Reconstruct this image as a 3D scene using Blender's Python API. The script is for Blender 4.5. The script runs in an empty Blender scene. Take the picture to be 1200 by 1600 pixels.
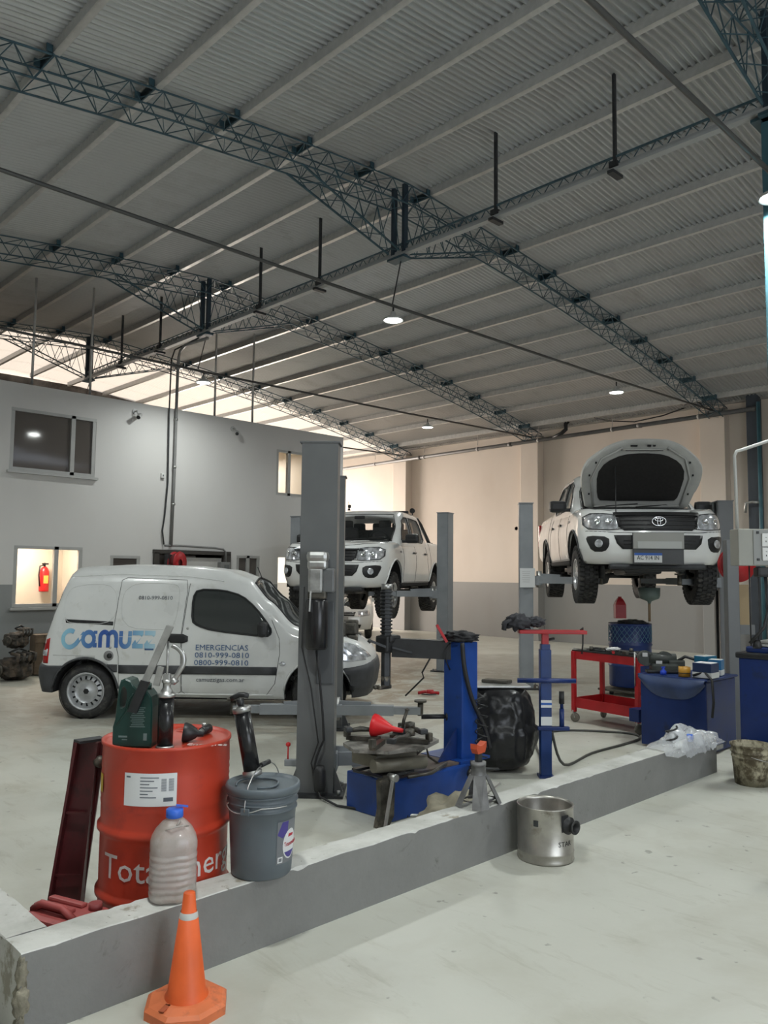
import bpy, bmesh, math, random
from math import pi, sin, cos, radians as R
from mathutils import Vector, Matrix
from mathutils.bvhtree import BVHTree

# ------------------------------------------------------------------ camera
scene = bpy.context.scene
COL = scene.collection
EYE = Vector((0, 0, 1.65))
F_PX, YAW, PITCH, ROLL = 1240.0, R(44.07), R(4.48), R(0.61)
fwd = Vector((sin(YAW)*cos(PITCH), cos(YAW)*cos(PITCH), sin(PITCH)))
rt0 = Vector((cos(YAW), -sin(YAW), 0)); up0 = rt0.cross(fwd)
rt = rt0*cos(ROLL) + up0*sin(ROLL); up = up0*cos(ROLL) - rt0*sin(ROLL)
cam_d = bpy.data.cameras.new('camera'); cam = bpy.data.objects.new('camera', cam_d); COL.objects.link(cam)
m = Matrix.Identity(4)
for i in range(3):
    m[i][0] = rt[i]; m[i][1] = up[i]; m[i][2] = -fwd[i]; m[i][3] = EYE[i]
cam.matrix_world = m
cam_d.sensor_fit = 'VERTICAL'; cam_d.sensor_height = 32.0; cam_d.lens = F_PX/1600*32
cam_d.clip_start = 0.05; cam_d.clip_end = 200
scene.camera = cam

# ------------------------------------------------------------------ world, lights, exposure
w = bpy.data.worlds.new('sky'); scene.world = w; w.use_nodes = True
nt = w.node_tree; bg = nt.nodes['Background']
bg.inputs[0].default_value = (0.78, 0.86, 1.0, 1); bg.inputs[1].default_value = 1.6
scene.view_settings.view_transform = 'Standard'; scene.view_settings.look = 'None'
scene.view_settings.exposure = 0.25; scene.view_settings.gamma = 1.0; scene.view_settings.use_curve_mapping = False

def light(name, typ, loc, energy, color, rot=(0, 0, 0), size=1.0, size_y=None, spread=None):
    d = bpy.data.lights.new(name, typ); d.energy = energy; d.color = color
    if typ == 'AREA':
        d.size = size
        if size_y: d.shape = 'RECTANGLE'; d.size_y = size_y
        else: d.shape = 'DISK'
        if spread: d.spread = spread
    o = bpy.data.objects.new(name, d); COL.objects.link(o); o.location = loc; o.rotation_euler = rot
    return o
sun = light('sun', 'SUN', (10, 30, 20), 4.0, (1.0, 0.9, 0.78), rot=(R(-38), R(12), 0)); sun.data.angle = R(1)
# daylight entering by the open door in the back wall
light('door_daylight', 'AREA', (14.4, 25.5, 3.2), 2700, (1.0, 0.87, 0.75), rot=(R(-90), 0, 0), size=8.0, size_y=6.0)
# daylight entering by the entrance behind the photographer
light('entrance_daylight', 'AREA', (2.0, -5.8, 2.4), 150, (0.9, 0.96, 1.0), rot=(R(90), 0, 0), size=5.0, size_y=4.0)
LAMP_W = 78
LAMP_COL = (0.95, 1.0, 0.97)

# ------------------------------------------------------------------ materials
MATS = {}
def mat(name, col, rough=0.5, metal=0.0, var=0.0, scale=6.0, bump=0.0, bscale=40.0, dirt=None, dirt_amt=0.45, dscale=3.0,
        coat=0.0, trans=0.0, ior=1.45, alpha=1.0, spec=0.5, aniso=None):
    if name in MATS: return MATS[name]
    m = bpy.data.materials.new(name); m.use_nodes = True; MATS[name] = m
    n = m.node_tree.nodes; l = m.node_tree.links; b = n['Principled BSDF']
    b.inputs['Base Color'].default_value = (*col, 1); b.inputs['Roughness'].default_value = rough
    b.inputs['Metallic'].default_value = metal; b.inputs['Coat Weight'].default_value = coat
    b.inputs['Coat Roughness'].default_value = 0.08
    b.inputs['Transmission Weight'].default_value = trans; b.inputs['IOR'].default_value = ior
    b.inputs['Alpha'].default_value = alpha; b.inputs['Specular IOR Level'].default_value = spec
    tc = n.new('ShaderNodeTexCoord')
    last = None
    if var > 0:
        t = n.new('ShaderNodeTexNoise'); t.inputs['Scale'].default_value = scale; t.inputs['Detail'].default_value = 6
        l.new(tc.outputs['Object'], t.inputs['Vector'])
        r = n.new('ShaderNodeValToRGB'); r.color_ramp.elements[0].position = 0.3; r.color_ramp.elements[1].position = 0.7
        r.color_ramp.elements[0].color = (*[max(0, c*(1-var)) for c in col], 1)
        r.color_ramp.elements[1].color = (*[min(1, c*(1+var)) for c in col], 1)
        l.new(t.outputs['Fac'], r.inputs['Fac']); last = r.outputs['Color']
        l.new(last, b.inputs['Base Color'])
        rr_ = n.new('ShaderNodeMapRange'); rr_.inputs['To Min'].default_value = max(0, rough-0.12); rr_.inputs['To Max'].default_value = min(1, rough+0.12)
        l.new(t.outputs['Fac'], rr_.inputs['Value']); l.new(rr_.outputs[0], b.inputs['Roughness'])
    if dirt:
        t2 = n.new('ShaderNodeTexNoise'); t2.inputs['Scale'].default_value = dscale; t2.inputs['Detail'].default_value = 9
        t2.inputs['Roughness'].default_value = 0.65
        l.new(tc.outputs['Object'], t2.inputs['Vector'])
        r2 = n.new('ShaderNodeValToRGB'); r2.color_ramp.elements[0].position = 1-dirt_amt-0.07; r2.color_ramp.elements[1].position = 1-dirt_amt+0.07
        l.new(t2.outputs['Fac'], r2.inputs['Fac'])
        mx = n.new('ShaderNodeMix'); mx.data_type = 'RGBA'
        l.new(r2.outputs['Color'], mx.inputs[0])
        if last: l.new(last, mx.inputs[6])
        else: mx.inputs[6].default_value = (*col, 1)
        mx.inputs[7].default_value = (*dirt, 1)
        last = mx.outputs[2]; l.new(last, b.inputs['Base Color'])
    if bump > 0:
        t3 = n.new('ShaderNodeTexNoise'); t3.inputs['Scale'].default_value = bscale; t3.inputs['Detail'].default_value = 5
        l.new(tc.outputs['Object'], t3.inputs['Vector'])
        bp = n.new('ShaderNodeBump'); bp.inputs['Strength'].default_value = bump; bp.inputs['Distance'].default_value = 0.01
        l.new(t3.outputs['Fac'], bp.inputs['Height']); l.new(bp.outputs[0], b.inputs['Normal'])
    return m

def emis(name, col, s):
    if name in MATS: return MATS[name]
    m = bpy.data.materials.new(name); m.use_nodes = True; MATS[name] = m
    n = m.node_tree.nodes; b = n['Principled BSDF']
    b.inputs['Base Color'].default_value = (*col, 1); b.inputs['Emission Color'].default_value = (*col, 1); b.inputs['Emission Strength'].default_value = s
    return m

M_WHITE = mat('body_white', (0.72, 0.73, 0.72), 0.22, coat=0.7, var=0.03, scale=2)
M_VAN = mat('van_white', (0.62, 0.63, 0.62), 0.3, coat=0.5, var=0.05, scale=3, dirt=(0.5, 0.5, 0.47), dirt_amt=0.35, dscale=5)
M_BLACKPL = mat('black_plastic', (0.014, 0.0145, 0.0155), 0.45, var=0.3, scale=20)
M_GREYPL = mat('dark_grey_plastic', (0.05, 0.052, 0.056), 0.55, var=0.25, scale=9)
M_STBLUE = mat('stand_blue', (.006, .03, .13), .4, var=.2, scale=8)
M_RUBBER = mat('tyre_rubber', (0.03, 0.03, 0.03), 0.8, var=0.4, scale=14, dirt=(0.09, 0.085, 0.075), dirt_amt=0.4, dscale=12)
M_DARK = mat('dark_void', (0.01, 0.01, 0.011), 0.8)
M_CHROME = mat('chrome', (0.75, 0.76, 0.77), 0.15, metal=1.0)
M_STEEL = mat('worn_steel', (0.42, 0.42, 0.41), 0.4, metal=0.9, var=0.25, scale=12)
M_RIM = mat('painted_steel_rim', (0.42, 0.43, 0.44), 0.4, metal=0.5, var=0.2, scale=10)
M_ALLOY = mat('alloy_rim', (0.6, 0.61, 0.62), 0.3, metal=0.8, var=0.1, scale=10)
M_GLASS = mat('tinted_glass', (0.03, 0.035, 0.035), 0.04, spec=0.8, alpha=0.86)
M_PANE = mat('clear_tinted_pane', (0.02, 0.025, 0.025), 0.03, spec=0.8, alpha=0.32)
M_LENS = mat('headlamp_lens', (0.55, 0.57, 0.6), 0.12, metal=0.55, var=0.5, scale=14, coat=1.0)
M_LIFT = mat('lift_grey_paint', (0.115, 0.12, 0.122), 0.38, var=0.08, scale=4, dirt=(0.09, 0.092, 0.095), dirt_amt=0.35, dscale=3)
M_LIFT2 = mat('lift_light_grey_paint', (0.22, 0.235, 0.25), 0.45, var=0.1, scale=5)
M_TRUSS = mat('truss_teal_paint', (0.035, 0.075, 0.095), 0.5, var=0.25, scale=8)
M_DKMETAL = mat('dark_steel', (0.04, 0.042, 0.045), 0.5, metal=0.4, var=0.3, scale=10)
M_GALV = mat('galvanised_steel', (0.50, 0.495, 0.48), 0.42, metal=0.35, var=0.10, scale=14)
M_BLUE = mat('tool_blue_paint', (0.008, 0.045, 0.22), 0.35, var=0.15, scale=6, dirt=(0.01, 0.02, 0.06), dirt_amt=0.3, dscale=8)
M_NAVY = mat('navy_paint', (0.006, 0.022, 0.11), 0.35, var=0.2, scale=4, dirt=(0.01, 0.015, 0.035), dirt_amt=0.35, dscale=4)
M_RED = mat('red_paint', (0.36, 0.012, 0.016), 0.42, var=0.15, scale=6, dirt=(0.12, 0.012, 0.012), dirt_amt=0.3, dscale=8)
M_GREASE = mat('greasy_metal', (0.07, 0.065, 0.055), 0.45, metal=0.5, var=0.5, scale=16, dirt=(0.17, 0.15, 0.12), dirt_amt=0.4, dscale=9)
M_CABLE = mat('black_cable', (0.015, 0.015, 0.016), 0.5)
M_LABEL = mat('white_label', (0.62, 0.63, 0.63), 0.5)
M_PRINT = mat('grey_print', (0.09, 0.1, 0.12), 0.6)

# ------------------------------------------------------------------ mesh helpers
class MB:
    """collects geometry and links it as ONE mesh object"""
    def __init__(s): s.v = []; s.f = []; s.sm = []
    def add(s, vs, fs, M=None, smooth=False):
        o = len(s.v)
        for v in vs:
            v = Vector(v); s.v.append(M @ v if M else v)
        for f in fs: s.f.append([i+o for i in f]); s.sm.append(smooth)
        return s
    def box(s, c, d, M=None, bev=0.0):
        hx, hy, hz = d[0]/2, d[1]/2, d[2]/2; cx, cy, cz = c
        if bev <= 0:
            vs = [(cx+x*hx, cy+y*hy, cz+z*hz) for x in (-1, 1) for y in (-1, 1) for z in (-1, 1)]
            s.add(vs, [(0, 1, 3, 2), (4, 6, 7, 5), (0, 4, 5, 1), (2, 3, 7, 6), (0, 2, 6, 4), (1, 5, 7, 3)], M)
        else:
            b = min(bev, hx*.98, hy*.98, hz*.98)
            bm = bmesh.new(); bmesh.ops.create_cube(bm, size=1)
            for v in bm.verts: v.co = Vector((v.co.x*2*hx, v.co.y*2*hy, v.co.z*2*hz))
            bmesh.ops.bevel(bm, geom=bm.edges[:], offset=b, segments=2, affect='EDGES', profile=0.6)
            for v in bm.verts: v.co += Vector(c)
            bm.verts.index_update()
            s.add([v.co.copy() for v in bm.verts], [[v.index for v in f.verts] for f in bm.faces], M); bm.free()
        return s
    def bar(s, a, b, wd, ht=None, upv=(0, 0, 1), M=None):
        a = Vector(a); b = Vector(b); ht = ht or wd; t = (b-a).normalized(); u = Vector(upv)
        if abs(t.dot(u)) > 0.99: u = Vector((1, 0, 0))
        sd = t.cross(u).normalized(); u = sd.cross(t)
        vs = [p+sd*x*wd/2+u*y*ht/2 for p in (a, b) for x, y in ((-1, -1), (1, -1), (1, 1), (-1, 1))]
        s.add(vs, [(0, 3, 2, 1), (4, 5, 6, 7), (0, 1, 5, 4), (1, 2, 6, 5), (2, 3, 7, 6), (3, 0, 4, 7)], M); return s
    def cyl(s, a, b, r, r2=None, n=16, M=None, caps=True, smooth=True):
        a = Vector(a); b = Vector(b); r2 = r if r2 is None else r2; t = (b-a).normalized()
        u = Vector((0, 0, 1)) if abs(t.z) < .9 else Vector((1, 0, 0)); x = t.cross(u).normalized(); y = t.cross(x)
        vs = [a+(x*cos(2*pi*i/n)+y*sin(2*pi*i/n))*r for i in range(n)]+[b+(x*cos(2*pi*i/n)+y*sin(2*pi*i/n))*r2 for i in range(n)]
        s.add(vs, [(i, i+n, (i+1) % n+n, (i+1) % n) for i in range(n)], M, smooth)
        if caps:
            o = len(s.v)-2*n
            s.f.append([o+i for i in range(n)]); s.sm.append(False)
            s.f.append([o+n+i for i in range(n)][::-1]); s.sm.append(False)
        return s
    def tube(s, pts, r, n=8, M=None, closed=False):
        pts = [Vector(p) for p in pts]; N = len(pts); rings = []
        x = None
        for i, p in enumerate(pts):
            if closed: t = pts[(i+1) % N]-pts[i-1]
            else: t = pts[min(i+1, N-1)]-pts[max(i-1, 0)]
            t.normalize()
            if x is None:
                u = Vector((0, 0, 1)) if abs(t.z) < .9 else Vector((1, 0, 0)); x = t.cross(u).normalized()
            else:
                x = (x-t*x.dot(t)); x = x.normalized() if x.length > 1e-6 else t.orthogonal().normalized()
            y = t.cross(x); rad = r[i] if isinstance(r, (list, tuple)) else r
            rings.append([p+(x*cos(2*pi*k/n)+y*sin(2*pi*k/n))*rad for k in range(n)])
        vs = [v for g in rings for v in g]; fs = []
        for i in range(N if closed else N-1):
            j = (i+1) % N
            for k in range(n): fs.append((i*n+k, i*n+(k+1) % n, j*n+(k+1) % n, j*n+k))
        if not closed: fs.append(list(range(n))[::-1]); fs.append([(N-1)*n+k for k in range(n)])
        s.add(vs, fs, M, True); return s
    def lathe(s, prof, n=32, M=None, smooth=True, axis='z', sx=1.0, sy=1.0):
        vs = []; fs = []
        for (r, z) in prof:
            for k in range(n):
                a = 2*pi*k/n
                p = (r*cos(a)*sx, r*sin(a)*sy, z)
                if axis == 'y': p = (p[0], z, p[1])
                if axis == 'x': p = (z, p[0], p[1])
                vs.append(p)
        for i in range(len(prof)-1):
            for k in range(n): fs.append((i*n+k, i*n+(k+1) % n, (i+1)*n+(k+1) % n, (i+1)*n+k))
        if prof[0][0] > 1e-5 and prof[0][0] < .0: pass
        s.add(vs, fs, M, smooth); return s
    def prism(s, poly, z0, z1, M=None):
        n = len(poly); vs = [(x, y, z0) for x, y in poly]+[(x, y, z1) for x, y in poly]
        s.add(vs, [list(range(n))[::-1], [n+i for i in range(n)]]+[(i, (i+1) % n, (i+1) % n+n, i+n) for i in range(n)], M); return s
    def disc(s, c, r, nrm=(0, 0, 1), n=20, M=None):
        c = Vector(c); t = Vector(nrm).normalized(); x = t.orthogonal().normalized(); y = t.cross(x)
        s.add([c+(x*cos(2*pi*i/n)+y*sin(2*pi*i/n))*r for i in range(n)], [list(range(n))], M); return s
    def mesh(s, name):
        me = bpy.data.meshes.new(name); me.from_pydata(s.v, [], s.f)
        me.polygons.foreach_set('use_smooth', s.sm); me.update(); return me
    def build(s, name, m, parent=None, loc=None, fix=True):
        me = s.mesh(name)
        if fix:
            bm = bmesh.new(); bm.from_mesh(me); bmesh.ops.remove_doubles(bm, verts=bm.verts, dist=1e-6)
            bmesh.ops.recalc_face_normals(bm, faces=bm.faces); bm.to_mesh(me); bm.free()
        if m: me.materials.append(m)
        o = bpy.data.objects.new(name, me); COL.objects.link(o)
        if parent: o.parent = parent
        if loc: o.location = loc
        return o

def tag(o, label=None, cat=None, group=None, kind=None):
    if label: o['label'] = label
    if cat: o['category'] = cat
    if group: o['group'] = group
    if kind: o['kind'] = kind
    return o
def thing(name, label, cat, loc=(0, 0, 0), rz=0.0, group=None, rot=None):
    o = bpy.data.objects.new(name, None); COL.objects.link(o); o.empty_display_size = .1
    o.location = loc; o.rotation_euler = rot or (0, 0, rz); return tag(o, label, cat, group)
KIDS = {}
def copy_tree(o, parent=None):
    c = o.copy(); COL.objects.link(c)
    if parent: c.parent = parent
    for ch in [x for x in bpy.data.objects if x.parent == o]: copy_tree(ch, c)
    return c
def struct(mb, name, m, parent=None):
    o = mb.build(name, m, parent)
    if not parent: o['kind'] = 'structure'
    return o
def boolean(o, cutters, op='DIFFERENCE'):
    for c in cutters:
        c.parent = o.parent
        md = o.modifiers.new('b', 'BOOLEAN'); md.operation = op; md.object = c; md.solver = 'EXACT'
    n0 = len(o.data.polygons)
    dg = bpy.context.evaluated_depsgraph_get(); ev = o.evaluated_get(dg)
    me = bpy.data.meshes.new_from_object(ev)
    if len(me.polygons) < n0*.5:
        for md in o.modifiers: md.solver = 'FAST'
        dg = bpy.context.evaluated_depsgraph_get(); me2 = bpy.data.meshes.new_from_object(o.evaluated_get(dg))
        print('BOOLEAN RETRY', o.name, n0, len(me.polygons), len(me2.polygons))
        if len(me2.polygons) >= n0*.5: me = me2
        elif n0*.05 > len(me.polygons): me = o.data.copy()
    o.modifiers.clear(); old = o.data; o.data = me; bpy.data.meshes.remove(old)
    for c in cutters:
        d = c.data; bpy.data.objects.remove(c); bpy.data.meshes.remove(d)
    return o
def arch_cutter(x, zc, r, y0, y1, zlow=-.4):
    pr = [(x+r*cos(R(a)), zc+r*sin(R(a))) for a in range(0, 181, 9)]+[(x-r, zlow), (x+r, zlow)]
    n = len(pr); mb = MB()
    mb.add([(a, y0, b) for a, b in pr]+[(a, y1, b) for a, b in pr], [list(range(n)), [n+i for i in range(n)][::-1]]+[(i, (i+1) % n, (i+1) % n+n, i+n) for i in range(n)])
    return mb.build('cut', None)
def text_obj(body, size, name, m, parent, M, ext=0.001, align='LEFT', sx=1.0, mapper=None, shear=0.0, space=1.0):
    cu = bpy.data.curves.new('t', 'FONT'); cu.body = body; cu.size = size; cu.extrude = ext; cu.align_x = align; cu.resolution_u = 2
    cu.shear = shear; cu.space_character = space
    o = bpy.data.objects.new('t', cu); COL.objects.link(o)
    dg = bpy.context.evaluated_depsgraph_get(); me = bpy.data.meshes.new_from_object(o.evaluated_get(dg))
    bpy.data.objects.remove(o); bpy.data.curves.remove(cu)
    if mapper:
        bm = bmesh.new(); bm.from_mesh(me); bmesh.ops.remove_doubles(bm, verts=bm.verts, dist=1e-6)
        bmesh.ops.triangulate(bm, faces=bm.faces)
        lim = max(.02, size*.22)
        for _ in range(4):
            ed = [e for e in bm.edges if e.calc_length() > lim]
            if not ed: break
            bmesh.ops.subdivide_edges(bm, edges=ed, cuts=1); bmesh.ops.triangulate(bm, faces=bm.faces)
        bm.to_mesh(me); bm.free()
    for v in me.vertices:
        p = Vector((v.co.x*sx, v.co.y, v.co.z)); v.co = mapper(p) if mapper else M @ p
    me.name = name; me.materials.clear(); me.materials.append(m)
    o = bpy.data.objects.new(name, me); COL.objects.link(o)
    if parent: o.parent = parent
    return o
def arc(cx, cy, r, a0, a1, n=8, ry=None):
    ry = ry or r
    return [(cx+r*cos(R(a0+(a1-a0)*i/n)), cy+ry*sin(R(a0+(a1-a0)*i/n))) for i in range(n+1)]
def rrect(x0, y0, x1, y1, r, n=4):
    return arc(x1-r, y1-r, r, 0, 90, n)+arc(x0+r, y1-r, r, 90, 180, n)+arc(x0+r, y0+r, r, 180, 270, n)+arc(x1-r, y0+r, r, 270, 360, n)
rnd = random.Random(5)
# ================================================================== SETTING
XR, XL, YB, YF, XRIDGE = 17.2, -2.8, 21.5, -6.0, 7.2
TRUSS_Y = [2.44, 7.2, 12.0, 16.75]
def roof_h(x):
    d = abs(x-XRIDGE); return 6.92-0.058*d-0.0088*d*d

# floor: pale worn concrete paint
def floor_mat():
    m = bpy.data.materials.new('painted_concrete_floor'); m.use_nodes = True
    n = m.node_tree.nodes; l = m.node_tree.links; b = n['Principled BSDF']
    tc = n.new('ShaderNodeTexCoord')
    def noise(sc, det=8, rough=.6, dist=0.0, vec=None):
        t = n.new('ShaderNodeTexNoise'); t.inputs['Scale'].default_value = sc; t.inputs['Detail'].default_value = det
        t.inputs['Roughness'].default_value = rough; t.inputs['Distortion'].default_value = dist
        l.new(vec or tc.outputs['Object'], t.inputs['Vector']); return t.outputs['Fac']
    def ramp(src, p0, c0, p1, c1):
        r = n.new('ShaderNodeValToRGB'); e = r.color_ramp.elements; e[0].position = p0; e[1].position = p1; e[0].color = (*c0, 1); e[1].color = (*c1, 1)
        l.new(src, r.inputs['Fac']); return r.outputs['Color']
    def mix(f, a, c):
        x = n.new('ShaderNodeMix'); x.data_type = 'RGBA'; l.new(f, x.inputs[0]); l.new(a, x.inputs[6])
        if isinstance(c, tuple): x.inputs[7].default_value = (*c, 1)
        else: l.new(c, x.inputs[7])
        return x.outputs[2]
    base = ramp(noise(.5, 4, .5), .3, (.44, .44, .39), .7, (.52, .52, .465))
    blot = ramp(noise(1.7, 10, .62, .3), .47, (0, 0, 0), .70, (.75,)*3)
    c = mix(blot, base, (.39, .38, .32))
    mp = n.new('ShaderNodeMapping'); mp.inputs['Scale'].default_value = (1.0, .25, 1); mp.inputs['Rotation'].default_value = (0, 0, .4); l.new(tc.outputs['Object'], mp.inputs['Vector'])
    streak = ramp(noise(7, 9, .7, .6, mp.outputs[0]), .55, (0, 0, 0), .70, (.65,)*3)
    c = mix(streak, c, (.33, .315, .26))
    spots = ramp(noise(11, 3, .5, .2), .69, (0, 0, 0), .74, (.75,)*3)
    c = mix(spots, c, (.2, .19, .165))
    # dirtier, brownish working area under the far lifts
    sx = n.new('ShaderNodeVectorMath'); sx.operation = 'DISTANCE'; l.new(tc.outputs['Object'], sx.inputs[0]); sx.inputs[1].default_value = (7.6, 9.6, 0)
    mr = n.new('ShaderNodeMapRange'); mr.inputs['From Min'].default_value = 5.4; mr.inputs['From Max'].default_value = 1.5; l.new(sx.outputs['Value'], mr.inputs['Value'])
    mu = n.new('ShaderNodeMath'); mu.operation = 'MULTIPLY'; l.new(mr.outputs[0], mu.inputs[0])
    d2 = ramp(noise(2.6, 12, .7, 1.2), .38, (0, 0, 0), .55, (.95,)*3); l.new(d2, mu.inputs[1])
    c = mix(mu.outputs[0], c, (.25, .19, .125))
    l.new(c, b.inputs['Base Color'])
    rr = n.new('ShaderNodeMapRange'); rr.inputs['To Min'].default_value = .28; rr.inputs['To Max'].default_value = .6
    l.new(noise(3, 8, .6), rr.inputs['Value']); l.new(rr.outputs[0], b.inputs['Roughness'])
    bp = n.new('ShaderNodeBump'); bp.inputs['Strength'].default_value = .12; bp.inputs['Distance'].default_value = .01
    l.new(noise(14, 6, .6), bp.inputs['Height']); l.new(bp.outputs[0], b.inputs['Normal'])
    return m
fl = struct(MB().box(((XL+XR)/2, (YF+24)/2, -.1), (XR-XL+.4, 24-YF+.4, .2)), 'floor', floor_mat())

# painted wall: upper colour, grey dado below a height, stains
def wall_mat(name, upc, dado, h, dirt, rough=.6, patch=False):
    m = bpy.data.materials.new(name); m.use_nodes = True
    n = m.node_tree.nodes; l = m.node_tree.links; b = n['Principled BSDF']; tc = n.new('ShaderNodeTexCoord')
    sp = n.new('ShaderNodeSeparateXYZ'); l.new(tc.outputs['Object'], sp.inputs[0])
    z = sp.outputs['Z']
    if patch:
        t0 = n.new('ShaderNodeTexNoise'); t0.inputs['Scale'].default_value = 1.2; l.new(tc.outputs['Object'], t0.inputs['Vector'])
        a = n.new('ShaderNodeMath'); a.operation = 'MULTIPLY_ADD'; l.new(t0.outputs['Fac'], a.inputs[0]); a.inputs[1].default_value = .35; l.new(z, a.inputs[2]); z = a.outputs[0]
        h = h+.17
    g = n.new('ShaderNodeMath'); g.operation = 'GREATER_THAN'; l.new(z, g.inputs[0]); g.inputs[1].default_value = h
    mx = n.new('ShaderNodeMix'); mx.data_type = 'RGBA'; l.new(g.outputs[0], mx.inputs[0]); mx.inputs[6].default_value = (*dado, 1); mx.inputs[7].default_value = (*upc, 1)
    t = n.new('ShaderNodeTexNoise'); t.inputs['Scale'].default_value = .9; t.inputs['Detail'].default_value = 9
    mp = n.new('ShaderNodeMapping'); mp.inputs['Scale'].default_value = (1, 1, .5); l.new(tc.outputs['Object'], mp.inputs['Vector']); l.new(mp.outputs[0], t.inputs['Vector'])
    r = n.new('ShaderNodeValToRGB'); r.color_ramp.elements[0].position = .45; r.color_ramp.elements[1].position = .8
    r.color_ramp.elements[1].color = (.5, .5, .5, 1); l.new(t.outputs['Fac'], r.inputs['Fac'])
    m2 = n.new('ShaderNodeMix'); m2.data_type = 'RGBA'; m2.blend_type = 'MULTIPLY'; l.new(r.outputs['Color'], m2.inputs[0]); l.new(mx.outputs[2], m2.inputs[6]); m2.inputs[7].default_value = (*dirt, 1)
    l.new(m2.outputs[2], b.inputs['Base Color']); b.inputs['Roughness'].default_value = rough
    return m
M_WALLR = wall_mat('right_wall_paint', (.70, .615, .535), (.30, .295, .285), 1.46, (.82, .78, .74))
M_WALLO = wall_mat('office_wall_paint', (.60, .59, .575), (.25, .26, .26), 1.42, (.86, .85, .83), patch=False)
M_PLAIN = mat('plain_wall_paint', (.5, .49, .47), .7, var=.05, scale=1)

struct(MB().box((XR+.15, (YF+24)/2, 2.7), (.3, 24-YF, 5.4+.5)), 'wall_right', M_WALLR)
wr = bpy.data.objects['wall_right']
for ty in TRUSS_Y:
    MB().box((XR-.13, ty+.1, 2.62), (.26, .55, 5.24), bev=.01).build('pilaster', M_WALLR, wr)
MB().box((XR-.04, (YF+24)/2, 5.62), (.12, 24-YF, .42)).build('eaves_band', mat('eaves_concrete', (.33, .31, .28), .8, var=.2, scale=2, dirt=(.16, .15, .13), dirt_amt=.4, dscale=2), wr)
struct(MB().box((XL-.1, (YF+24)/2, 2.7), (.2, 24-YF, 5.4)), 'wall_left', M_PLAIN)
# back wall with the open door at the right
bw = MB(); bw.box(((XL+11.9)/2, YB+.1, 2.9), (11.9-XL, .2, 5.8+.6)); bw.box(((11.9+XR)/2, YB+.1, 5.35), (XR-11.9, .2, 1.1))
bw.box(((XL+XR)/2, YB+.1, 6.3), (9, .2, .9))
struct(bw, 'wall_back', mat('rusty_back_wall', (.12, .11, .1), .8, var=.5, scale=3, dirt=(.05, .04, .035), dirt_amt=.45, dscale=2))
fw_ = MB(); fw_.box((XL+1.1, YF-.1, 3), (2.2, .2, 6)); fw_.box((11, YF-.1, 3), (12.4, .2, 6)); fw_.box((2.2, YF-.1, 5.6), (6, .2, 2.6))
struct(fw_, 'wall_front', M_PLAIN)

# office block wall (parallel to the trusses) with its window and door openings
YO, OX1, OH = 13.32, 11.6, 4.7
WIN = [(4.48, 5.9, 3.27, 4.29, 'a'), (9.77, 11.2, 3.27, 4.22, 'b'), (4.62, 5.74, 1.06, 2.05, 'c'), (6.24, 6.80, 1.35, 1.93, 'd'), (7.06, 8.68, 0.0, 2.04, 'e'), (8.85, 9.40, 1.35, 1.99, 'f'), (9.86, 10.5, .0, 1.98, 'g')]
def wall_holes(x0, x1, z0, z1, holes, y0, y1):
    xs = sorted({x0, x1, *[h[0] for h in holes], *[h[1] for h in holes]}); zs = sorted({z0, z1, *[h[2] for h in holes], *[h[3] for h in holes]})
    mb = MB()
    for i in range(len(xs)-1):
        run = None
        for j in range(len(zs)-1):
            cx, cz = (xs[i]+xs[i+1])/2, (zs[j]+zs[j+1])/2
            hole = any(h[0] < cx < h[1] and h[2] < cz < h[3] for h in holes)
            if not hole:
                if run is None: run = zs[j]
            if (hole or j == len(zs)-2) and run is not None:
                top = zs[j] if hole else zs[j+1]
                mb.box(((xs[i]+xs[i+1])/2, (y0+y1)/2, (run+top)/2), (xs[i+1]-xs[i], y1-y0, top-run)); run = None
    return mb
struct(wall_holes(XL, OX1, 0, OH, WIN, YO, YO+.18), 'wall_office', M_WALLO)
wo = bpy.data.objects['wall_office']
MB().box((OX1-.09, (YO+.18+17.6)/2, OH/2), (.18, 17.6-YO-.18, OH)).build('side_face', M_WALLO, wo)
# rooms behind the openings: back wall, slab, roof slab
rm = MB(); rm.box(((XL+OX1)/2, 16.6, OH/2-.02), (OX1-XL-.4, .1, OH-.05)); rm.box(((XL+OX1)/2, 15.0, 2.6), (OX1-XL-.4, 3.1, .2)); rm.box(((XL+OX1)/2, 15.0, OH-.06), (OX1-XL-.4, 3.1, .12))
rm.box((6.05, 15.0, 1.25), (.1, 3.1, 2.5)); rm.box((6.15, 15, 3.65), (.1, 3.1, 1.9)); rm.box((9.62, 15.0, OH/2), (.1, 3.1, OH-.1)); rm.box((6.95, 15.0, 1.25), (.1, 3.1, 2.5))
rm.build('office_partition', mat('office_inner_paint', (.62, .56, .47), .7, var=.03, scale=1), wo)
light('office_room_lamp', 'AREA', (5.0, 14.1, 2.4), 60, (1.0, .86, .7), size=.6)
light('office_upper_lamp', 'AREA', (10.6, 15.6, 4.4), 40, (1.0, .88, .72), size=.5)
light('office_upper_lamp', 'AREA', (4.9, 15.0, 4.5), 3.0, (1.0, .95, .9), size=.25)
light('office_door_lamp', 'AREA', (10.4, 15.0, 2.4), 60, (1.0, .9, .8), size=.5)
M_ALU = mat('window_aluminium', (.42, .42, .41), .4, metal=.3, var=.05)
M_WGLASS = mat('office_window_glass', (.05, .05, .05), .03, spec=.9, alpha=.10)
M_WGLASS_D = mat('office_dark_window_glass', (.12, .105, .095), .06, spec=.8, alpha=.85)
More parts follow.
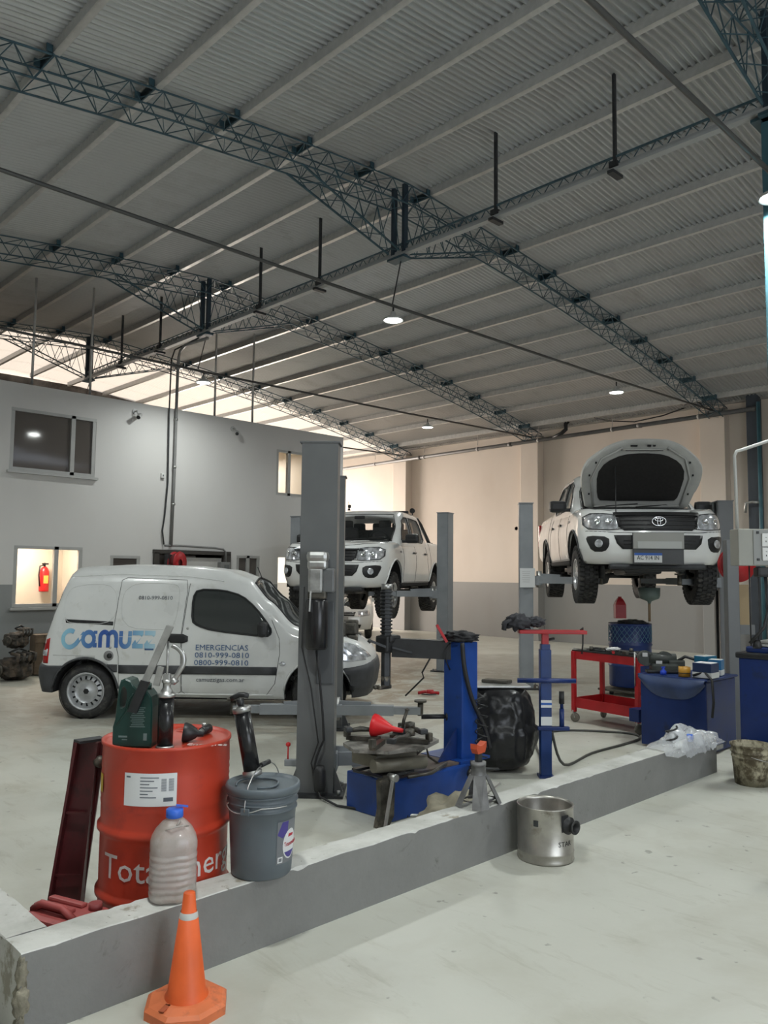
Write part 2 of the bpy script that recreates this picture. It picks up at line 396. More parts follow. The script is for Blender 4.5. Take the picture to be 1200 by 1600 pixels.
def window(no, W, mull, gm, fm=M_ALU, fwid=.05):
    x0, x1, z0, z1 = W[:4]; fr = MB(); y = YO+.03
    for a, b in (((x0, z0+fwid/2), (x1, z0+fwid/2)), ((x0, z1-fwid/2), (x1, z1-fwid/2)), ((x0+fwid/2, z0), (x0+fwid/2, z1)), ((x1-fwid/2, z0), (x1-fwid/2, z1))):
        fr.bar((a[0], y, a[1]), (b[0], y, b[1]), fwid if a[0] == b[0] else .07, .07 if a[0] == b[0] else fwid)
    for mx_ in mull: fr.bar((mx_, y, z0), (mx_, y, z1), .07, .07)
    o = fr.build('window_%d' % no, fm); o['kind'] = 'structure'
    edges = [x0]+list(mull)+[x1]
    for i in range(len(edges)-1):
        MB().box(((edges[i]+edges[i+1])/2, y+.01, (z0+z1)/2), (edges[i+1]-edges[i]-.06, .008, z1-z0-2*fwid)).build('pane', gm, o)
    return o
window(1, WIN[0], [5.5], M_WGLASS_D); window(2, WIN[1], [10.1], M_WGLASS); window(3, WIN[2], [5.3], M_WGLASS)
window(4, WIN[3], [], M_WGLASS_D); window(5, WIN[5], [9.12], M_WGLASS_D)
# window sills and the wide door with dark posts
for (x0, x1, z) in ((4.44, 5.94, 3.24), (4.58, 5.78, 1.03)): MB().box(((x0+x1)/2, YO-.02, z), (x1-x0, .1, .04)).build('window_sill', M_ALU, bpy.data.objects['window_1' if z > 3 else 'window_3'])
dr = MB(); dr.box((7.5, YO+.06, .98), (.9, .05, 1.96)); d1 = dr.build('door_1', mat('brown_door_leaf', (.11, .10, .09), .6, var=.1)); d1['kind'] = 'structure'
ld = MB().box((8.07, YO+.02, .96), (.86, .05, 1.93)).build('door_leaf', mat('pale_door_leaf', (.42, .41, .39), .6, var=.06), d1)
df = MB()
for x in (7.1, 7.52, 8.6): df.box((x, YO-.01, 1.0), (.1 if x != 8.6 else .16, .1, 2.0))
df.box((7.86, YO-.01, 2.02), (1.64, .1, .07)); df.build('door_frame', mat('dark_door_frame', (.05, .045, .04), .5), d1)
# shelves / louvre seen through the upper right window
lv = MB()
for k in range(9): lv.box((10.86, 15.9, 3.4+k*.075), (.6, .05, .04))
tag(lv.build('louvre_blind', mat('cream_blind', (.6, .52, .4), .6)), 'cream slatted blind seen through the upper window by the lift column', 'blind')
fe = thing('fire_extinguisher', 'red fire extinguisher hanging on the cream wall behind the lower left window', 'fire extinguisher', (5.63, 14.66, 1.27))
MB().box((5.1, 14.80, 1.25), (1.8, .04, 2.5)).build('office_partition', MATS['office_inner_paint'], wo)
MB().lathe([(0, 0), (.08, 0), (.085, .02), (.085, .36), (.06, .42), (.03, .45), (0, .45)], 20).build('cylinder', mat('extinguisher_red', (.6, .02, .02), .3), fe)
MB().box((.0, -.03, .5), (.11, .03, .03)).cyl((0, 0, .45), (0, 0, .52), .018).build('valve', M_BLACKPL, fe)
MB().tube([(0, 0, .48), (-.09, -.02, .46), (-.11, -.03, .3), (-.09, -.04, .1)], .012).build('hose', M_CABLE, fe)
MB().box((0, -.084, .22), (.08, .012, .14)).build('label', mat('yellow_label', (.7, .5, .1), .5), fe)
# low items inside the lower left room
tag(MB().box((4.8, 15.6, 1.0), (.55, .3, .22), bev=.02).build('cabinet', mat('brown_counter', (.07, .045, .04), .5)), 'low dark counter just above the sill inside the lower left window', 'counter')

# ------------------------------------------------------------------ roof
ceil = MB()
for k in range(12):
    pass
def roof_strip(y0, y1, dz):
    mb = MB(); vs = []; fs = []
    xs = [XL-.3+i*(XR-XL+.6)/24 for i in range(25)]
    for x in xs: vs += [(x, y0, roof_h(x)+dz), (x, y1, roof_h(x)+dz)]
    for i in range(24): fs.append((2*i, 2*i+2, 2*i+3, 2*i+1))
    return mb.add(vs, fs)
# the insulation layer above the opaque sheets is the ceiling itself; sheets, purlins are its parts
ceilo = struct(roof_strip(YF-.1, 16.9, .06), 'ceiling', mat('roof_membrane', (.3, .3, .3), .8))
def sheet_mesh(y_w, nw, amp):
    mb = MB(); vs = []; fs = []; nx = 8; ns = nw*8
    xs = [i*(XR-XRIDGE+.15)/nx for i in range(nx+1)]
    for x in xs:
        for j in range(ns+1):
            y = j*y_w/ns; vs.append((x, y, roof_h(XRIDGE+x)-amp+amp*cos(2*pi*j/8)))
    for i in range(nx):
        for j in range(ns): fs.append((i*(ns+1)+j, (i+1)*(ns+1)+j, (i+1)*(ns+1)+j+1, i*(ns+1)+j+1))
    mb.add(vs, fs, None, True); return mb
SW = .992
M_SHEET = mat('corrugated_galvanised_sheet', (.46, .47, .475), .34, metal=.6, dirt=(.40, .40, .40), dirt_amt=.4, dscale=1.2)
def fibre_mat():
    m = bpy.data.materials.new('translucent_sheet'); m.use_nodes = True; n = m.node_tree.nodes; l = m.node_tree.links
    b = n['Principled BSDF']; b.inputs['Base Color'].default_value = (.62, .56, .48, 1); b.inputs['Roughness'].default_value = .5
    t = n.new('ShaderNodeBsdfTranslucent'); t.inputs[0].default_value = (.62, .55, .47, 1)
    mx = n.new('ShaderNodeMixShader'); mx.inputs[0].default_value = .6; l.new(b.outputs[0], mx.inputs[1]); l.new(t.outputs[0], mx.inputs[2])
    l.new(mx.outputs[0], n['Material Output'].inputs[0]); return m
M_FIBRE = fibre_mat()
proto = sheet_mesh(SW, 13, .021)
s0 = proto.build('roof_sheet', M_SHEET, ceilo, fix=False); me_sheet = s0.data
me_f = me_sheet.copy(); me_f.materials.clear(); me_f.materials.append(M_FIBRE)
y = YF; k = 0
while y < YB:
    lit = y > 16.8
    for side in (0, 1):
        o = s0 if (k == 0 and side == 0) else s0.copy()
        if o is not s0: COL.objects.link(o)
        o.data = me_f if lit else me_sheet
        o.parent = ceilo
        if side == 0: o.location = (XRIDGE, y, 0)
        else: o.location = (XRIDGE, y+SW, 0); o.rotation_euler = (0, 0, pi)
    y += SW-.012; k += 1
# purlins: galvanised C channels, each a part of the ceiling
pp = None
PX = [XRIDGE-.62-1.0*k for k in range(10)]+[XRIDGE+.42+1.0*k for k in range(10)]
for px in PX:
    o = None
    if pp is None:
        mb = MB(); L = YB-YF-.1
        mb.box((0, L/2, -.06), (.012, L, .12)).box((.03, L/2, -.003), (.06, L, .006)).box((.03, L/2, -.117), (.06, L, .006)).box((.058, L/2, -.105), (.006, L, .025))
        pp = o = mb.build('purlin', M_GALV, ceilo, (px, YF, roof_h(px)-.02))
    else:
        o = pp.copy(); COL.objects.link(o); o.location = (px, YF, roof_h(px)-.02)

# ------------------------------------------------------------------ trusses
def truss(idx, ty, label, lamps):
    t = thing('roof_truss', label, 'truss', (XRIDGE, ty, 0), group=None)
    W2, D = .15, .27
    def top(x): return roof_h(x+XRIDGE)-.145
    xs = [-10+.36*i for i in range(int(20/.36)+1)]; xs.append(9.97)
    for sy in (-1, 1):
        for lev in (0, 1):
            MB().tube([(x, sy*W2, top(x)-lev*D) for x in [-9.95+19.9*i/30 for i in range(31)]], .011, 6).build('chord', M_TRUSS, t)
    lat = MB()
    for i in range(len(xs)-1):
        a, b = xs[i], xs[i+1]; mid = (a+b)/2
        for sy in (-1, 1):
            lat.bar((a, sy*W2, top(a)), (mid, sy*W2, top(mid)-D), .009); lat.bar((mid, sy*W2, top(mid)-D), (b, sy*W2, top(b)), .009)
        for lev in (0, 1):
            lat.bar((a, -W2, top(a)-lev*D), (mid, W2, top(mid)-lev*D), .008); lat.bar((mid, W2, top(mid)-lev*D), (b, -W2, top(b)-lev*D), .008)
    o = lat.build('lattice_bars', M_TRUSS, t, fix=False); o['kind'] = 'stuff'
    # ridge haunch
    hz = 5.86
    for sx in (-1, 1):
        hp = [(sx*1.75, top(1.75)-D), (sx*.1, hz)]
        for sy in (-1, 1):
            MB().bar((hp[0][0], sy*W2, hp[0][1]), (hp[1][0], sy*.1, hp[1][1]), .02).build('haunch_rod', M_TRUSS, t)
        hb = MB()
        for j in range(5):
            f0, f1 = j/5, (j+.5)/5; f2 = (j+1)/5
            P = lambda f, sy: (hp[0][0]+(hp[1][0]-hp[0][0])*f, sy*(W2-.05*f), hp[0][1]+(hp[1][1]-hp[0][1])*f)
            T = lambda f, sy: (hp[0][0]+(hp[1][0]-hp[0][0])*f, sy*W2, top(hp[0][0]+(hp[1][0]-hp[0][0])*f)-D)
            for sy in (-1, 1):
                hb.bar(P(f0, sy), T(f1, sy), .009); hb.bar(T(f1, sy), P(f2, sy), .009)
            hb.bar(P(f0, -1), P(f1, 1), .008); hb.bar(P(f1, 1), P(f2, -1), .008)
        o = hb.build('haunch_lattice', M_TRUSS, t, fix=False); o['kind'] = 'stuff'
    for sy in (-1, 1):
        MB().box((0, sy*.1, (5.8+top(0))/2), (.07, .05, top(0)-5.8+.02), bev=.004).build('king_post', mat('post_blue_grey', (.02, .035, .05), .5), t)
    MB().box((0, 0, 5.79), (.16, .3, .03)).build('foot_plate', M_TRUSS, t)
    # purlin brackets
    for px in PX:
        x = px-XRIDGE
        b = MB().box((x, 0, top(x)+.035), (.012, .34, .1)).box((x, W2, top(x)+.05), (.12, .02, .07)).box((x, -W2, top(x)+.05), (.12, .02, .07)).build('purlin_bracket', M_TRUSS, t)
    # tie rod at eaves height and the hanger to the king posts
    MB().tube([(-9.9, 0, 5.2), (-5, 0, 5.16), (0, 0, 5.14), (5, 0, 5.17), (9.9, 0, 5.24)], .021, 8).build('tie_rod', mat('tie_rod_grey', (.09, .09, .088), .45, metal=.5), t)
    MB().bar((.03, .0, 5.78), (-.12, 0, 5.15), .012).build('tie_hanger', M_DKMETAL, t)
    for sx in (-1, 1):
        MB().box((sx*9.84, 0, roof_h(XRIDGE+9.8)-.26), (.24, .42, .05)).build('bearing_plate', M_STEEL, t)
    return t
tl = ['near lattice roof truss at the upper right corner with its ridge brace', 'large dark lattice roof truss sweeping diagonally across the whole ceiling', 'middle lattice roof truss ending at the wall behind the raised pickups', 'far lattice roof truss in front of the glowing roof sheets']
for i, ty in enumerate(TRUSS_Y): truss(i, ty, tl[i], None)

# ridge beam below the ridge, along the hall: flange with lattice, hangers with clamps
rb = thing('ridge_beam', 'pale grey lattice beam hung on posts below the roof ridge', 'beam', (XRIDGE, 0, 0))
MB().box((0, 9.3, 5.845), (.085, 15.2, .03)).box((0, 9.3, 5.88), (.02, 15.2, .05)).build('flange', mat('beam_pale_grey', (.33, .34, .34), .5), rb)
MB().bar((0, 1.7, 5.99), (0, 16.8, 5.99), .02).build('top_rod', M_TRUSS, rb)
z = MB(); yy = 1.7
while yy < 16.7:
    z.bar((0, yy, 5.88), (0, yy+.09, 5.99), .008); z.bar((0, yy+.09, 5.99), (0, yy+.18, 5.88), .008); yy += .18
o = z.build('web_rods', M_TRUSS, rb, fix=False); o['kind'] = 'stuff'
for hy in (4.05, 5.6, 8.85, 10.35, 13.6, 15.2):
    hg = MB().box((0, hy, (roof_h(XRIDGE)-.05+5.85)/2+.02), (.04, .03, roof_h(XRIDGE)-5.9), bev=.003).build('hanger', M_DKMETAL, rb)
    MB().box((0, hy, 5.8), (.2, .07, .035)).box((0, hy, 5.9), (.1, .09, .06)).build('clamp', M_DKMETAL, hg)

# high bay lamps hanging under the tie rods
M_EMIT = emis('lamp_glow', (.95, 1.0, .97), 12)
lampnames = {(7.05, 2.44): 'bright pendant lamp beside the teal column at the right edge', (7.1, 7.2): 'pendant lamp hanging below the middle of the ceiling',
             (12.75, 7.2): 'pendant lamp above the pickup with the raised bonnet', (7.2, 12.0): 'small pendant lamp in front of the brightest roof sheets', (12.95, 12.0): 'small far pendant lamp near the right wall top above the middle pickup'}
lp = None
for (lx, ly) in [(7.05, 2.44), (7.1, 7.2), (12.75, 7.2), (7.2, 12.0), (12.95, 12.0), (1.4, 2.44), (1.4, 7.2), (1.4, 12.0), (12.75, 2.44), (1.4, -2.3), (7.1, -2.3)]:
    if (lx, ly) in lampnames:
        t = thing('pendant_lamp', lampnames[(lx, ly)], 'lamp', (lx, ly, 4.94), group='pendant lamps under the tie rods')
        MB().lathe([(0, .12), (.03, .12), (.035, .08), (.07, .06), (.125, .03), (.135, .0), (.128, .0), (.115, .025), (.03, .06), (0, .06)], 24).build('shade', mat('lamp_shade', (.5, .5, .48), .4), t)
        MB().lathe([(0, .005), (.112, .005), (.112, .02), (0, .02)], 24).build('diffuser', M_EMIT, t)
        MB().cyl((0, 0, .12), (0, 0, .2), .012, n=8).build('hook', M_DKMETAL, t)
    light('lamp_light', 'AREA', (lx, ly, 4.92), LAMP_W*{2.44: 1.0, -2.3: 1.15, 7.2: .75, 12.0: .5}[ly], LAMP_COL, size=.26, spread=R(165))

# ------------------------------------------------------------------ steel column at the right with its pipes
cx, cy = 7.2, 2.44
sc = thing('steel_column', 'teal steel column at the right edge carrying the ridge beam', 'column', (7.31, 2.55, 0), R(0))
MB().box((0, 0, 2.9), (.13, .13, 5.8), bev=.01).build('shaft', mat('column_teal', (.05, .13, .16), .45, var=.15), sc)
MB().box((0, 0, 5.79), (.26, .26, .03)).build('cap_plate', M_TRUSS, sc)
# ================================================================== VEHICLE HELPERS
def lerp(a, b, t): return a+(b-a)*t
def interp(tab, x):
    if x <= tab[0][0]: return tab[0][1]
    for i in range(len(tab)-1):
        if x <= tab[i+1][0]:
            t = (x-tab[i][0])/(tab[i+1][0]-tab[i][0]); t = t*t*(3-2*t)*.5+t*.5
            return lerp(tab[i][1], tab[i+1][1], t)
    return tab[-1][1]
def sgnpow(v, p): return math.copysign(abs(v)**p, v)
def shell(xf, xr, W, zb, zt, front_off, rear_off, side_off, crown=0.03, ef=(.55, .5), er=(.25, .2), bowf=.1, bowr=.05, ns=14, taper=None, edge=0.0, nside=30):
    """closed car body: plan contour swept from the lower edge to the upper edge.
    zb/zt tables over x, *_off tables over height z give how far the surface sits inside the outline."""
    top = []   # half contour from rear centre to front centre, as (fx, y fraction) built per level
    def contour(level):
        pts = []
        # rear centre -> rear corner
        for i in range(6): pts.append(('r', i/6))
        for i in range(7): pts.append(('rc', i/7))
        for i in range(nside+1): pts.append(('s', i/nside))
        for i in range(1, 10): pts.append(('fc', i/10))
        for i in range(8): pts.append(('f', 1-i/7))
        return pts
    keys = contour(0); grid = []
    for k in range(ns+1):
        s = k/ns; row = []
        for typ, t in keys:
            # iterate since z depends on x
            x = 0; z = .6
            for _ in range(4):
                wd = W/2-interp(side_off, z)-(edge*(max(0, s-.84)/.16)**2.2); fx = xf-interp(front_off, z); rx = xr+interp(rear_off, z)
                if typ == 'r': y = (wd-er[1])*t; x = rx+bowr*(y/wd)**2
                elif typ == 'rc':
                    a = pi/2*t; y = wd-er[1]+er[1]*sin(a); x0 = rx+bowr*((wd-er[1])/wd)**2; x = x0+er[0]*(1-cos(a))
                elif typ == 's':
                    x0 = rx+bowr*((wd-er[1])/wd)**2+er[0]; x1 = fx-bowf*((wd-ef[1])/wd)**2-ef[0]; x = lerp(x0, x1, t); y = wd
                elif typ == 'fc':
                    a = pi/2*t; x1 = fx-bowf*((wd-ef[1])/wd)**2-ef[0]; x = x1+ef[0]*sin(a)**.9; y = wd-ef[1]*(1-cos(a))
                else: y = (wd-ef[1])*t; x = fx-bowf*(y/wd)**2
                if taper: y *= interp(taper, x)
                z = lerp(interp(zb, x), interp(zt, x), s)
            row.append((x, y, z))
        grid.append(row)
    n = len(keys); mb = MB(); vs = []; fs = []
    full = []
    for row in grid:
        r = row+[(x, -y, z) for (x, y, z) in row[1:-1][::-1]]
        full.append(r)
    L = len(full[0])
    for r in full: vs += r
    for k in range(ns):
        for i in range(L): fs.append((k*L+i, k*L+(i+1) % L, (k+1)*L+(i+1) % L, (k+1)*L+i))
    # caps: rows across
    for lev, flip in ((0, True), (ns, False)):
        M_ = 8; base = len(vs); row = grid[lev]; idx = []
        for i, (x, y, z) in enumerate(row):
            ids = []
            for j in range(M_+1):
                f = 1-2*j/M_
                if j == 0: ids.append(lev*L+i); continue
                if j == M_: ids.append(lev*L+(L-i) % L); continue
                if i in (0, n-1): ids.append(lev*L+i); continue
                cr = crown*(1-f*f)*(min(1, y/(W*.4))) if lev == ns else 0
                vs.append((x, y*f, z+cr)); ids.append(len(vs)-1)
            idx.append(ids)
        for i in range(n-1):
            for j in range(M_):
                q = [idx[i][j], idx[i+1][j], idx[i+1][j+1], idx[i][j+1]]
                q2 = []
                for a in q:
                    if a not in q2: q2.append(a)
                if len(q2) >= 3: fs.append(q2 if flip else q2[::-1])
    mb.add(vs, fs, None, True); return mb
def bvh_of(o):
    bm = bmesh.new(); bm.from_mesh(o.data); t = BVHTree.FromBMesh(bm); bm.free(); return t
AX = {'x+': (Vector((1, 0, 0)), lambda a, b: Vector((9, a, b))), 'y+': (Vector((0, 1, 0)), lambda a, b: Vector((a, 9, b))),
      'y-': (Vector((0, -1, 0)), lambda a, b: Vector((a, -9, b))), 'x-': (Vector((-1, 0, 0)), lambda a, b: Vector((-9, a, b))), 'z+': (Vector((0, 0, 1)), lambda a, b: Vector((a, b, 9)))}
def hit(bvh, ax, a, b, off=0.0):
    d, mk = AX[ax]; p = mk(a, b); h = bvh.ray_cast(p, -d)
    if h[0] is None:
        nr = bvh.find_nearest(Vector((p.x if ax[0] != 'x' else .9*math.copysign(1, p.x), p.y if ax[0] != 'y' else .8*math.copysign(1, p.y), p.z if ax[0] != 'z' else 1.0)))
        return nr[0]+d*off, d
    n = h[1]
    if n.dot(d) < 0: n = -n
    return h[0]+n*off, n
def densify(poly, step):
    out = []
    for i in range(len(poly)):
        a = poly[i]; b = poly[(i+1) % len(poly)]; L = math.hypot(b[0]-a[0], b[1]-a[1]); k = max(1, int(L/step))
        for j in range(k): out.append((a[0]+(b[0]-a[0])*j/k, a[1]+(b[1]-a[1])*j/k))
    return out
def smooth_poly(poly, it=1):
    for _ in range(it):
        o = []
        for i in range(len(poly)):
            a = poly[i]; b = poly[(i+1) % len(poly)]
            o += [(a[0]*.78+b[0]*.22, a[1]*.78+b[1]*.22), (a[0]*.22+b[0]*.78, a[1]*.22+b[1]*.78)]
        poly = o
    return poly
def patch(bvh, ax, poly, off, name, m, parent, rings=9, thick=0.006, step=.04, center=None, bulge=0.0):
    """a panel that follows the body surface, star-shaped outline in the projection plane"""
    poly = densify(poly, step); n = len(poly)
    cx = center[0] if center else sum(p[0] for p in poly)/n; cy = center[1] if center else sum(p[1] for p in poly)/n
    vs = []; fs = []
    for r in range(rings+1):
        f = 1-r/rings
        if r == rings:
            p, _ = hit(bvh, ax, cx, cy, off+bulge); vs.append(p); break
        for (a, b) in poly:
            p, _ = hit(bvh, ax, cx+(a-cx)*f, cy+(b-cy)*f, off+bulge*(1-f*f)); vs.append(p)
    for r in range(rings-1):
        for i in range(n): fs.append((r*n+i, r*n+(i+1) % n, (r+1)*n+(i+1) % n, (r+1)*n+i))
    c = rings*n
    for i in range(n): fs.append(((rings-1)*n+i, (rings-1)*n+(i+1) % n, c))
    o = len(vs)
    for (a, b) in poly:
        p, _ = hit(bvh, ax, a, b, off-thick-.004); vs.append(p)
    for i in range(n): fs.append((o+i, o+(i+1) % n, (i+1) % n, i))
    mb = MB(); mb.add(vs, fs, None, True); return mb.build(name, m, parent)
def sline(bvh, ax, pts, r, off=0.0, step=.05, closed=False):
    q = []
    seq = pts+([pts[0]] if closed else [])
    for i in range(len(seq)-1):
        a, b = seq[i], seq[i+1]; L = math.hypot(b[0]-a[0], b[1]-a[1]); k = max(1, int(L/step))
        for j in range(k): q.append((a[0]+(b[0]-a[0])*j/k, a[1]+(b[1]-a[1])*j/k))
    if not closed: q.append(seq[-1])
    return MB().tube([hit(bvh, ax, a, b, off)[0] for a, b in q], r, 5, closed=closed)

def wheel(parent, loc, side, rad=.385, wid=.26, rimr=.22, lugs=False, style='alloy', name='wheel'):
    """side=+1: outer face towards +y. Hub axis is y."""
    o = bpy.data.objects.new(name, None)
    t = MB(); hw = wid/2
    prof = [(rimr, -hw+.02), (rimr+.02, -hw), (rad-.06, -hw-.004), (rad-.02, -hw+.02), (rad-.004, -hw+.05), (rad, 0), (rad-.004, hw-.05), (rad-.02, hw-.02), (rad-.06, hw+.004), (rimr+.02, hw), (rimr, hw-.02)]
    t.lathe(prof, 44, axis='y')
    nl = 0
    if lugs:
        nl = 38
        for i in range(nl):
            a = 2*pi*i/nl
            for j, (yy, off, w2) in enumerate(((-.095, 0, .06), (-.032, .5, .055), (.032, 0, .055), (.095, .5, .06))):
                a2 = a+off*2*pi/nl
                Mx = Matrix.Rotation(-a2, 4, 'Y')
                t.box((rad+.003, yy*wid/.26, 0), (.022, w2*wid/.26, .036), Mx)
            for sy in (-1, 1): t.box((rad-.028, sy*(hw-.008), 0), (.045, .014, .026), Matrix.Rotation(-a, 4, 'Y'))
    else:
        for yy in (-.05, -.017, .017, .05): t.lathe([(rad+.001, yy-.012), (rad+.004, yy-.01), (rad+.004, yy+.01), (rad+.001, yy+.012)], 44, axis='y')
    tyre = t.build('tyre', M_RUBBER, parent, loc)
    fy = side*(hw-.035)
    r = MB()
    rm = M_ALLOY if style == 'alloy' else M_RIM
    r.lathe([(rimr+.004, side*(hw-.012)), (rimr+.012, side*(hw-.002)), (rimr-.004, side*(hw-.004)), (rimr-.02, fy), (rimr-.022, -side*hw*.6)], 40, axis='y')
    if style == 'alloy':
        for i in range(6):
            a = 2*pi*i/6
            for da in (-.17, .17):
                ca, sa = cos(a+da), sin(a+da); c2, s2 = cos(a+da*.75), sin(a+da*.75)
                r.bar((ca*.04, fy+side*.005, sa*.04), (c2*(rimr-.01), fy+side*.0, s2*(rimr-.01)), .028, .022, upv=(0, 1, 0))
        r.lathe([(0, fy+side*.022), (.035, fy+side*.022), (.055, fy+side*.01), (.06, fy-side*.02)], 20, axis='y')
    else:
        # steel wheel: dished disc with a ring of vent slots
        r.lathe([(0, fy+side*.005), (.03, fy+side*.005), (.035, fy-side*.004), (.07, fy-side*.004), (.085, fy-side*.012), (rimr*.55, fy-side*.012), (rimr*.66, fy+side*.004)], 40, axis='y')
        n = 16*3; ra, rb = rimr*.66, rimr*.84; vs = []; fs = []
        for i in range(n):
            a = 2*pi*i/n
            vs += [(ra*cos(a), fy+side*.004, ra*sin(a)), (rb*cos(a), fy-side*.01, rb*sin(a))]
        for i in range(n):
            if i % 3 != 0: fs.append((2*i, 2*i+1, (2*i+3) % (2*n), (2*i+2) % (2*n)))
        r.add(vs, fs, None, True)
        r.lathe([(rb, fy-side*.01), (rimr-.018, fy-side*.016)], 40, axis='y')
    rim = r.build('rim', rm, parent, loc)
    d = MB().cyl((0, -side*hw*.5, 0), (0, fy-side*.03, 0), rimr-.02, n=28)
    if style != 'alloy':
        pass
    d.build('brake_drum', M_DKMETAL, parent, loc)
    if style == 'steel': MB().cyl((0, fy, 0), (0, fy+side*.012, 0), .032, n=6).build('hub_cap', M_BLACKPL, parent, loc)
    return tyre, rim

def emblem(parent, M, sx=1.0, name='emblem'):
    mb = MB()
    def ell(cx, cy, a, b, r=.0075):
        mb.tube([M @ Vector((cx+a*cos(2*pi*i/28), cy+b*sin(2*pi*i/28), 0)) for i in range(28)], r, 6, closed=True)
    ell(0, 0, .085, .057); ell(0, .022, .048, .019, .006); ell(0, -.004, .019, .05, .006)
    return mb.build(name, M_CHROME, parent)

# ================================================================== PICKUP (x forward from the front axle, wheels' bottoms at z=0)
def pickup(label, loc, rz, droop=.12, hood_open=False, rollbar=True, lightbar=False, style='alloy', plate='', cover=True):
    t = thing('pickup_truck', label, 'pickup truck', loc, rz)
    W = 1.86
    zt = [(-4.36, 1.27), (-2.6, 1.27), (-2.3, 1.22), (-.5, 1.175), (-.15, 1.175), (.4, 1.145), (.68, 1.11), (.84, 1.075), (.95, 1.045), (1.02, 1.02)]
    zb = [(-4.36, .62), (-4.0, .5), (-3.5, .44), (-.6, .42), (.3, .42), (.7, .40), (1.0, .40)]
    fo = [(.36, .13), (.42, .07), (.52, .02), (.66, .0), (.76, .02), (.82, .05), (1.0, .09), (1.06, .13), (1.12, .2)]
    ro = [(.5, .05), (.7, .0), (1.3, .0)]
    so = [(.36, .11), (.45, .05), (.6, .015), (.85, .0), (.95, .006), (1.05, .022), (1.15, .045), (1.27, .055)]
    body = shell(1.02, -4.36, W, zb, zt, fo, ro, so, crown=.04, edge=.03, nside=60, ef=(.62, .34), er=(.1, .08), bowf=.20, bowr=.02, ns=18, taper=[(-4.4, .985), (-3, 1), (.2, 1), (.9, .99)]).build('body', M_WHITE, t)
    cut = []
    for x in (0, -3.085):
        for sy in (-1, 1):
            R_ = .475 if x == 0 else .465
            c = arch_cutter(x, .40, R_, sy*.46, sy*1.2)
            cut.append(c)
    bedc = MB().box((-3.45, 0, 1.12), (1.62, 1.5, .8)).build('cut', M_DARK); cut.append(bedc)
    if hood_open:
        eng = MB().prism([(-.28, -.74), (.40, -.77), (.62, -.70), (.81, -.5), (.89, -.25), (.91, 0), (.89, .25), (.81, .5), (.62, .70), (.40, .77), (-.28, .74)], .62, 1.5).build('cut', M_DARK); cut.append(eng)
    # the cuts of cylinders + boxes overlap, so apply one by one
    for c in cut: boolean(body, [c])
    body.data.materials.clear(); body.data.materials.append(M_WHITE)
    full = shell(1.02, -4.36, W, zb, zt, fo, ro, so, crown=.04, edge=.03, nside=60, ef=(.62, .34), er=(.1, .08), bowf=.20, bowr=.02, ns=18, taper=[(-4.4, .985), (-3, 1), (.2, 1), (.9, .99)]).build('tmp', M_WHITE)
    bv = bvh_of(full); bpy.data.objects.remove(full)
    # wheel-arch liners and lips
    for x in (0, -3.085):
        for sy in (-1, 1):
            MB().tube([hit(bv, 'y+' if sy > 0 else 'y-', x+.478*cos(R(a)), .40+.478*sin(R(a)), .004)[0] for a in range(-4, 188, 8)], .014, 6).build('arch_lip', M_WHITE if not hood_open else M_GREYPL, t)
            la = [R(a) for a in range(-2, 183, 8)]; ln = MB(); n_ = len(la)
            ln.add([(x+.462*cos(a), sy*.46, .40+.462*sin(a)) for a in la]+[(x+.462*cos(a), sy*.90, .40+.462*sin(a)) for a in la]+[(x, sy*.46, .40)], [(i, i+1, i+1+n_, i+n_) for i in range(n_-1)]+[(i, i+1, 2*n_) for i in range(n_-1)], None, True)
            ln.build('wheel_liner', M_DARK, t)
    # ---- cab
    cz0 = 1.10
    ft = [(1.1, .0), (1.18, .02), (1.5, .45), (1.66, .70), (1.78, .95), (1.83, 1.15)]
    rt_ = [(1.1, .0), (1.2, .01), (1.5, .07), (1.72, .14), (1.83, .3)]
    st = [(1.1, .045), (1.2, .06), (1.45, .13), (1.65, .185), (1.75, .225), (1.83, .33)]
    ztc = [(-2.6, 1.78), (-2.3, 1.80), (-1.6, 1.81), (-.95, 1.79), (-.2, 1.74)]
    zbc = [(-2.7, cz0), (0, cz0)]
    def cabshell(nm, inset=0.0):
        s2 = [(z, o+inset) for z, o in st]; f2 = [(z, o+inset*1.6) for z, o in ft]; r2 = [(z, o+inset) for z, o in rt_]
        return shell(-.12, -2.62, W, zbc, [(x, z-inset*1.2) for x, z in ztc], f2, r2, s2, crown=.035, ef=(.22, .16), er=(.16, .12), bowf=.14, bowr=.04, ns=16)
    cab = cabshell('cab').build('cab', M_WHITE, t)
    inner = cabshell('i', .035).build('cut', M_DARK)
    full = cabshell('cab').build('tmp', M_WHITE); bc = bvh_of(full); bpy.data.objects.remove(full)
    boolean(cab, [inner])
    wf = [(-.58, 1.24), (-.50, 1.22), (-1.38, 1.22), (-1.38, 1.69), (-1.15, 1.685), (-.98, 1.62)]
    win_f = [(-.55, 1.235), (-1.36, 1.235), (-1.36, 1.685), (-1.13, 1.68), (-.95, 1.60)]
    win_r = [(-1.47, 1.235), (-2.12, 1.235), (-2.28, 1.30), (-2.22, 1.60), (-2.1, 1.675), (-1.47, 1.685)]
    def yprism(poly):
        mb = MB(); n = len(poly); vs = [(x, -2, z) for x, z in poly]+[(x, 2, z) for x, z in poly]
        mb.add(vs, [list(range(n)), [n+i for i in range(n)][::-1]]+[(i, (i+1) % n, (i+1) % n+n, i+n) for i in range(n)]); return mb.build('cut', M_DARK)
